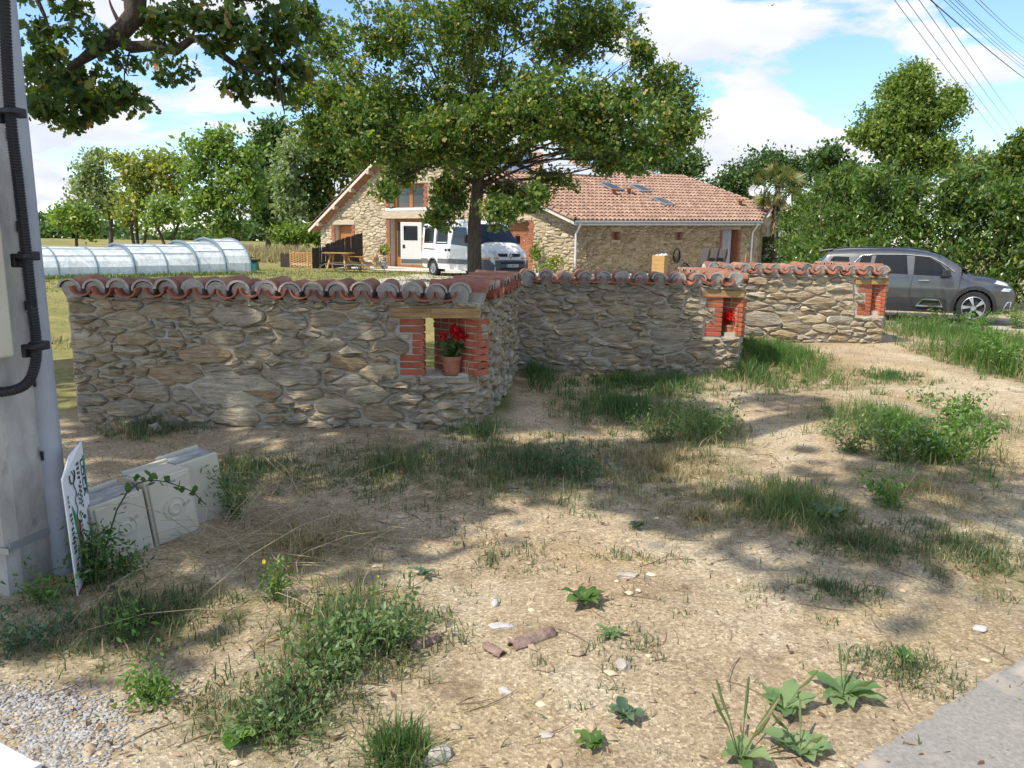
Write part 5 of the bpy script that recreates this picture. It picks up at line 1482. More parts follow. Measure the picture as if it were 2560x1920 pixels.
bg('garden_tree', 'dark tree cut by the right edge of the picture', 2550, 650, 46, .25, 500, [(2530, 400, 50, 50, 0, 1), (2580, 360, 50, 50, 0, 1), (2520, 460, 60, 40, 0, .8), (2600, 450, 60, 60, 0, .8)], 66, 20, .28, 'oak', seed=56, group=GH)

# --- laurel hedge: a row of bushes along the drive
def hedge():
    pts = [(12.9, 35.0, 3.0), (12.4, 32.2, 3.4), (11.8, 29.5, 3.6), (11.3, 27.0, 3.7), (10.8, 24.6, 3.6), (10.9, 22.8, 3.5), (12.2, 21.9, 3.35), (13.6, 21.2, 3.2), (15.1, 20.5, 3.1), (16.6, 19.8, 3.1), (18.2, 19.0, 3.1)]
    t = thing('laurel_hedge', 'dense glossy laurel hedge running along the drive behind the grey car', 'hedge', (10.8, 24.6, 0.2))
    t['kind'] = 'thing'
    B = Vector(t.location); rr = random.Random(2); r = np.random.default_rng(77)
    mb = MB(); cl = []
    for (x, y, h) in pts:
        g = float(gz(x, y))
        for k in range(5):
            limb(mb, (x + rr.uniform(-.3, .3), y + rr.uniform(-.3, .3), g - .05), (x + rr.uniform(-1, 1), y + rr.uniform(-1, 1), g + h * rr.uniform(.6, .9)), .05, .012, .1, 6, 5, rr)
        for zf, q, kk in ((.2, 1.15, .8), (.45, 1.3, 1.1), (.68, 1.2, 1.1), (.86, .85, .9)):
            cl.append(((x + rr.uniform(-.2, .2), y + rr.uniform(-.2, .2), g + h * zf), (q, q, h * .19), kk))
        for k in range(4):
            cl.append(((x + rr.uniform(-.8, .8), y + rr.uniform(-.6, .6), g + h * rr.uniform(.93, 1.08)), (.28, .28, .36), .18))
    o = mb.build('stems', M['twig'], t, smooth='all'); o.location = -B
    P, tw = clump_points(cl, 22, 98, .13, r, .6)
    o = leaves('foliage', P, .14, LANCE, LM['laurel'], t, updir=.75, r=r); o.location = -B
hedge()
b = at(1925, 665, 41); g = float(gz(b.x, b.y))
t = thing('clipped_hedge', 'low clipped dark hedge between the house end and the laurel', 'hedge', (b.x, b.y, g)); t['kind'] = 'thing'
r = np.random.default_rng(3)
n = 9000; q = r.random((n, 3)); f = r.integers(0, 3, n)
q[f == 0, 1] = r.random((f == 0).sum()) * .12; q[f == 1, 2] = 1 - r.random((f == 1).sum()) * .1; q[f == 2, 0] = r.random((f == 2).sum()) * .08
P = np.stack([(q[:, 0] - .4) * 2.2, q[:, 1] * 1.2, q[:, 2] * 1.75], 1) + r.normal(0, .03, (n, 3))
leaves('foliage', P, .11, RHOMB, LM['dark'], t, r=r)
mb = MB()
for k in range(5): limb(mb, (-.7 + .4 * k, .6, -.05), (-.7 + .4 * k, .6, 1.4), .03, .01)
mb.build('stems', M['twig'], t)

# --- palm by the house end
def palm():
    Y = 40.0; b = at(1932, 690, Y); b.z = float(gz(b.x, b.y)); top = at(1945, 470, Y)
    t = thing('palm_tree', 'shaggy fan palm with a hairy trunk beside the house end', 'tree', tuple(b))
    r = random.Random(4)
    mb = MB(); H = top - b
    mb.tube([Vector((0, 0, -.1)), H * .3, H * .6, H * .8, H], [.16, .14, .16, .2, .12], 12); mb.build('trunk', M['bark'], t, smooth='all')
    sk = MB()
    for k in range(260):                                     # hanging dead leaf bases
        a = r.uniform(0, 6.28); z = r.uniform(.5, .95); p = H * z; d = Vector((math.cos(a), math.sin(a), 0))
        q = p + d * .16; e = q + d * r.uniform(.1, .45) + Vector((0, 0, -r.uniform(.3, .75))); s = d.cross(Vector((0, 0, 1))) * .035
        sk.add([q - s, q + s, e], [(0, 1, 2)])
    tag(sk.build('dead_leaves', leafmat('dead_palm', [(0, (.12, .09, .05)), (1, (.3, .23, .13))], .2), t), kind='stuff')
    for k in range(34):
        a = r.uniform(0, 6.28); el = r.uniform(-.75, 1.3); L = r.uniform(.7, 1.0)
        d = Vector((math.cos(a) * math.cos(el), math.sin(a) * math.cos(el), math.sin(el)))
        c = H + d * L; s = d.orthogonal().normalized(); w = d.cross(s)
        if abs(w.z) > abs(s.z): s, w = w, s
        fm = MB(); fm.tube([H, H + d * L * .6, c], [.02, .015, .012], 4)
        for j in range(17):
            th = R(-80 + 10 * j); e = c + (d * math.cos(th) + s * math.sin(th)) * r.uniform(.5, .72) + Vector((0, 0, -.12 * r.random()))
            m_ = c.lerp(e, .5) + Vector((0, 0, .02)); o_ = (d * -math.sin(th) + s * math.cos(th)) * .032
            fm.add([c, m_ - o_, e, m_ + o_], [(0, 1, 2, 3)])
        fm.build('frond', LM['palm'], t)
palm()
# --- far hedgerow and dry reeds at the end of the lawn
r = np.random.default_rng(12)
X = r.uniform(-150, 60, 26000); Yh = 150 + r.normal(0, 4, len(X)) + np.abs(X) * .1
hh = (2.6 + 1.6 * np.sin(X * .11) + 1.2 * np.sin(X * .37 + 1)) * r.random(len(X)) ** .8
P = np.stack([X, Yh, gz(X, Yh) + hh], 1)
tag(leaves('hedgerow', P, .9, RHOMB, LM['dark'], None, r=r), 'far dark hedgerow along the end of the field', 'hedgerow', kind='stuff')

# ================================================================== NEAR THINGS
M['concrete'] = surf('pole_concrete', [(.3, (.27, .255, .23)), (.7, (.5, .475, .43))], scale=7, stretch=(1, 1, .45), rough=.92, bump=.35, bscale=70, mode='pos', spots=(9, .66, (.2, .18, .15)))
M['guard'] = plain('grey_pvc', (.34, .36, .39), rough=.55)
M['cream'] = surf('cream_polyester', [(.3, (.5, .45, .34)), (.7, (.6, .55, .43))], scale=5, rough=.6, bump=.08, bscale=50, spots=(13, .63, (.34, .3, .22)))
M['grime'] = surf('weathered_polyester', [(.3, (.2, .2, .2)), (.55, (.36, .35, .33)), (.75, (.52, .5, .46))], scale=11, rough=.8, bump=.2, bscale=60, stretch=(1, 2, 1))
def utility_pole():
    t = thing('utility_pole', 'square concrete utility pole with recessed panels at the left edge', 'utility pole', (-2.46, 3.56, 0), R(-14))
    W0, W1, H = .40, .33, 8.5
    mb = MB()
    def ring(z, inset=0.0):
        w = (W0 + (W1 - W0) * z / H) / 2 - inset; c = .05
        return [(-w + c, -w, z), (w - c, -w, z), (w, -w + c, z), (w, w - c, z), (w - c, w, z), (-w + c, w, z), (-w, w - c, z), (-w, -w + c, z)]
    P = ring(-.3) + ring(H); n = 8
    # set the front back by 4 cm so that the recesses have depth
    P = [(x, max(y, -.5 * W0 + .045 + (0.035 * z / H)), z) for x, y, z in P]
    mb.add(P, [tuple(range(8))[::-1], tuple(range(8, 16))] + [(i, (i + 1) % 8, 8 + (i + 1) % 8, 8 + i) for i in range(8)])
    zs = [(-.3, .06), (.26, .34), (.66, .78), (1.12, 1.24), (1.6, 1.72), (2.1, 2.22), (2.6, 2.72), (3.1, 3.22), (3.6, 3.72), (4.1, 8.5)]
    for s in (-1, 1):
        for z0, z1 in ((-.3, 8.5),):
            w0 = W0 / 2; w1 = W1 / 2
            a0, b0 = s * (w0 - .03), s * (w0 - .115); a1, b1 = s * (w1 - .03), s * (w1 - .1)
            mb.add([(a0, -w0, z0), (b0, -w0, z0), (b0 - s * .015, -w0 + .05, z0), (a0 + s * .03, -w0 + .05, z0), (a1, -w1, z1), (b1, -w1, z1), (b1 - s * .015, -w1 + .05, z1), (a1 + s * .03, -w1 + .05, z1)],
                   [(0, 1, 5, 4), (1, 2, 6, 5), (3, 0, 4, 7), (0, 3, 2, 1), (4, 5, 6, 7)] if s < 0 else [(1, 0, 4, 5), (2, 1, 5, 6), (0, 3, 7, 4), (0, 1, 2, 3), (7, 6, 5, 4)])
    for z0, z1 in zs:
        w = (W0 + (W1 - W0) * (z0 + z1) / 2 / H) / 2
        mb.box((0, -w + .027, (z0 + z1) / 2), (2 * w - .21, .05, z1 - z0))
    mb.build('shaft', M['concrete'], t)
    iv = t.matrix_basis.inverted() if False else (Matrix.Translation(t.location) @ Matrix.Rotation(R(-14), 4, 'Z')).inverted()
    # grey cable guard up the right-hand face
    g = MB(); pr = []
    for k in range(9):
        a = math.pi * k / 8 - math.pi / 2
        pr.append((.058 * math.cos(a), .05 * math.sin(a)))
    Q = []
    for z in (-.05, 1.3, 2.95):
        w = (W0 + (W1 - W0) * z / H) / 2
        Q += [(w + x - .004, .07 + y, z) for x, y in pr]
    m = 9
    g.add(Q, [(i * m + k, i * m + k + 1, (i + 1) * m + k + 1, (i + 1) * m + k) for i in range(2) for k in range(8)]); g.build('cable_guard', M['guard'], t, smooth='all')
    for z in (.62, .98, 1.34, 1.7, 2.1):
        b_ = MB(); w = (W0 + (W1 - W0) * z / H) / 2; b_.box((w + .012, .015, z), (.012, .006, .045)); b_.build('guard_slot', M['black'], t)
    cb = MB(); w = W1 / 2 + .02; cb.tube([(w, .07, 2.8), (w, .07, 3.6), (w - .02, .06, 8)], .026, 8); cb.build('cable', M['black'], t)
    # corrugated conduit bending into the cabinet
    path = [(8, -60), (16, 120), (27, 300), (45, 450), (62, 600), (80, 763), (90, 850), (88, 910), (70, 955), (35, 975), (-20, 982)]
    pts = [iv @ at(x, y, 3.36) for x, y in path]
    dense = []
    for i in range(len(pts) - 1):
        L = (pts[i + 1] - pts[i]).length; k = max(2, int(L / .006))
        for j in range(k):
            tt = j / k; p0 = pts[max(i - 1, 0)]; p1, p2 = pts[i], pts[i + 1]; p3 = pts[min(i + 2, len(pts) - 1)]
            dense.append(.5 * ((2 * p1) + (p2 - p0) * tt + (2 * p0 - 5 * p1 + 4 * p2 - p3) * tt ** 2 + (-p0 + 3 * p1 - 3 * p2 + p3) * tt ** 3))
    c = MB(); c.tube(dense, [.0235 if (i % 2) else .0195 for i in range(len(dense))], 10); c.build('corrugated_conduit', M['black'], t)
    for (x, y) in ((22, 278), (58, 640), (84, 866)):
        p = iv @ at(x, y, 3.36); k_ = MB(); k_.box(p + Vector((0, .0, 0)), (.07, .06, .022)); k_.box(p + Vector((-.034, .0, -.02)), (.022, .055, .06)); k_.box(p + Vector((0, .03, 0)), (.045, .08, .04)); k_.build('clamp', M['black'], t, bevel=.006)
    s_ = MB(); w = W0 / 2 + .003
    s_.box((0, -.02 - w + .015, .22), (2 * w, .006, .03)); s_.box((w, 0.0, .24), (.006, 2 * w, .03)); s_.build('steel_band', M['grey_metal'], t)
    bx = MB(); p = iv @ at(27, 875, 3.27); bx.box((p.x - .22, p.y - .05, p.z + .42), (.44, .14, .9)); bx.build('cabinet', M['cream'], t, bevel=.012)
    return t
utility_pole()

GB = 'plastic meter boxes beside the pole'
def meter_box(label, x0, y0, x1, y1, h, depth, door, yaw_lean=0.0, dirt='grime', lift=0.0):
    a, b = gnd(x0, y0), gnd(x1, y1); u = (b - a); u.z = 0; w = u.length; u.normalize()
    t = thing('meter_box', label, 'meter box', (a.x, a.y, a.z - .03 + lift), math.atan2(u.y, u.x), GB)
    t.rotation_euler = (R(-4), R(-5), math.atan2(u.y, u.x))
    mb = MB(); mb.box((w / 2, depth / 2, h / 2), (w, depth, h)); mb.build('housing', M['cream'], t, bevel=.008)
    tp = MB(); tp.box((w / 2, depth / 2 + .004, h + .003), (w - .03, depth - .035, .008)); tp.build('weathered_top', M[dirt], t)
    rm = MB(); rm.box((w / 2, depth - .008, h + .012), (w, .022, .03)); rm.build('back_rim', M['cream'], t, bevel=.006)
    if door:
        d = MB(); d.box((w / 2, -.006, h / 2 + .01), (w - .03, .016, h - .05)); dd = d.build('door', M['cream'], t, bevel=.006)
        fr = MB(); rot = Matrix.Rotation(R(90), 3, 'X')
        fr.lathe([(.062, .0), (.064, .004), (.058, .004), (.056, .0)], 24, (w * .52, -.014, h * .52), rot); fr.lathe([(.038, 0), (.037, .008), (.026, .012), (.022, .006), (.001, .006)], 24, (w * .52, -.014, h * .52), rot)
        fr.build('latch', M['cream'], dd, smooth=True)
        nt_ = MB(); nt_.box((w * .55, -.0145, h * .9), (.045, .002, .012)); nt_.build('maker_mark', M['grime'], dd)
    return t
meter_box('grimy cream meter box with a round latch, nearest the sign', 258, 1416, 388, 1368, .345, .25, True)
meter_box('clean cream meter box with a round latch, middle of the three', 392, 1366, 504, 1330, .395, .25, True, dirt='cream')
meter_box('plain grey-topped meter box, farthest of the three', 470, 1318, 572, 1285, .40, .2, False)

def sign():
    a = gnd(196, 1489); top_n = at(156, 1200, a.y - .01); far = at(204, 1104, a.y + .36)
    t = thing('sign_panel', 'white printed sign panel leaning on edge between the pole and meter boxes', 'sign', tuple(a))
    P0 = Vector((0, 0, -.02)); P1 = top_n - a; P2 = far - a; P3 = P2 - P1 + P0
    n_ = (P1 - P0).cross(P2 - P1).normalized()
    if n_.x < 0: n_ = -n_
    mb = MB(); mb.slab([P0, P1, P1.lerp(P2, .5) + Vector((-.012, 0, .02)), P2, P3], -n_ * .006); mb.build('panel', M['white'], t)
    ux = (P1 - P0).normalized(); uy = n_.cross(ux).normalized()          # text reads up the near edge
    if uy.dot(P2 - P1) > 0: uy = -uy
    H = (P1 - P0).length; Wd = abs((P2 - P1).dot(uy))
    def M4(s, q): 
        p = P0 + ux * s - uy * q + n_ * .003
        return Matrix(((ux.x, uy.x, n_.x, p.x), (ux.y, uy.y, n_.y, p.y), (ux.z, uy.z, n_.z, p.z), (0, 0, 0, 1)))
    def MT(s, q):
        tx = -ux; ty = n_.cross(tx); p = P0 + ux * s - uy * q + n_ * .003
        return Matrix(((tx.x, ty.x, n_.x, p.x), (tx.y, ty.y, n_.y, p.y), (tx.z, ty.z, n_.z, p.z), (0, 0, 0, 1)))
    text_mesh('lettering', 'LOCA', .07, M['black'], t, MT(.5, Wd * .84), .0008)
    pb = MB()
    for (s0, s1, q, hh) in ((.36, .6, .68, .007), (.38, .6, .62, .007), (.12, .5, .1, .006), (.12, .5, .15, .006), (.1, .46, .5, .005), (.1, .46, .54, .005)):
        k = int((s1 - s0) / .022)
        for i in range(k):
            if random.random() < .8:
                c = P0 + ux * (s0 + (s1 - s0) * (i + .5) / k) - uy * (Wd * q) + n_ * .0032
                pb.slab([c - ux * .007 - uy * hh, c + ux * .007 - uy * hh, c + ux * .007 + uy * hh, c - ux * .007 + uy * hh], n_ * .0006)
    tag(pb.build('small_print', M['black'], t), kind='stuff')
    sc = MB(); pts = []
    for k in range(60):
        th = k * .5; pts.append(P0 + ux * (.22 + .0062 * k) - uy * (Wd * .4 + .012 * math.sin(th) + .006 * math.sin(th * .37)) + n_ * .004)
    sc.tube(pts, .0022, 5)
    pts = [P0 + ux * (.56 + .035 * math.cos(a_)) - uy * (Wd * .36 + .045 * math.sin(a_)) + n_ * .004 for a_ in [1 + .2 * i for i in range(22)]]
    sc.tube(pts, .003, 5); sc.build('script_line', M['black'], t)
    def tri(pts_, nm, col):
        m_ = MB(); m_.slab([P0 + ux * s - uy * (Wd * q) + n_ * .003 for s, q in pts_], n_ * .0006); m_.build(nm, plain(nm, col, rough=.5), t)
    tri([(.22, .34), (.44, .2), (.36, .36)], 'green_mark', (.02, .25, .09)); tri([(.12, .42), (.22, .34), (.37, .36), (.3, .45)], 'red_mark', (.4, .05, .04))
    tri([(.4, .93), (.6, .93), (.6, .99), (.4, .99)], 'green_band', (.02, .3, .25)); tri([(-.01, .02), (.03, .02), (.05, .6), (.0, .6)], 'red_foot', (.3, .05, .05))
sign()
# white board lying at the lower left corner
c = gnd(20, 1912); t = thing('white_board', 'white board lying on the pale chippings in the lower left corner', 'board', tuple(c), R(-28))
mb = MB(); mb.box((-.28, -.17, .02), (.8, .4, .02)); mb.build('panel', M['white'], t, bevel=.004)
mb = MB(); mb.box((.122, -.17, .021), (.02, .4, .026)); mb.build('edge_strip', plain('pale_edge', (.7, .7, .7)), t)

# --- geraniums in the niches
M['petal'] = leafmat('geranium_petals', [(0, (.42, .004, .008)), (.6, (.62, .01, .012)), (1, (.8, .03, .02))], .3, tint=(1.2, .6, .6))
def geranium(label, p, sc, heads, seed, dense=1.0):
    t = thing('potted_geranium', label, 'flower pot', tuple(p), group='red geraniums in the wall niches'); t.scale = (sc, sc, sc)
    r = np.random.default_rng(seed)
    mb = MB(); mb.lathe([(.001, .008), (.052, .008), (.07, .012), (.082, .13), (.09, .132), (.092, .165), (.083, .166), (.078, .135), (.001, .135)], 24); mb.build('pot', M['terracotta'], t, smooth=True)
    mb = MB(); mb.lathe([(.001, 0), (.08, 0), (.092, .022), (.086, .022), (.078, .008), (.001, .006)], 24); mb.build('saucer', M['terracotta'], t, smooth=True)
    mb = MB(); mb.lathe([(.001, .155), (.04, .152), (.078, .148)], 14); mb.build('soil', M['soil'], t)
    st = MB()
    for (x, y, z, q) in heads: limb(st, (x * .15, y * .15, .15), (x, y, z), .005, .003, .1, 5, 5)
    st.build('stems', LM['fresh'], t)
    C = r.normal(0, 1, (int(70 * dense), 3)) * np.array([.055, .045, .04]) + np.array([0, 0, .22])
    leaves('leaves', C, .055, BROAD, LM['dark'], t, updir=.1, r=r)
    for (x, y, z, q) in heads:
        n = 90; d = unit(n, r); P = np.array([x, y, z]) + d * q * (.75 + .3 * r.random((n, 1)))
        leaves('flower_head', P, q * .62, BROAD, M['petal'], t, updir=.2, r=r)
p = at(1130, 926, 6.70); p.z = .503
geranium('potted red geranium with three round flower heads in the nearest niche', p, 1.0, [(.03, -.03, .40, .045), (-.075, -.03, .345, .032), (.13, -.01, .35, .042), (.055, -.02, .36, .04)], 2)
p = at(1822, 845, 9.86); p.z = .525
geranium('geranium with a wide red flower mass in the middle wall niche', p, .85, [(-.06, -.03, .3, .06), (.03, -.03, .36, .06), (.08, -.02, .28, .05), (-.09, -.02, .2, .05), (.0, -.05, .27, .06)], 3)
p = at(2188, 800, 12.47); p.z = .603
geranium('small geranium with one red flower in the far wall niche', p, .8, [(.03, -.02, .38, .05), (.0, -.03, .33, .03)], 4, .6)

# ================================================================== TERRACE AND YARD
def on_g(x, Y, dz=0.0):
    p = at(x, 660, Y); return Vector((p.x, p.y, float(gz(p.x, p.y)) + dz))
M['dark_wood'] = surf('dark_stained_wood', [(.3, (.03, .024, .02)), (.7, (.07, .055, .045))], scale=8, stretch=(5, 5, 1), rough=.85, bump=.3)
def fence(label, A, B, h0, h1, n, step=None):
    t = thing('plank_fence', label, 'fence', tuple(A)); t['kind'] = 'thing'
    d = (B - A); d.z = 0; L = d.length; u = d / L; ang = math.atan2(u.y, u.x)
    r = random.Random(n)
    for i in range(n):
        s = (i + .5) / n; h = h0 + (h1 - h0) * s + r.uniform(-.03, .03)
        mb = MB(); w = L / n * .86
        mb.add([(-w / 2, -.012, 0), (w / 2, -.012, 0), (w / 2, .012, 0), (-w / 2, .012, 0), (-w / 2, -.012, h - .02), (w / 2, -.012, h + .02), (w / 2, .012, h + .02), (-w / 2, .012, h - .02)], [(3, 2, 1, 0), (4, 5, 6, 7), (0, 1, 5, 4), (1, 2, 6, 5), (2, 3, 7, 6), (3, 0, 4, 7)])
        o = mb.build('plank', M['dark_wood'], t); o.location = u * (L * s) + Vector((0, r.uniform(-.01, .01), 0)); o.rotation_euler = (0, r.uniform(-.012, .012), ang)
    for z in (.25, .8):
        mb = MB(); mb.box((0, 0, 0), (L, .04, .08)); o = mb.build('rail', M['dark_wood'], t); o.location = u * (L / 2) + Vector((-u.y, u.x, 0)) * .04 + Vector((0, 0, z * h0 / 1.0)); o.rotation_euler = (0, 0, ang)
fence('dark plank fence with a sloping top edge rising to the gable', on_g(815, 36.8), on_g(908, 39.6), 1.12, 1.75, 24)
fence('short level stretch of dark plank fence left of the table', on_g(781, 36.3), on_g(814, 36.8), .98, 1.02, 7)
fence('low dark board beside the woven wattle panel', on_g(701, 37.2), on_g(725, 37.0), .66, .66, 5)
def wattle():
    a, b = on_g(727, 37), on_g(780, 36.6); t = thing('wattle_panel', 'woven wattle panel between two posts left of the dark fence', 'fence panel', tuple(a)); t['kind'] = 'thing'
    d = b - a; u = d.normalized(); L = d.length
    for s in (0, .82, 1.0):
        mb = MB(); mb.tube([u * L * s, u * L * s + Vector((0, 0, .86))], .045, 8); mb.build('post', M['wood'], t)
    for k in range(13):
        z = .06 + .055 * k; pts = [u * (L * j / 16) + Vector((-u.y, u.x, 0)) * .03 * math.sin(j * 1.57 + math.pi * (k % 2)) + Vector((0, 0, z)) for j in range(17)]
        mb = MB(); mb.tube(pts, .022, 5); mb.build('withy', M['wood'], t)
wattle()
def table():
    t = thing('picnic_table', 'pine terrace table with angled legs before the dark fence', 'table', tuple(on_g(847, 35.6, .03)), R(-12))
    for k in range(5):
        mb = MB(); mb.box((0, -.34 + .17 * k, .74), (1.25, .155, .035)); mb.build('board', M['wood'], t)
    for s in (-1, 1):
        for q in (-1, 1):
            mb = MB(); mb.tube([(s * .32, q * .12, .7), (s * .45, q * .3, 0)], .05, 4); mb.build('leg', M['wood'], t)
        mb = MB(); mb.box((s * .36, 0, .68), (.08, .7, .08)); mb.build('bearer', M['wood'], t)
    mb = MB(); mb.box((0, 0, .3), (.8, .08, .06)); mb.build('stretcher', M['wood'], t)
table()
def slat_chair(label, p, rz):
    t = thing('slatted_chair', label, 'chair', tuple(p), rz, 'slatted garden armchairs on the terrace')
    for k in range(5):
        mb = MB(); y = -.2 + .1 * k; P = Vector((-.2, y, .3)); Q = Vector((-.52, y * 1.15, 1.05 - abs(k - 2) * .035))
        mb.slab([P + Vector((0, -.043, 0)), P + Vector((0, .043, 0)), Q + Vector((0, .047, 0)), Q + Vector((0, -.047, 0))], (.02, 0, .008)); mb.build('back_slat', M['wood'], t)
    for k in range(5):
        mb = MB(); x = .36 - .12 * k; mb.box((x, 0, .36 - .022 * k), (.1, .52, .022)); mb.build('seat_slat', M['wood'], t)
    for s in (-1, 1):
        mb = MB(); mb.box((.02, s * .33, .56), (.78, .13, .025)); mb.build('arm', M['wood'], t)
        mb = MB(); mb.box((.36, s * .3, .275), (.1, .03, .55)); mb.build('leg', M['wood'], t)
        mb = MB(); mb.slab([(.4, s * .27, .4), (.4, s * .27, .28), (-.62, s * .27, .0), (-.62, s * .27, .1)], (0, s * .025, 0)); mb.build('side_rail', M['wood'], t)
        mb = MB(); mb.box((-.3, s * .3, .28), (.09, .03, .56)); mb.build('leg', M['wood'], t)
    return t
slat_chair('pine slatted armchair nearer the table', on_g(890, 36.0, .03), R(188))
slat_chair('pine slatted armchair nearer the glazed door', on_g(922, 36.3, .03), R(188))
M['sling'] = plain('taupe_sling', (.34, .31, .28), rough=.9)
def lounger(label, p, rz):
    t = thing('sun_lounger', label, 'sun lounger', tuple(p), rz, 'low curved sun loungers at the lawn edge')
    prof = [(-.95, .06), (-.85, .22), (-.7, .31), (-.5, .33), (-.2, .30), (.2, .3), (.6, .3), (.95, .3)]
    for s in (-1, 1):
        mb = MB(); mb.tube([(x, s * .3, z) for x, z in prof], .018, 6); mb.build('side_frame', M['bumper'], t)
        mb = MB(); mb.tube([(-.4, s * .3, .31), (-.3, s * .31, .15), (-.22, s * .31, 0)], .016, 6); mb.build('leg', M['bumper'], t)
        mb = MB(); mb.tube([(.7, s * .3, .3), (.8, s * .31, .15), (.85, s * .31, 0)], .016, 6); mb.build('leg', M['bumper'], t)
    mb = MB(); P = [(x, y, z - .005 - (.02 if abs(y) < .1 else 0)) for x, z in prof[1:] for y in (-.29, 0, .29)]
    mb.add(P, [(i * 3 + k, (i + 1) * 3 + k, (i + 1) * 3 + k + 1, i * 3 + k + 1) for i in range(6) for k in range(2)]); mb.build('sling', M['sling'], t, smooth='all')
lounger('low sun lounger in front of the table', on_g(852, 33.6), R(8))
lounger('low sun lounger in front of the armchairs', on_g(912, 33.2), R(4))
def pot_shrub():
    p = on_g(961, 36.4, .03); t = thing('potted_shrub', 'yellow-green shrub in a grey pot beside the glazed door', 'potted plant', tuple(p))
    mb = MB(); mb.lathe([(.001, 0), (.14, 0), (.2, .3), (.22, .3), (.22, .36), (.19, .36), (.001, .3)], 18); mb.build('pot', M['grime'], t, smooth=True)
    mb = MB()
    for k in range(6): limb(mb, (0, 0, .3), (random.uniform(-.25, .25), random.uniform(-.2, .2), random.uniform(.7, 1.05)), .015, .005, .1, 5, 4)
    mb.build('stems', M['twig'], t)
    P, tw = clump_points([((0, 0, .85), (.3, .28, .24), 1)], 20, 30, .06, np.random.default_rng(4), .3); leaves('foliage', P, .085, RHOMB, LM['yellowing'], t)
pot_shrub()
def wall_shrub(label, x, Y, h, w, n, mat='light'):
    p = on_g(x, Y); t = thing('wall_shrub', label, 'shrub', tuple(p), group='shrubs along the house wall'); r = np.random.default_rng(int(x))
    mb = MB()
    for k in range(6): limb(mb, (0, 0, -.03), (r.uniform(-w, w), r.uniform(-.2, .2), h * r.uniform(.6, .95)), .014, .004, .1, 5, 4)
    mb.build('stems', M['twig'], t)
    P, tw = clump_points([((0, 0, h * .55), (w, w * .6, h * .48), 1)], 14, n, .08, r, .2); leaves('foliage', P, .09, BROAD, LM[mat], t, r=r)
wall_shrub('straggly climbing shrub on the gable right of the van', 1342, 34.2, 1.6, .3, 26, 'fresh')
wall_shrub('low dry shrub at the foot of the house corner', 1390, 33.2, 1.0, .5, 26, 'yellowing')
wall_shrub('low weedy clump at the gable foot beside the van', 1362, 32.6, .5, .45, 26, 'light')
def store_box():
    p = on_g(1650, 31.8, .03); t = thing('storage_box', 'square slatted wooden box standing before the side wall', 'box', tuple(p), R(-28))
    for k in range(5):
        for i, (cx, cy, sx, sy) in enumerate(((0, -.25, .52, .03), (.25, 0, .03, .47), (-.25, 0, .03, .47), (0, .25, .46, .03))):
            mb = MB(); mb.box((cx, cy, .088 + .172 * k), (sx, sy, .166)); mb.build('plank', M['wood'], t)
    mb = MB(); mb.box((0, 0, .86), (.5, .5, .03)); mb.build('lid', M['wood'], t)
    b = thing('bag', 'limp white and blue bag lying on the wooden box', 'bag', (p.x, p.y, p.z + .876), R(-28))
    mb = MB(); r = random.Random(1); P = []; nx, ny = 12, 8
    for i in range(nx + 1):
        for j in range(ny + 1):
            x, y = i / nx - .5, j / ny - .5; e = (1 - (2 * x) ** 4) * (1 - (2 * y) ** 4)
            P.append((x * .56, y * .46, .004 + .11 * max(0, e) ** .5 * (.8 + .25 * math.sin(x * 17 + y * 9) + r.uniform(-.1, .1)) * (.6 + x)))
    f1 = [(i * (ny + 1) + j, (i + 1) * (ny + 1) + j, (i + 1) * (ny + 1) + j + 1, i * (ny + 1) + j + 1) for i in range(nx) for j in range(ny)]
    mb.add(P, f1); mb.m = [1 if (k // ny) % 4 == 1 else 0 for k in range(len(f1))]
    mb.build('sack', [plain('bag_white', (.62, .66, .7), rough=.35), plain('bag_blue', (.12, .25, .36), rough=.35)], b, smooth='all')
store_box()
p = spt(S(1687, 635)[0], S(1687, 635)[1], .1); t = thing('hose_coil', 'black hose coiled on a wall hook above the wooden box', 'hose', tuple(p), math.atan2(su.y, su.x))
for k in range(4):
    mb = MB(); rr = .2 + .022 * k; mb.tube([(rr * .8 * math.cos(a * .3), -.02 * (k % 2) - .03, rr * 1.25 * math.sin(a * .3) - .03 * k) for a in range(22)], .018, 6); mb.build('loop', M['black'], t)
mb = MB(); mb.tube([(0, .08, .2), (0, -.1, .2), (0, -.1, .26)], .015, 6); mb.build('hook', M['grey_metal'], t)
def van_seats():
    for i, (x, lab) in enumerate(((1752, 'left one of three'), (1774, 'middle one of three'), (1795, 'right one of three'))):
        p = on_g(x, 33.6 + .25 * i, .03); t = thing('vehicle_seat', f'grey removed vehicle seat by the side wall, {lab}', 'seat', tuple(p), R(205), 'vehicle seats standing by the side wall')
        mb = MB(); mb.box((.12, 0, .38), (.5, .44, .14)); mb.build('cushion', M['seat_cloth'], t, bevel=.04)
        mb = MB(); rot = Matrix.Rotation(R(-14), 3, 'Y'); mb.box((-.2, 0, .8), (.12, .44, .78), rot); mb.build('backrest', M['seat_cloth'], t, bevel=.05)
        mb = MB(); mb.box((-.29, 0, .78), (.03, .36, .5), rot); mb.build('back_pocket', M['trim'], t, bevel=.02)
        for s in (-1, 1):
            mb = MB(); mb.tube([(.3, s * .16, .32), (.3, s * .16, 0), (-.15, s * .16, 0), (-.15, s * .16, .32)], .02, 6); mb.build('leg', M['trim'], t)
M['seat_cloth'] = plain('seat_cloth', (.075, .07, .066), rough=.95)
van_seats()
p = on_g(1715, 33.4, .03); t = thing('netting_heap', 'heap of tangled black netting left of the vehicle seats', 'netting', tuple(p)); r = np.random.default_rng(4)
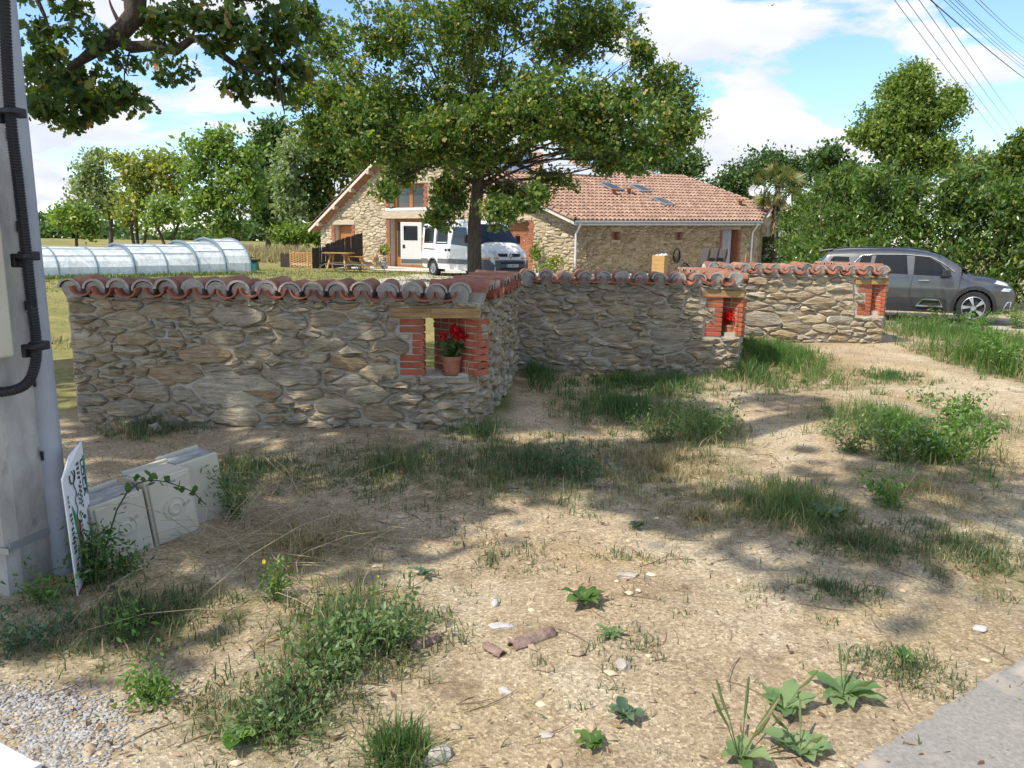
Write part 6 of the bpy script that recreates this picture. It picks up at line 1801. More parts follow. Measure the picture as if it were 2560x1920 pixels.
for k in range(14):
    mb = MB(); c = r.normal(0, .05, 3); a0 = unit(1, r)[0]; b0 = np.cross(a0, unit(1, r)[0]); b0 /= np.linalg.norm(b0); a0 = np.cross(b0, a0); a0 /= np.linalg.norm(a0)
    mb.tube([(Vector(a0) * math.cos(q * .4) + Vector(b0) * math.sin(q * .4)) * .21 + Vector((c[0], c[1], .23 + c[2])) for q in range(17)], .02, 5); mb.build('strand', M['black'], t)
p = on_g(1869, 35.4, .03); t = thing('black_pot', 'black plastic plant pot near the right downpipe', 'plant pot', tuple(p))
mb = MB(); mb.lathe([(.001, 0), (.2, 0), (.25, .42), (.275, .42), (.275, .48), (.24, .48), (.22, .42), (.001, .4)], 20); mb.build('pot', M['black'], t, smooth=True)
mb = MB(); mb.tube([(-.1, 0, .4), (-.1, 0, .75), (-.09, 0, .95)], [.05, .05, .03], 8); mb.build('orange_stake', M['terracotta'], t)

# ================================================================== POOL ENCLOSURE
def pool():
    a, b = gnd(100, 697), gnd(628, 686)
    d = b - a; d.z = 0; L = d.length; u = d / L; w = Vector((-u.y, u.x, 0))
    if w.y < 0: w = -w
    z = min(a.z, b.z) + .02
    t = thing('pool_enclosure', 'low arched transparent pool enclosure with grey ribs on the lawn', 'pool enclosure', (b.x, b.y, z))
    a = b - u * (L * 1.3); L *= 1.3
    M['poly'] = None
    m, nt, out = new_mat('polycarbonate')
    co = coords(nt, 'pos', (1.2, 1.2, .9)); n1_ = N(nt, 'ShaderNodeTexNoise', Scale=2.2, Detail=7, Roughness=.7, Distortion=1.5); nt.links.new(co, n1_.inputs['Vector'])
    f = ramp(nt, [(.35, (.42, .42, .42)), (.65, (.82, .82, .82))], n1_.outputs[0])
    bs = N(nt, 'ShaderNodeBsdfPrincipled', Roughness=.12); bs.inputs['Base Color'].default_value = (.8, .85, .88, 1); tr = N(nt, 'ShaderNodeBsdfTransparent'); tr.inputs[0].default_value = (.9, .96, .98, 1)
    ms = N(nt, 'ShaderNodeMixShader'); nt.links.new(f.outputs[0], ms.inputs[0]); nt.links.new(tr.outputs[0], ms.inputs[1]); nt.links.new(bs.outputs[0], ms.inputs[2]); nt.links.new(ms.outputs[0], out.inputs[0])
    M['poly'] = m
    M['alu'] = plain('blue_grey_aluminium', (.2, .25, .28), rough=.4, metal=.4)
    Wd = 4.0
    def arc(s, h, wd, k, n=14):
        th = math.pi * k / n
        return u * s + w * (Wd / 2 - wd / 2 * math.cos(th)) + Vector((0, 0, h * math.sin(th) ** .8 + .05)) - u * L + (Vector((0, 0, 0)))
    # fractions along the front rail (0 left .. 1 right), height, width
    f = lambda x: 1 - (628 - x) / 528 / 1.3
    mods = [(f(-120), f(320), .96, 3.7, 5), (f(318), f(482), 1.08, 3.85, 2), (f(480), f(558), 1.2, 3.95, 1), (f(556), 1.0, 1.32, 4.05, 1)]
    for (s0, s1, h, wd, bays) in mods:
        s0 *= L; s1 *= L
        for i in range(bays):
            q0, q1 = s0 + (s1 - s0) * i / bays, s0 + (s1 - s0) * (i + 1) / bays
            for k in range(14):
                mb = MB(); mb.add([arc(q0, h, wd, k), arc(q1, h, wd, k), arc(q1, h, wd, k + 1), arc(q0, h, wd, k + 1)], [(0, 1, 2, 3)])
                if k == 0: sk = MB()
                sk.add(mb.v, mb.f)
            sk.build('glazing', M['poly'], t, smooth='all')
        for i in range(bays + 1):
            q = s0 + (s1 - s0) * i / bays
            mb = MB(); mb.tube([arc(q, h + .012, wd + .03, k) for k in range(15)], .045 if i in (0, bays) else .03, 6); mb.build('rib', M['alu'], t)
        for k in (0, 3, 5, 9, 11, 14):
            mb = MB(); mb.tube([arc(s0, h, wd, k), arc(s1, h, wd, k)], .045 if k in (0, 14) else .018, 5); mb.build('rail', M['alu'], t)
    h, wd = mods[-1][2:4]
    P = [arc(L, h, wd, k) for k in range(15)]
    mb = MB(); mb.add(P, [tuple(range(15))]); mb.build('end_panel', M['poly'], t)
    for k in (3, 6, 9):
        p = arc(L, h, wd, k); mb = MB(); mb.tube([(p.x, p.y, .03), p], .03, 5); mb.build('mullion', M['alu'], t)
    mb = MB(); mb.tube([arc(L, h, wd, 0), arc(L, h, wd, 14)], .05, 5); mb.build('sill_rail', M['alu'], t)
    # water and stone coping inside
    mb = MB(); q = lambda s, e: u * s + w * e - u * L + Vector((0, 0, .03))
    mb.add([q(L * .03, .75), q(L * .93, .75), q(L * .93, 3.25), q(L * .03, 3.25)], [(0, 1, 2, 3)]); mb.build('water', plain('pool_water', (.1, .4, .45), rough=.08), t)
    mb = MB()
    for (s0, s1, e0, e1) in ((0, L, .1, .74), (0, L, 3.26, 3.9), (0, L * .03 - .01, .75, 3.25), (L * .93 + .01, L, .75, 3.25)): mb.slab([q(s0, e0), q(s1, e0), q(s1, e1), q(s0, e1)], (0, 0, .03))
    mb.build('coping', M['terrace'], t)
pool()
p = on_g(633, 33.5); t = thing('pump_housing', 'small teal pump housing with a black lid at the pool end', 'pump', tuple(p))
mb = MB(); mb.box((0, 0, .2), (.42, .4, .4), taper=.85); mb.build('housing', plain('teal_plastic', (.02, .16, .16), rough=.4), t, bevel=.03)
mb = MB(); mb.box((0, 0, .44), (.46, .44, .07)); mb.tube([(-.1, 0, .47), (-.1, 0, .56), (.1, 0, .56), (.1, 0, .47)], .02, 6); mb.build('lid', M['black'], t)

# ================================================================== OVERHEAD WIRES AND BIRD
WR = [((2242, 0), (2510, 356), 24, 62, .010, 'palest'), ((2271, 0), (2522, 342), 24, 62, .010, 'second palest'), ((2303, 0), (2542, 334), 24, 62, .010, 'third'), ((2338, 4), (2551, 315), 24, 62, .010, 'fourth'),
      ((2336, 0), (2560, 192), 22, 45, .017, 'thick dark'), ((2369, 0), (2560, 171), 22, 45, .008, ''), ((2382, 0), (2560, 163), 22, 45, .008, ''), ((2396, 0), (2560, 152), 22, 45, .008, ''), ((2404, 0), (2560, 142), 22, 45, .008, ''), ((2446, 0), (2560, 105), 22, 45, .008, ''), ((2458, 0), (2560, 95), 22, 45, .008, '')]
names = ['first thin wire from the left, running down behind the far right trees', 'second thin wire from the left, running down to the far right trees', 'third thin wire from the left above the far right trees', 'fourth thin wire from the left above the far right trees', 'thickest dark cable crossing the upper right corner',
         'thin wire just above the thick dark cable', 'second wire above the thick dark cable', 'third wire above the thick dark cable', 'fourth wire above the thick dark cable', 'lower of the two wires nearest the right corner', 'uppermost wire nearest the right corner']
for ((x0, y0), (x1, y1), Y0, Y1, rad, _), nm in zip(WR, names):
    A, B = at(x0, y0, Y0), at(x1, y1, Y1); d = B - A
    A2 = A - d * .35; B2 = B + d * .25
    mb = MB(); pts = []
    for k in range(17):
        s = k / 16; pts.append(A2.lerp(B2, s) - Vector((0, 0, .12 * math.sin(math.pi * s))))
    mb.tube([p - A for p in pts], rad, 5); o = mb.build('overhead_wire', M['black'], None); o.location = A
    tag(o, nm, 'wire', 'overhead wires in the upper right')
p = at(1930, 14, 45); t = thing('bird', 'small dark bird gliding high near the top edge', 'bird', tuple(p), R(30))
mb = MB(); mb.tube([(-.2, 0, 0), (-.08, 0, .01), (.08, 0, .02), (.16, 0, .02), (.2, 0, .015)], [.015, .045, .05, .03, .005], 8); mb.build('body', M['trim'], t, smooth='all')
for s in (-1, 1):
    mb = MB(); mb.slab([(.1, s * .03, .03), (.06, s * .3, .12), (-.06, s * .55, .08), (-.06, s * .28, .1), (-.06, s * .03, .02)], (0, 0, -.012)); mb.build('wing', M['trim'], t)
t.scale = (.45, .45, .45)

# ================================================================== GRASS, WEEDS, STONES
GT_ = (1.25, 1.55, .7)
GM = {
 'green': leafmat('grass_green', [(0, (.045, .1, .03)), (.5, (.08, .15, .045)), (.85, (.13, .2, .065)), (1, (.27, .24, .12))], .35, tint=GT_),
 'lush': leafmat('grass_lush', [(0, (.06, .13, .03)), (.5, (.1, .19, .045)), (.9, (.17, .25, .07)), (1, (.3, .28, .13))], .4, tint=GT_),
 'dull': leafmat('grass_dull', [(0, (.06, .105, .045)), (.55, (.105, .155, .07)), (.78, (.19, .18, .09)), (1, (.36, .29, .17))], .3, tint=GT_),
 'pale': leafmat('grass_pale', [(0, (.09, .145, .05)), (.5, (.15, .21, .075)), (.8, (.25, .26, .12)), (1, (.38, .33, .19))], .4, tint=GT_),
 'straw': leafmat('grass_straw', [(0, (.2, .155, .085)), (.5, (.35, .28, .165)), (.85, (.48, .4, .25)), (1, (.12, .16, .06))], .3),
}
def blades(name, X, Y, h, w, mat, lean=.5, parent=None, r=rng, zoff=0.0):
    n = len(X); Z = gz(X, Y) - .008 + zoff
    a = r.random(n) * 2 * np.pi; ln = np.abs(r.normal(0, lean, n)) * h
    dx, dy = np.cos(a) * ln, np.sin(a) * ln
    b = r.random(n) * 2 * np.pi; wx, wy = np.cos(b) * w / 2, np.sin(b) * w / 2
    V = np.empty((n, 5, 3), dtype=np.float32)
    zt = h * np.clip(1 - .35 * (ln / h) ** 1.2, .25, 1)
    V[:, 0] = np.stack([X - wx, Y - wy, Z], 1); V[:, 1] = np.stack([X + wx, Y + wy, Z], 1)
    V[:, 2] = np.stack([X - wx * .8 + dx * .35, Y - wy * .8 + dy * .35, Z + zt * .6], 1); V[:, 3] = np.stack([X + wx * .8 + dx * .35, Y + wy * .8 + dy * .35, Z + zt * .6], 1)
    V[:, 4] = np.stack([X + dx, Y + dy, Z + zt], 1)
    i = np.arange(n)[:, None] * 5
    Fa = np.concatenate([i + np.array([0, 1, 3]), i + np.array([0, 3, 2]), i + np.array([2, 3, 4])], 0)
    return npmesh(name, V.reshape(-1, 3), Fa, mat, parent)
def in_wall(X, Y):
    """inside or right behind the wall lines (front faces at 6.6, 9.75, 12.35)"""
    return ((X < -.2) & (X > -3.95) & (Y > 6.53) & (Y < 7.1)) | ((X > -.75) & (X < .2) & (Y > 6.7) & (Y < 10.2)) | ((X > -.4) & (X < 2.98) & (Y > 9.68) & (Y < 10.2)) | ((X > 2.5) & (X < 3.1) & (Y > 9.8) & (Y < 12.8)) | ((X > 2.6) & (X < 6.1) & (Y > 12.28) & (Y < 12.8))
acc = {k: [] for k in GM}
r = np.random.default_rng(101)
for c, rx, ry, cy, nb, h, key in PE:
    nb = int(nb * 1.2)
    nt_ = max(4, nb // 13)
    th = r.random(nt_) * 2 * np.pi; q = np.abs(r.normal(0, .62, nt_))
    tx, ty = c.x + np.cos(th) * q * rx, cy + np.sin(th) * q * ry
    hs = h * (.55 + .75 * r.random(nt_)) * np.clip(1.25 - q * .45, .45, 1.3)
    k = 13; X = np.repeat(tx, k) + r.normal(0, .03, nt_ * k); Y = np.repeat(ty, k) + r.normal(0, .03, nt_ * k); H = np.repeat(hs, k) * (.5 + .7 * r.random(nt_ * k))
    ok = ~in_wall(X, Y)
    acc[key].append((X[ok], Y[ok], H[ok]))
    # a share of dry blades everywhere
    m = int(nb * .14); th = r.random(m) * 6.28; q = np.sqrt(r.random(m)) * 1.15
    X, Y = c.x + np.cos(th) * q * rx, cy + np.sin(th) * q * ry; ok = ~in_wall(X, Y)
    acc['straw'].append((X[ok], Y[ok], (h * (.4 + .6 * r.random(m)))[ok]))
# thin scatter over the whole verge
n = 5200
X = r.uniform(-4, 9, n); Y = 2.2 + (r.random(n) ** 1.1) * 10.5; ok = ~in_wall(X, Y) & (np.abs(X) < Y * .75 + .3); acc['dull'].append((X[ok], Y[ok], r.uniform(.02, .07, n)[ok]))
n = 4200
X = r.uniform(-4, 9, n); Y = 2.2 + (r.random(n) ** 1.1) * 10.5; ok = ~in_wall(X, Y) & (np.abs(X) < Y * .75 + .3); acc['straw'].append((X[ok], Y[ok], r.uniform(.02, .06, n)[ok]))
# lawn: tufts along the far side and round the pool
n = 16000; X = r.uniform(-17, 1.0, n); Y = 8 + r.random(n) ** .7 * 27; ok = ~in_wall(X, Y) & (Y > 7.2) & ((X < -.8) | (Y > 10.3)); acc['pale'].append((X[ok], Y[ok], r.uniform(.03, .09, n)[ok]))
gp1, gp2 = gnd(100, 697), gnd(628, 686)
n = 2600; s = r.random(n); X = gp1.x + (gp2.x - gp1.x) * s + r.normal(0, .15, n); Y = gp1.y + (gp2.y - gp1.y) * s + r.normal(-.25, .15, n); acc['pale'].append((X, Y, r.uniform(.06, .22, n)))
# tall dry reeds at the field edge
n = 9000; X = r.uniform(-18.5, -12.5, n); Y = 46 + r.normal(0, 1.4, n); acc['straw'].append((X, Y, r.uniform(.5, 1.15, n)))
LBL = {'green': 'short green grass tufts along the wall foot', 'lush': 'lush bright grass between the far walls and the car', 'dull': 'sparse half-dry grass over the verge', 'pale': 'pale green lawn grass tufts', 'straw': 'dry straw-coloured grass and reeds'}
for key, L in acc.items():
    X = np.concatenate([a[0] for a in L]); Y = np.concatenate([a[1] for a in L]); H = np.concatenate([a[2] for a in L])
    W = np.where(Y > 20, .03, np.where(Y > 8, .007, .0045)) * (1 + .6 * r.random(len(X)))
    o = blades('grass', X, Y, H, W, GM[key], lean=.85 if key != 'straw' else 1.0, r=r)
    tag(o, LBL[key], 'grass', kind='stuff')

# --- dead leaves, straw and twigs on the ground
n = 11000; X = r.uniform(-3.6, 4.5, n); Y = 2.15 + r.random(n) ** 1.2 * 9; cl_ = np.sin(X * 2.3 + np.sin(Y * 1.9) * 2) + np.cos(Y * 2.9 + X) + r.normal(0, .7, n)
ok = (cl_ > .5 + .25 * X) & ~in_wall(X, Y) & (np.abs(X) < Y * .75 + .3); X, Y = X[ok], Y[ok]
P = np.stack([X, Y, gz(X, Y) + .01], 1)
o = leaves('leaf_litter', P, .034, OAK[::2], leafmat('dead_leaves', [(0, (.09, .05, .025)), (.5, (.2, .115, .055)), (.85, (.32, .2, .1)), (1, (.42, .32, .2))], .15), None, updir=0, r=r)
me = o.data; co_ = np.empty(len(me.vertices) * 3, dtype=np.float32); me.vertices.foreach_get('co', co_); co_ = co_.reshape(-1, 3)
g_ = gz(co_[:, 0], co_[:, 1]); co_[:, 2] = g_ + .004 + (co_[:, 2] - g_ - .01).clip(-.02, .03) * .35 + .008; me.vertices.foreach_set('co', co_.ravel()); me.update()
tag(o, 'brown dead oak leaves scattered over the sandy ground', 'leaf litter', kind='stuff')
def sticks(name, pos, lens, rad, mat, label, rise=.25, r=r, cat='twigs'):
    mb = MB()
    for (x, y), L in zip(pos, lens):
        a = r.random() * 6.28; e = abs(r.normal(0, rise)); z = float(gz(x, y)); pts = []
        for k in range(4):
            s = k / 3; xx = x + math.cos(a + .3 * s) * L * s; yy = y + math.sin(a + .3 * s) * L * s
            pts.append((xx, yy, max(float(gz(xx, yy)) + rad, z + rad + L * e * s * (1 - .55 * s))))
        mb.tube(pts, [rad, rad, rad * .8, rad * .5], 4, cap=False)
    o = mb.build(name, mat); return tag(o, label, cat, kind='stuff')
q = [(r.uniform(-3, 4.5), 2.3 + r.random() ** 1.3 * 6) for _ in range(420)]; q = [p for p in q if not in_wall(np.array(p[0]), np.array(p[1])) and abs(p[0]) < p[1] * .75]
sticks('twigs', q, r.uniform(.05, .28, len(q)), .0022, surf('dry_twig', [(.3, (.12, .085, .06)), (.7, (.26, .19, .13))], scale=20, bump=0), 'thin twigs and stalks lying on the sandy ground', .08)
c, rx, ry, cy = ell(640, 1370, 270, 130)
q = [(c.x + r.normal(0, .5) * rx, cy + r.normal(0, .5) * ry) for _ in range(190)]
M['straw'] = surf('dry_stalk', [(.3, (.26, .19, .11)), (.7, (.48, .38, .24))], scale=20, bump=0)
sticks('dry_stalks', q, r.uniform(.2, .75, len(q)), .0019, M['straw'], 'tangle of long dry grass stalks in front of the meter boxes', .5, cat='dry grass')
# --- pebbles and chippings
def rocks(name, X, Y, S, mat, label, flat=.6, r=r):
    n = len(X); base = np.array([(1, 0, 0), (-1, 0, 0), (0, 1, 0), (0, -1, 0), (0, 0, 1), (0, 0, -1), (.62, .62, .5), (-.62, .62, .45), (-.62, -.62, .5), (.62, -.62, .45)], dtype=float)
    tri = np.array([(0, 6, 4), (6, 2, 4), (2, 7, 4), (7, 1, 4), (1, 8, 4), (8, 3, 4), (3, 9, 4), (9, 0, 4), (0, 2, 6), (2, 1, 7), (1, 3, 8), (3, 0, 9)])
    k = len(base); V = base[None] * (1 + r.normal(0, .22, (n, k, 1)))
    V[..., 2] *= flat
    a = r.random(n) * 6.28; ca, sa = np.cos(a)[:, None], np.sin(a)[:, None]; st = (1 + r.random(n) * .7)[:, None]
    x = V[..., 0] * st; y = V[..., 1]
    W = np.stack([X[:, None] + (x * ca - y * sa) * S[:, None], Y[:, None] + (x * sa + y * ca) * S[:, None], gz(X, Y)[:, None] + (V[..., 2] + .12) * S[:, None]], -1)
    Fa = (np.arange(n)[:, None, None] * k + tri[None]).reshape(-1, 3)
    o = npmesh(name, W.reshape(-1, 3), Fa, mat); return tag(o, label, 'gravel', kind='stuff')
M['pebble'] = surf('pebble', [(.3, (.3, .24, .16)), (.7, (.46, .38, .27))], scale=30, rough=.9, bump=.2, mode='pos', vary=[(0, (.6, .55, .5)), (.4, (1, 1, 1)), (.75, (1.05, .95, .82)), (1, (1.7, 1.7, 1.75))])
M['chip'] = surf('limestone_chip', [(.3, (.25, .245, .235)), (.7, (.4, .39, .37))], scale=30, rough=.9, bump=.2, mode='pos', vary=[(0, (.6, .62, .66)), (.5, (1, 1, 1)), (1, (1.25, 1.2, 1.12))])
n = 9000; X = r.uniform(-3, 5.5, n); Y = 2.1 + r.random(n) ** 1.5 * 6.5; cl_ = np.sin(X * 1.7 + 1.2) + np.cos(Y * 1.3 + X * .6) + r.normal(0, .8, n)
ok = (cl_ > -.1) & ~in_wall(X, Y) & (np.abs(X) < Y * .75 + .2); rocks('pebbles', X[ok], Y[ok], (.003 + .019 * r.random(n) ** 7)[ok], M['pebble'], 'small ochre and white pebbles in the sandy ground')
ga, gb = gnd(20, 1905), gnd(330, 1740)
n = 15000; X = r.uniform(-2.35, -.85, n); Y = r.uniform(1.9, 2.85, n); e = (X + 1.85) / .55; f = (Y - 2.2) / .38
ok = (e ** 2 + f ** 2 + r.normal(0, .25, n) < 1) & ~((np.abs(e - .1) < .35) & (np.abs(f - .1) < .2) & (r.random(n) < .7)); rocks('chippings', X[ok], Y[ok], (.0035 + .0045 * r.random(n))[ok], M['chip'], 'pale grey limestone chippings in the lower left corner')
# larger single stones
M['rockm'] = surf('field_stone', [(.3, (.3, .26, .21)), (.7, (.5, .46, .4))], scale=14, rough=.9, bump=.5, bscale=40)
def stone_at(label, x, y, sx, sy, sz, seed, mat='rockm', rz=0.0):
    p = gnd(x, y); t = MB(); rr = random.Random(seed)
    bm = bmesh.new(); bmesh.ops.create_icosphere(bm, subdivisions=2, radius=1)
    for v in bm.verts:
        n_ = mnoise.noise(v.co * 1.3 + Vector((seed, 0, 0))) * .45 + mnoise.noise(v.co * 3.1 + Vector((0, seed, 0))) * .2
        v.co *= 1 + n_; v.co = Vector((v.co.x * sx, v.co.y * sy, v.co.z * sz + sz * .45))
    me = bpy.data.meshes.new('loose_stone'); bm.to_mesh(me); bm.free(); me.materials.append(M[mat])
    o = link('loose_stone', me); o.location = p; o.rotation_euler = (0, 0, rz)
    return tag(o, label, 'stone', 'loose stones on the verge')
M['white_rock'] = surf('quartz', [(.3, (.36, .345, .325)), (.7, (.5, .49, .475))], scale=14, rough=.8, bump=.4, bscale=40)
stone_at('pinkish stone lying in the grass at the left wall foot', 388, 1078, .06, .045, .05, 3)
stone_at('angular tan stone at the bottom edge below the centre', 1095, 1895, .05, .03, .025, 5, rz=.6)
stone_at('rounded brown stone in the middle of the sunny sand', 1556, 1668, .032, .025, .022, 6)
stone_at('flat grey stone slab near the bark pieces', 1255, 1566, .05, .028, .008, 7, 'white_rock', .1)
stone_at('white stone chip left of the flat grey slab', 1236, 1512, .018, .03, .018, 8, 'white_rock')
stone_at('white stone chip in the lower middle foreground', 1262, 1730, .03, .014, .012, 9, 'white_rock', -.6)
stone_at('pale flat stone sunk in the sand right of centre', 1570, 1440, .05, .03, .012, 10)
stone_at('pale stone by the white flower weeds near the road', 2450, 1575, .03, .022, .015, 11, 'white_rock')
stone_at('bare tan stone on the path below the far wall', 2062, 963, .06, .04, .04, 12)
stone_at('reddish stone chip near the bottom edge', 1366, 1838, .025, .02, .008, 13)
def bark_piece(label, x0, y0, x1, y1, rad, seed):
    a, b = gnd(x0, y0), gnd(x1, y1); d = b - a; L = d.length; rr = random.Random(seed)
    mb = MB(); P = []; n = 10; m = 7
    for i in range(n + 1):
        for k in range(m + 1):
            th = math.pi * (k / m) * 1.15 - .2; q = rad * (1 + rr.uniform(-.22, .22)) * (1 - .5 * abs(i / n - .45) ** 2)
            P.append((L * i / n + rr.uniform(-.004, .004), q * math.cos(th), q * math.sin(th) * .8 + .004))
    mb.add(P, [(i * (m + 1) + k, (i + 1) * (m + 1) + k, (i + 1) * (m + 1) + k + 1, i * (m + 1) + k + 1) for i in range(n) for k in range(m)])
    o = mb.build('bark_piece', surf('shed_bark', [(.3, (.16, .1, .08)), (.7, (.38, .27, .22))], scale=22, rough=.95, bump=.9, bscale=60), None, smooth=True)
    s = o.modifiers.new('thick', 'SOLIDIFY'); s.thickness = .006
    o.location = a; o.rotation_euler = (0, 0, math.atan2(d.y, d.x)); return tag(o, label, 'bark', 'pieces of bark on the sand')
bark_piece('long curled pinkish bark piece lying on the sand', 1278, 1622, 1384, 1582, .028, 2)
bark_piece('dark ragged bark piece left of the long one', 1020, 1622, 1095, 1596, .026, 3)
bark_piece('short bark flake under the long bark piece', 1216, 1618, 1256, 1640, .018, 4)

# --- weeds as single plants
WM = {'dock': leafmat('dock_leaves', [(0, (0.036, 0.090, 0.018)), (.5, (0.066, 0.138, 0.030)), (1, (0.120, 0.192, 0.048))], .3, rough=.35),
      'plantain': leafmat('plantain_leaves', [(0, (0.108, 0.192, 0.072)), (.5, (0.168, 0.258, 0.108)), (1, (0.240, 0.312, 0.144))], .3),
      'weed': leafmat('weed_leaves', [(0, (0.072, 0.132, 0.048)), (.5, (0.120, 0.198, 0.072)), (1, (0.216, 0.288, 0.132))], .35),
      'bright': leafmat('bright_weed_leaves', [(0, (0.060, 0.144, 0.024)), (.5, (0.108, 0.216, 0.042)), (1, (0.192, 0.300, 0.084))], .4),
      'blue': leafmat('bluish_weed_leaves', [(0, (0.048, 0.096, 0.054)), (.5, (0.084, 0.144, 0.084)), (1, (0.144, 0.204, 0.120))], .3)}
def rosette(name, label, x, y, n, L, wd, mat, spikes=0, seed=1, tilt=.5, sh=.3):
    p = gnd(x, y); t = thing(name, label, 'weed', tuple(p), group='weeds of the sandy verge'); rr = random.Random(seed)
    for i in range(n):
        a = i * 2.4 + rr.uniform(-.3, .3); l = L * .85 * rr.uniform(.45, 1.1); e = tilt * rr.uniform(.5, 1.4); mb = MB(); P = []
        w_ = wd * rr.uniform(.8, 1.2)
        for k in range(9):
            s = k / 8; ww = w_ * (math.sin(math.pi * min(1, .12 + s * .9)) ** .8) * (.35 if s < .25 else 1); ww = ww * rr.uniform(.82, 1.12) if k < 8 else .002
            rad = l * s * math.cos(e * (1 - .5 * s)); z = l * (s * math.sin(e) - .45 * e * s * s) + .012
            for q in (-1, 0, 1):
                P.append((math.cos(a) * rad - math.sin(a) * q * ww, math.sin(a) * rad + math.cos(a) * q * ww, z + (.4 * ww if q else 0) + q * rr.uniform(-.006, .006) + rr.uniform(-.003, .003)))
        mb.add(P, [(k * 3 + j, (k + 1) * 3 + j, (k + 1) * 3 + j + 1, k * 3 + j + 1) for k in range(8) for j in range(2)])
        mb.build('leaf', WM[mat], t, smooth='all')
    for i in range(spikes):
        a = rr.uniform(0, 6.28); h = sh * rr.uniform(.6, 1); e = Vector((math.cos(a) * .1, math.sin(a) * .1, h)); mb = MB()
        mb.tube([(0, 0, 0), e * .5 + Vector((0, 0, .02)), e], [.0022, .002, .002], 5); mb.tube([e * .45 + Vector((0, 0, .02)), e * .75, e * 1.02], [.003, .0055, .003], 6)
        mb.build('seed_spike', GM['pale'], t)
    return t
rosette('plantain_plant', 'broad-leaved plantain with seed spikes nearest the road', 2105, 1745, 9, .17, .036, 'plantain', 4, 1, .6, .16)
rosette('plantain_plant', 'broad-leaved plantain with one tall spike, left of the roadside one', 1958, 1780, 8, .16, .036, 'plantain', 2, 2, .7, .2)
rosette('plantain_plant', 'broad-leaved plantain at the bottom edge near the road', 2000, 1885, 9, .15, .034, 'plantain', 3, 3, .6, .2)
rosette('plantain_plant', 'plantain with the tallest seed spikes at the bottom edge', 1850, 1905, 6, .14, .03, 'plantain', 6, 4, .7, .26)
rosette('dock_plant', 'dark green leafy dock plant alone on the shaded sand', 1458, 1512, 11, .15, .026, 'dock', 0, 5, .95)
rosette('dock_plant', 'pale dock plant at the edge of the right grass patch', 2065, 1305, 9, .2, .036, 'weed', 0, 6, .9)
rosette('small_weed', 'small leafy weed low in the centre foreground', 1480, 1868, 9, .08, .018, 'dock', 0, 7, .8)
rosette('small_weed', 'pale bluish weed left of the plantains', 1560, 1800, 12, .09, .02, 'blue', 0, 8, .9)
rosette('small_weed', 'small bluish weed on bare shaded sand below the dull grass', 1590, 1322, 9, .1, .018, 'blue', 0, 9, .9)
rosette('small_weed', 'small dark weed left of the dock plant', 1060, 1440, 10, .1, .014, 'blue', 0, 10, .7)
rosette('small_weed', 'bright broad weed near the chippings', 590, 1860, 7, .11, .032, 'bright', 0, 11, .6)
rosette('small_weed', 'lush small tuft weed by the road edge shadow', 2265, 1660, 12, .09, .012, 'dock', 0, 12, 1.0)
rosette('small_weed', 'flat weed on the sand right of the bark', 1530, 1590, 10, .1, .012, 'weed', 0, 13, .4)
def bushy(name, label, x, y, h, w, n, mat, leaf, seed, stem_n=9, shape=LANCE, flower=None):
    p = gnd(x, y); t = thing(name, label, 'weed', tuple(p), group='weeds of the sandy verge'); rr = random.Random(seed); r_ = np.random.default_rng(seed)
    mb = MB(); pts = []
    for i in range(stem_n):
        e = Vector((rr.uniform(-w, w), rr.uniform(-w, w) * .7, h * rr.uniform(.55, 1.0))); L = limb(mb, (rr.uniform(-.3, .3) * w, rr.uniform(-.3, .3) * w, -.01), e, .004, .0015, .12, 4, 5, rr)
        for s in L[1:]: pts.append(s)
    mb.build('stems', GM['pale'], t)
    n = int(n * 1.5); leaf *= .58
    C = np.array([tuple(pts[rr.randrange(len(pts))]) for _ in range(n)]) + r_.normal(0, .03, (n, 3)) * np.array([1.3, 1.3, 1]); C[:, 2] = np.maximum(C[:, 2], .012)
    leaves('foliage', C, leaf, shape, WM[mat], t, updir=.3, r=r_)
    if flower:
        n_ = 10; C = np.array([tuple(pts[rr.randrange(len(pts))]) for _ in range(n_)]) + np.array([0, 0, .04]); leaves('flowers', C, .022, BROAD, leafmat('flower_' + str(seed), [(0, flower), (1, flower)], .2), t, updir=1.5, r=r_)['kind'] = 'stuff'
    return t
Y_ = (.7, .55, .03)
bushy('weed_bush', 'large leafy weed clump right of centre on the sunny path', 2330, 1150, .42, .42, 900, 'bright', .075, 21, 16)
bushy('weed_bush', 'weed clump with tiny yellow flowers left of the large leafy one', 2225, 1150, .4, .32, 520, 'weed', .06, 22, 14, flower=Y_)
bushy('weed_bush', 'low spreading weed at the left edge of the sunny clump', 2130, 1130, .3, .28, 420, 'weed', .055, 23, 12)
bushy('weed_bush', 'bright weed behind the large leafy clump', 2390, 1070, .32, .35, 480, 'bright', .07, 24, 12)
bushy('weed_bush', 'pale upright weed with seed heads in the middle of the verge', 1770, 1105, .36, .28, 520, 'weed', .05, 25, 18)
bushy('weed_bush', 'pale upright weed left of the seeding one', 1650, 1105, .27, .26, 380, 'weed', .05, 26, 14)
bushy('weed_bush', 'dull feathery weed in the shade left of the bare sand', 1440, 1190, .22, .3, 420, 'blue', .045, 27, 14)
bushy('weed_bush', 'tall leafy weed at the right picture edge below the car', 2500, 935, .62, .45, 800, 'bright', .085, 28, 16)
bushy('weed_bush', 'leafy weed in front of the front wheel of the car', 2440, 830, .4, .5, 620, 'bright', .08, 29, 14)
bushy('weed_bush', 'reddish-tipped bramble clump before the car door', 2330, 815, .36, .55, 620, 'weed', .08, 30, 14)
bushy('weed_bush', 'leafy weed at the right edge before the car nose', 2545, 820, .5, .45, 620, 'bright', .08, 31, 14)
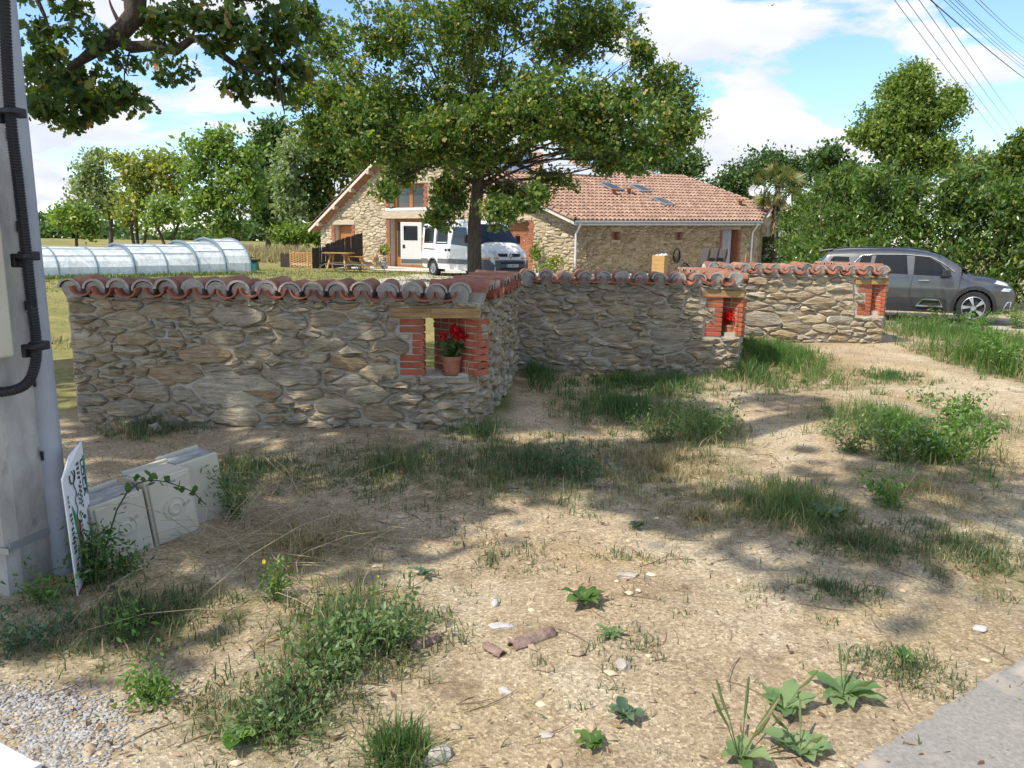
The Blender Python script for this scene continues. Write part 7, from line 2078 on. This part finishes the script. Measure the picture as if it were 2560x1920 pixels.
bushy('weed_bush', 'large grey-green weed with small buds at lower left', 890, 1620, .24, .24, 400, 'weed', .05, 32, 18, flower=Y_)
bushy('weed_bush', 'dark feathery weed in the middle of the lower left patch', 830, 1690, .18, .13, 260, 'weed', .05, 33, 14)
bushy('weed_bush', 'leafy weed at the front of the lower left patch', 760, 1745, .12, .16, 200, 'weed', .045, 34, 12)
bushy('weed_bush', 'sprawling weed right of the lower left patch', 990, 1600, .16, .2, 320, 'weed', .045, 35, 12)
bushy('weed_bush', 'fresh green weed near the chippings edge', 380, 1750, .13, .13, 320, 'bright', .04, 36, 10)
bushy('weed_bush', 'small upright weed among dry grass at left', 335, 1600, .2, .06, 150, 'bright', .04, 37, 6)
bushy('weed_bush', 'yellow-flowered upright weed in the dry grass', 690, 1500, .22, .05, 200, 'bright', .04, 38, 6, flower=Y_)
bushy('weed_bush', 'trailing weed at the bottom left of the sand', 700, 1830, .1, .2, 300, 'weed', .04, 39, 12)
bushy('weed_bush', 'dark leafy weed between the sign and the meter box', 238, 1455, .34, .1, 420, 'dock', .05, 40, 12)
bushy('weed_bush', 'dark bush growing at the foot of the left meter box', 300, 1438, .16, .14, 240, 'dock', .045, 41, 10)
bushy('weed_bush', 'grassy weed beside the farthest meter box', 590, 1290, .32, .16, 360, 'weed', .045, 42, 12)
bushy('weed_bush', 'sparse weed on bare earth at the far left', 60, 1610, .12, .22, 260, 'blue', .045, 43, 10)
bushy('weed_bush', 'low weed at the foot of the pole', 120, 1500, .12, .14, 200, 'bright', .04, 44, 8)
bushy('weed_bush', 'weed in the grass by the road side bank', 2230, 1265, .2, .2, 320, 'bright', .05, 45, 10)
# bramble arching over the meter boxes
def bramble():
    path = [(262, 1372), (275, 1330), (292, 1275), (318, 1230), (345, 1208), (375, 1200), (415, 1204), (450, 1216), (480, 1228), (515, 1262)]
    Ys = [3.55, 3.55, 3.55, 3.58, 3.62, 3.66, 3.7, 3.74, 3.78, 3.82]
    p = gnd(262, 1400); t = thing('bramble', 'thorny bramble stem arching over the meter boxes', 'bramble', tuple(p)); rr = random.Random(2)
    pts = [at(x, y, Yd) - p for (x, y), Yd in zip(path, Ys)]; pts.insert(0, Vector((0, 0, -.02)))
    mb = MB(); mb.tube(pts, [.004] * 6 + [.003] * 5, 6); mb.build('stem', M['twig'], t)
    r_ = np.random.default_rng(3); C = []
    for i, q in enumerate(pts[2:]):
        for k in range(7 if 2 < i < 6 else 3): C.append(tuple(q + Vector((rr.uniform(-.03, .03), rr.uniform(-.03, .03), rr.uniform(-.03, .03)))))
    leaves('leaves', np.array(C), .036, BROAD, WM['dock'], t, updir=.3, r=r_)
bramble()
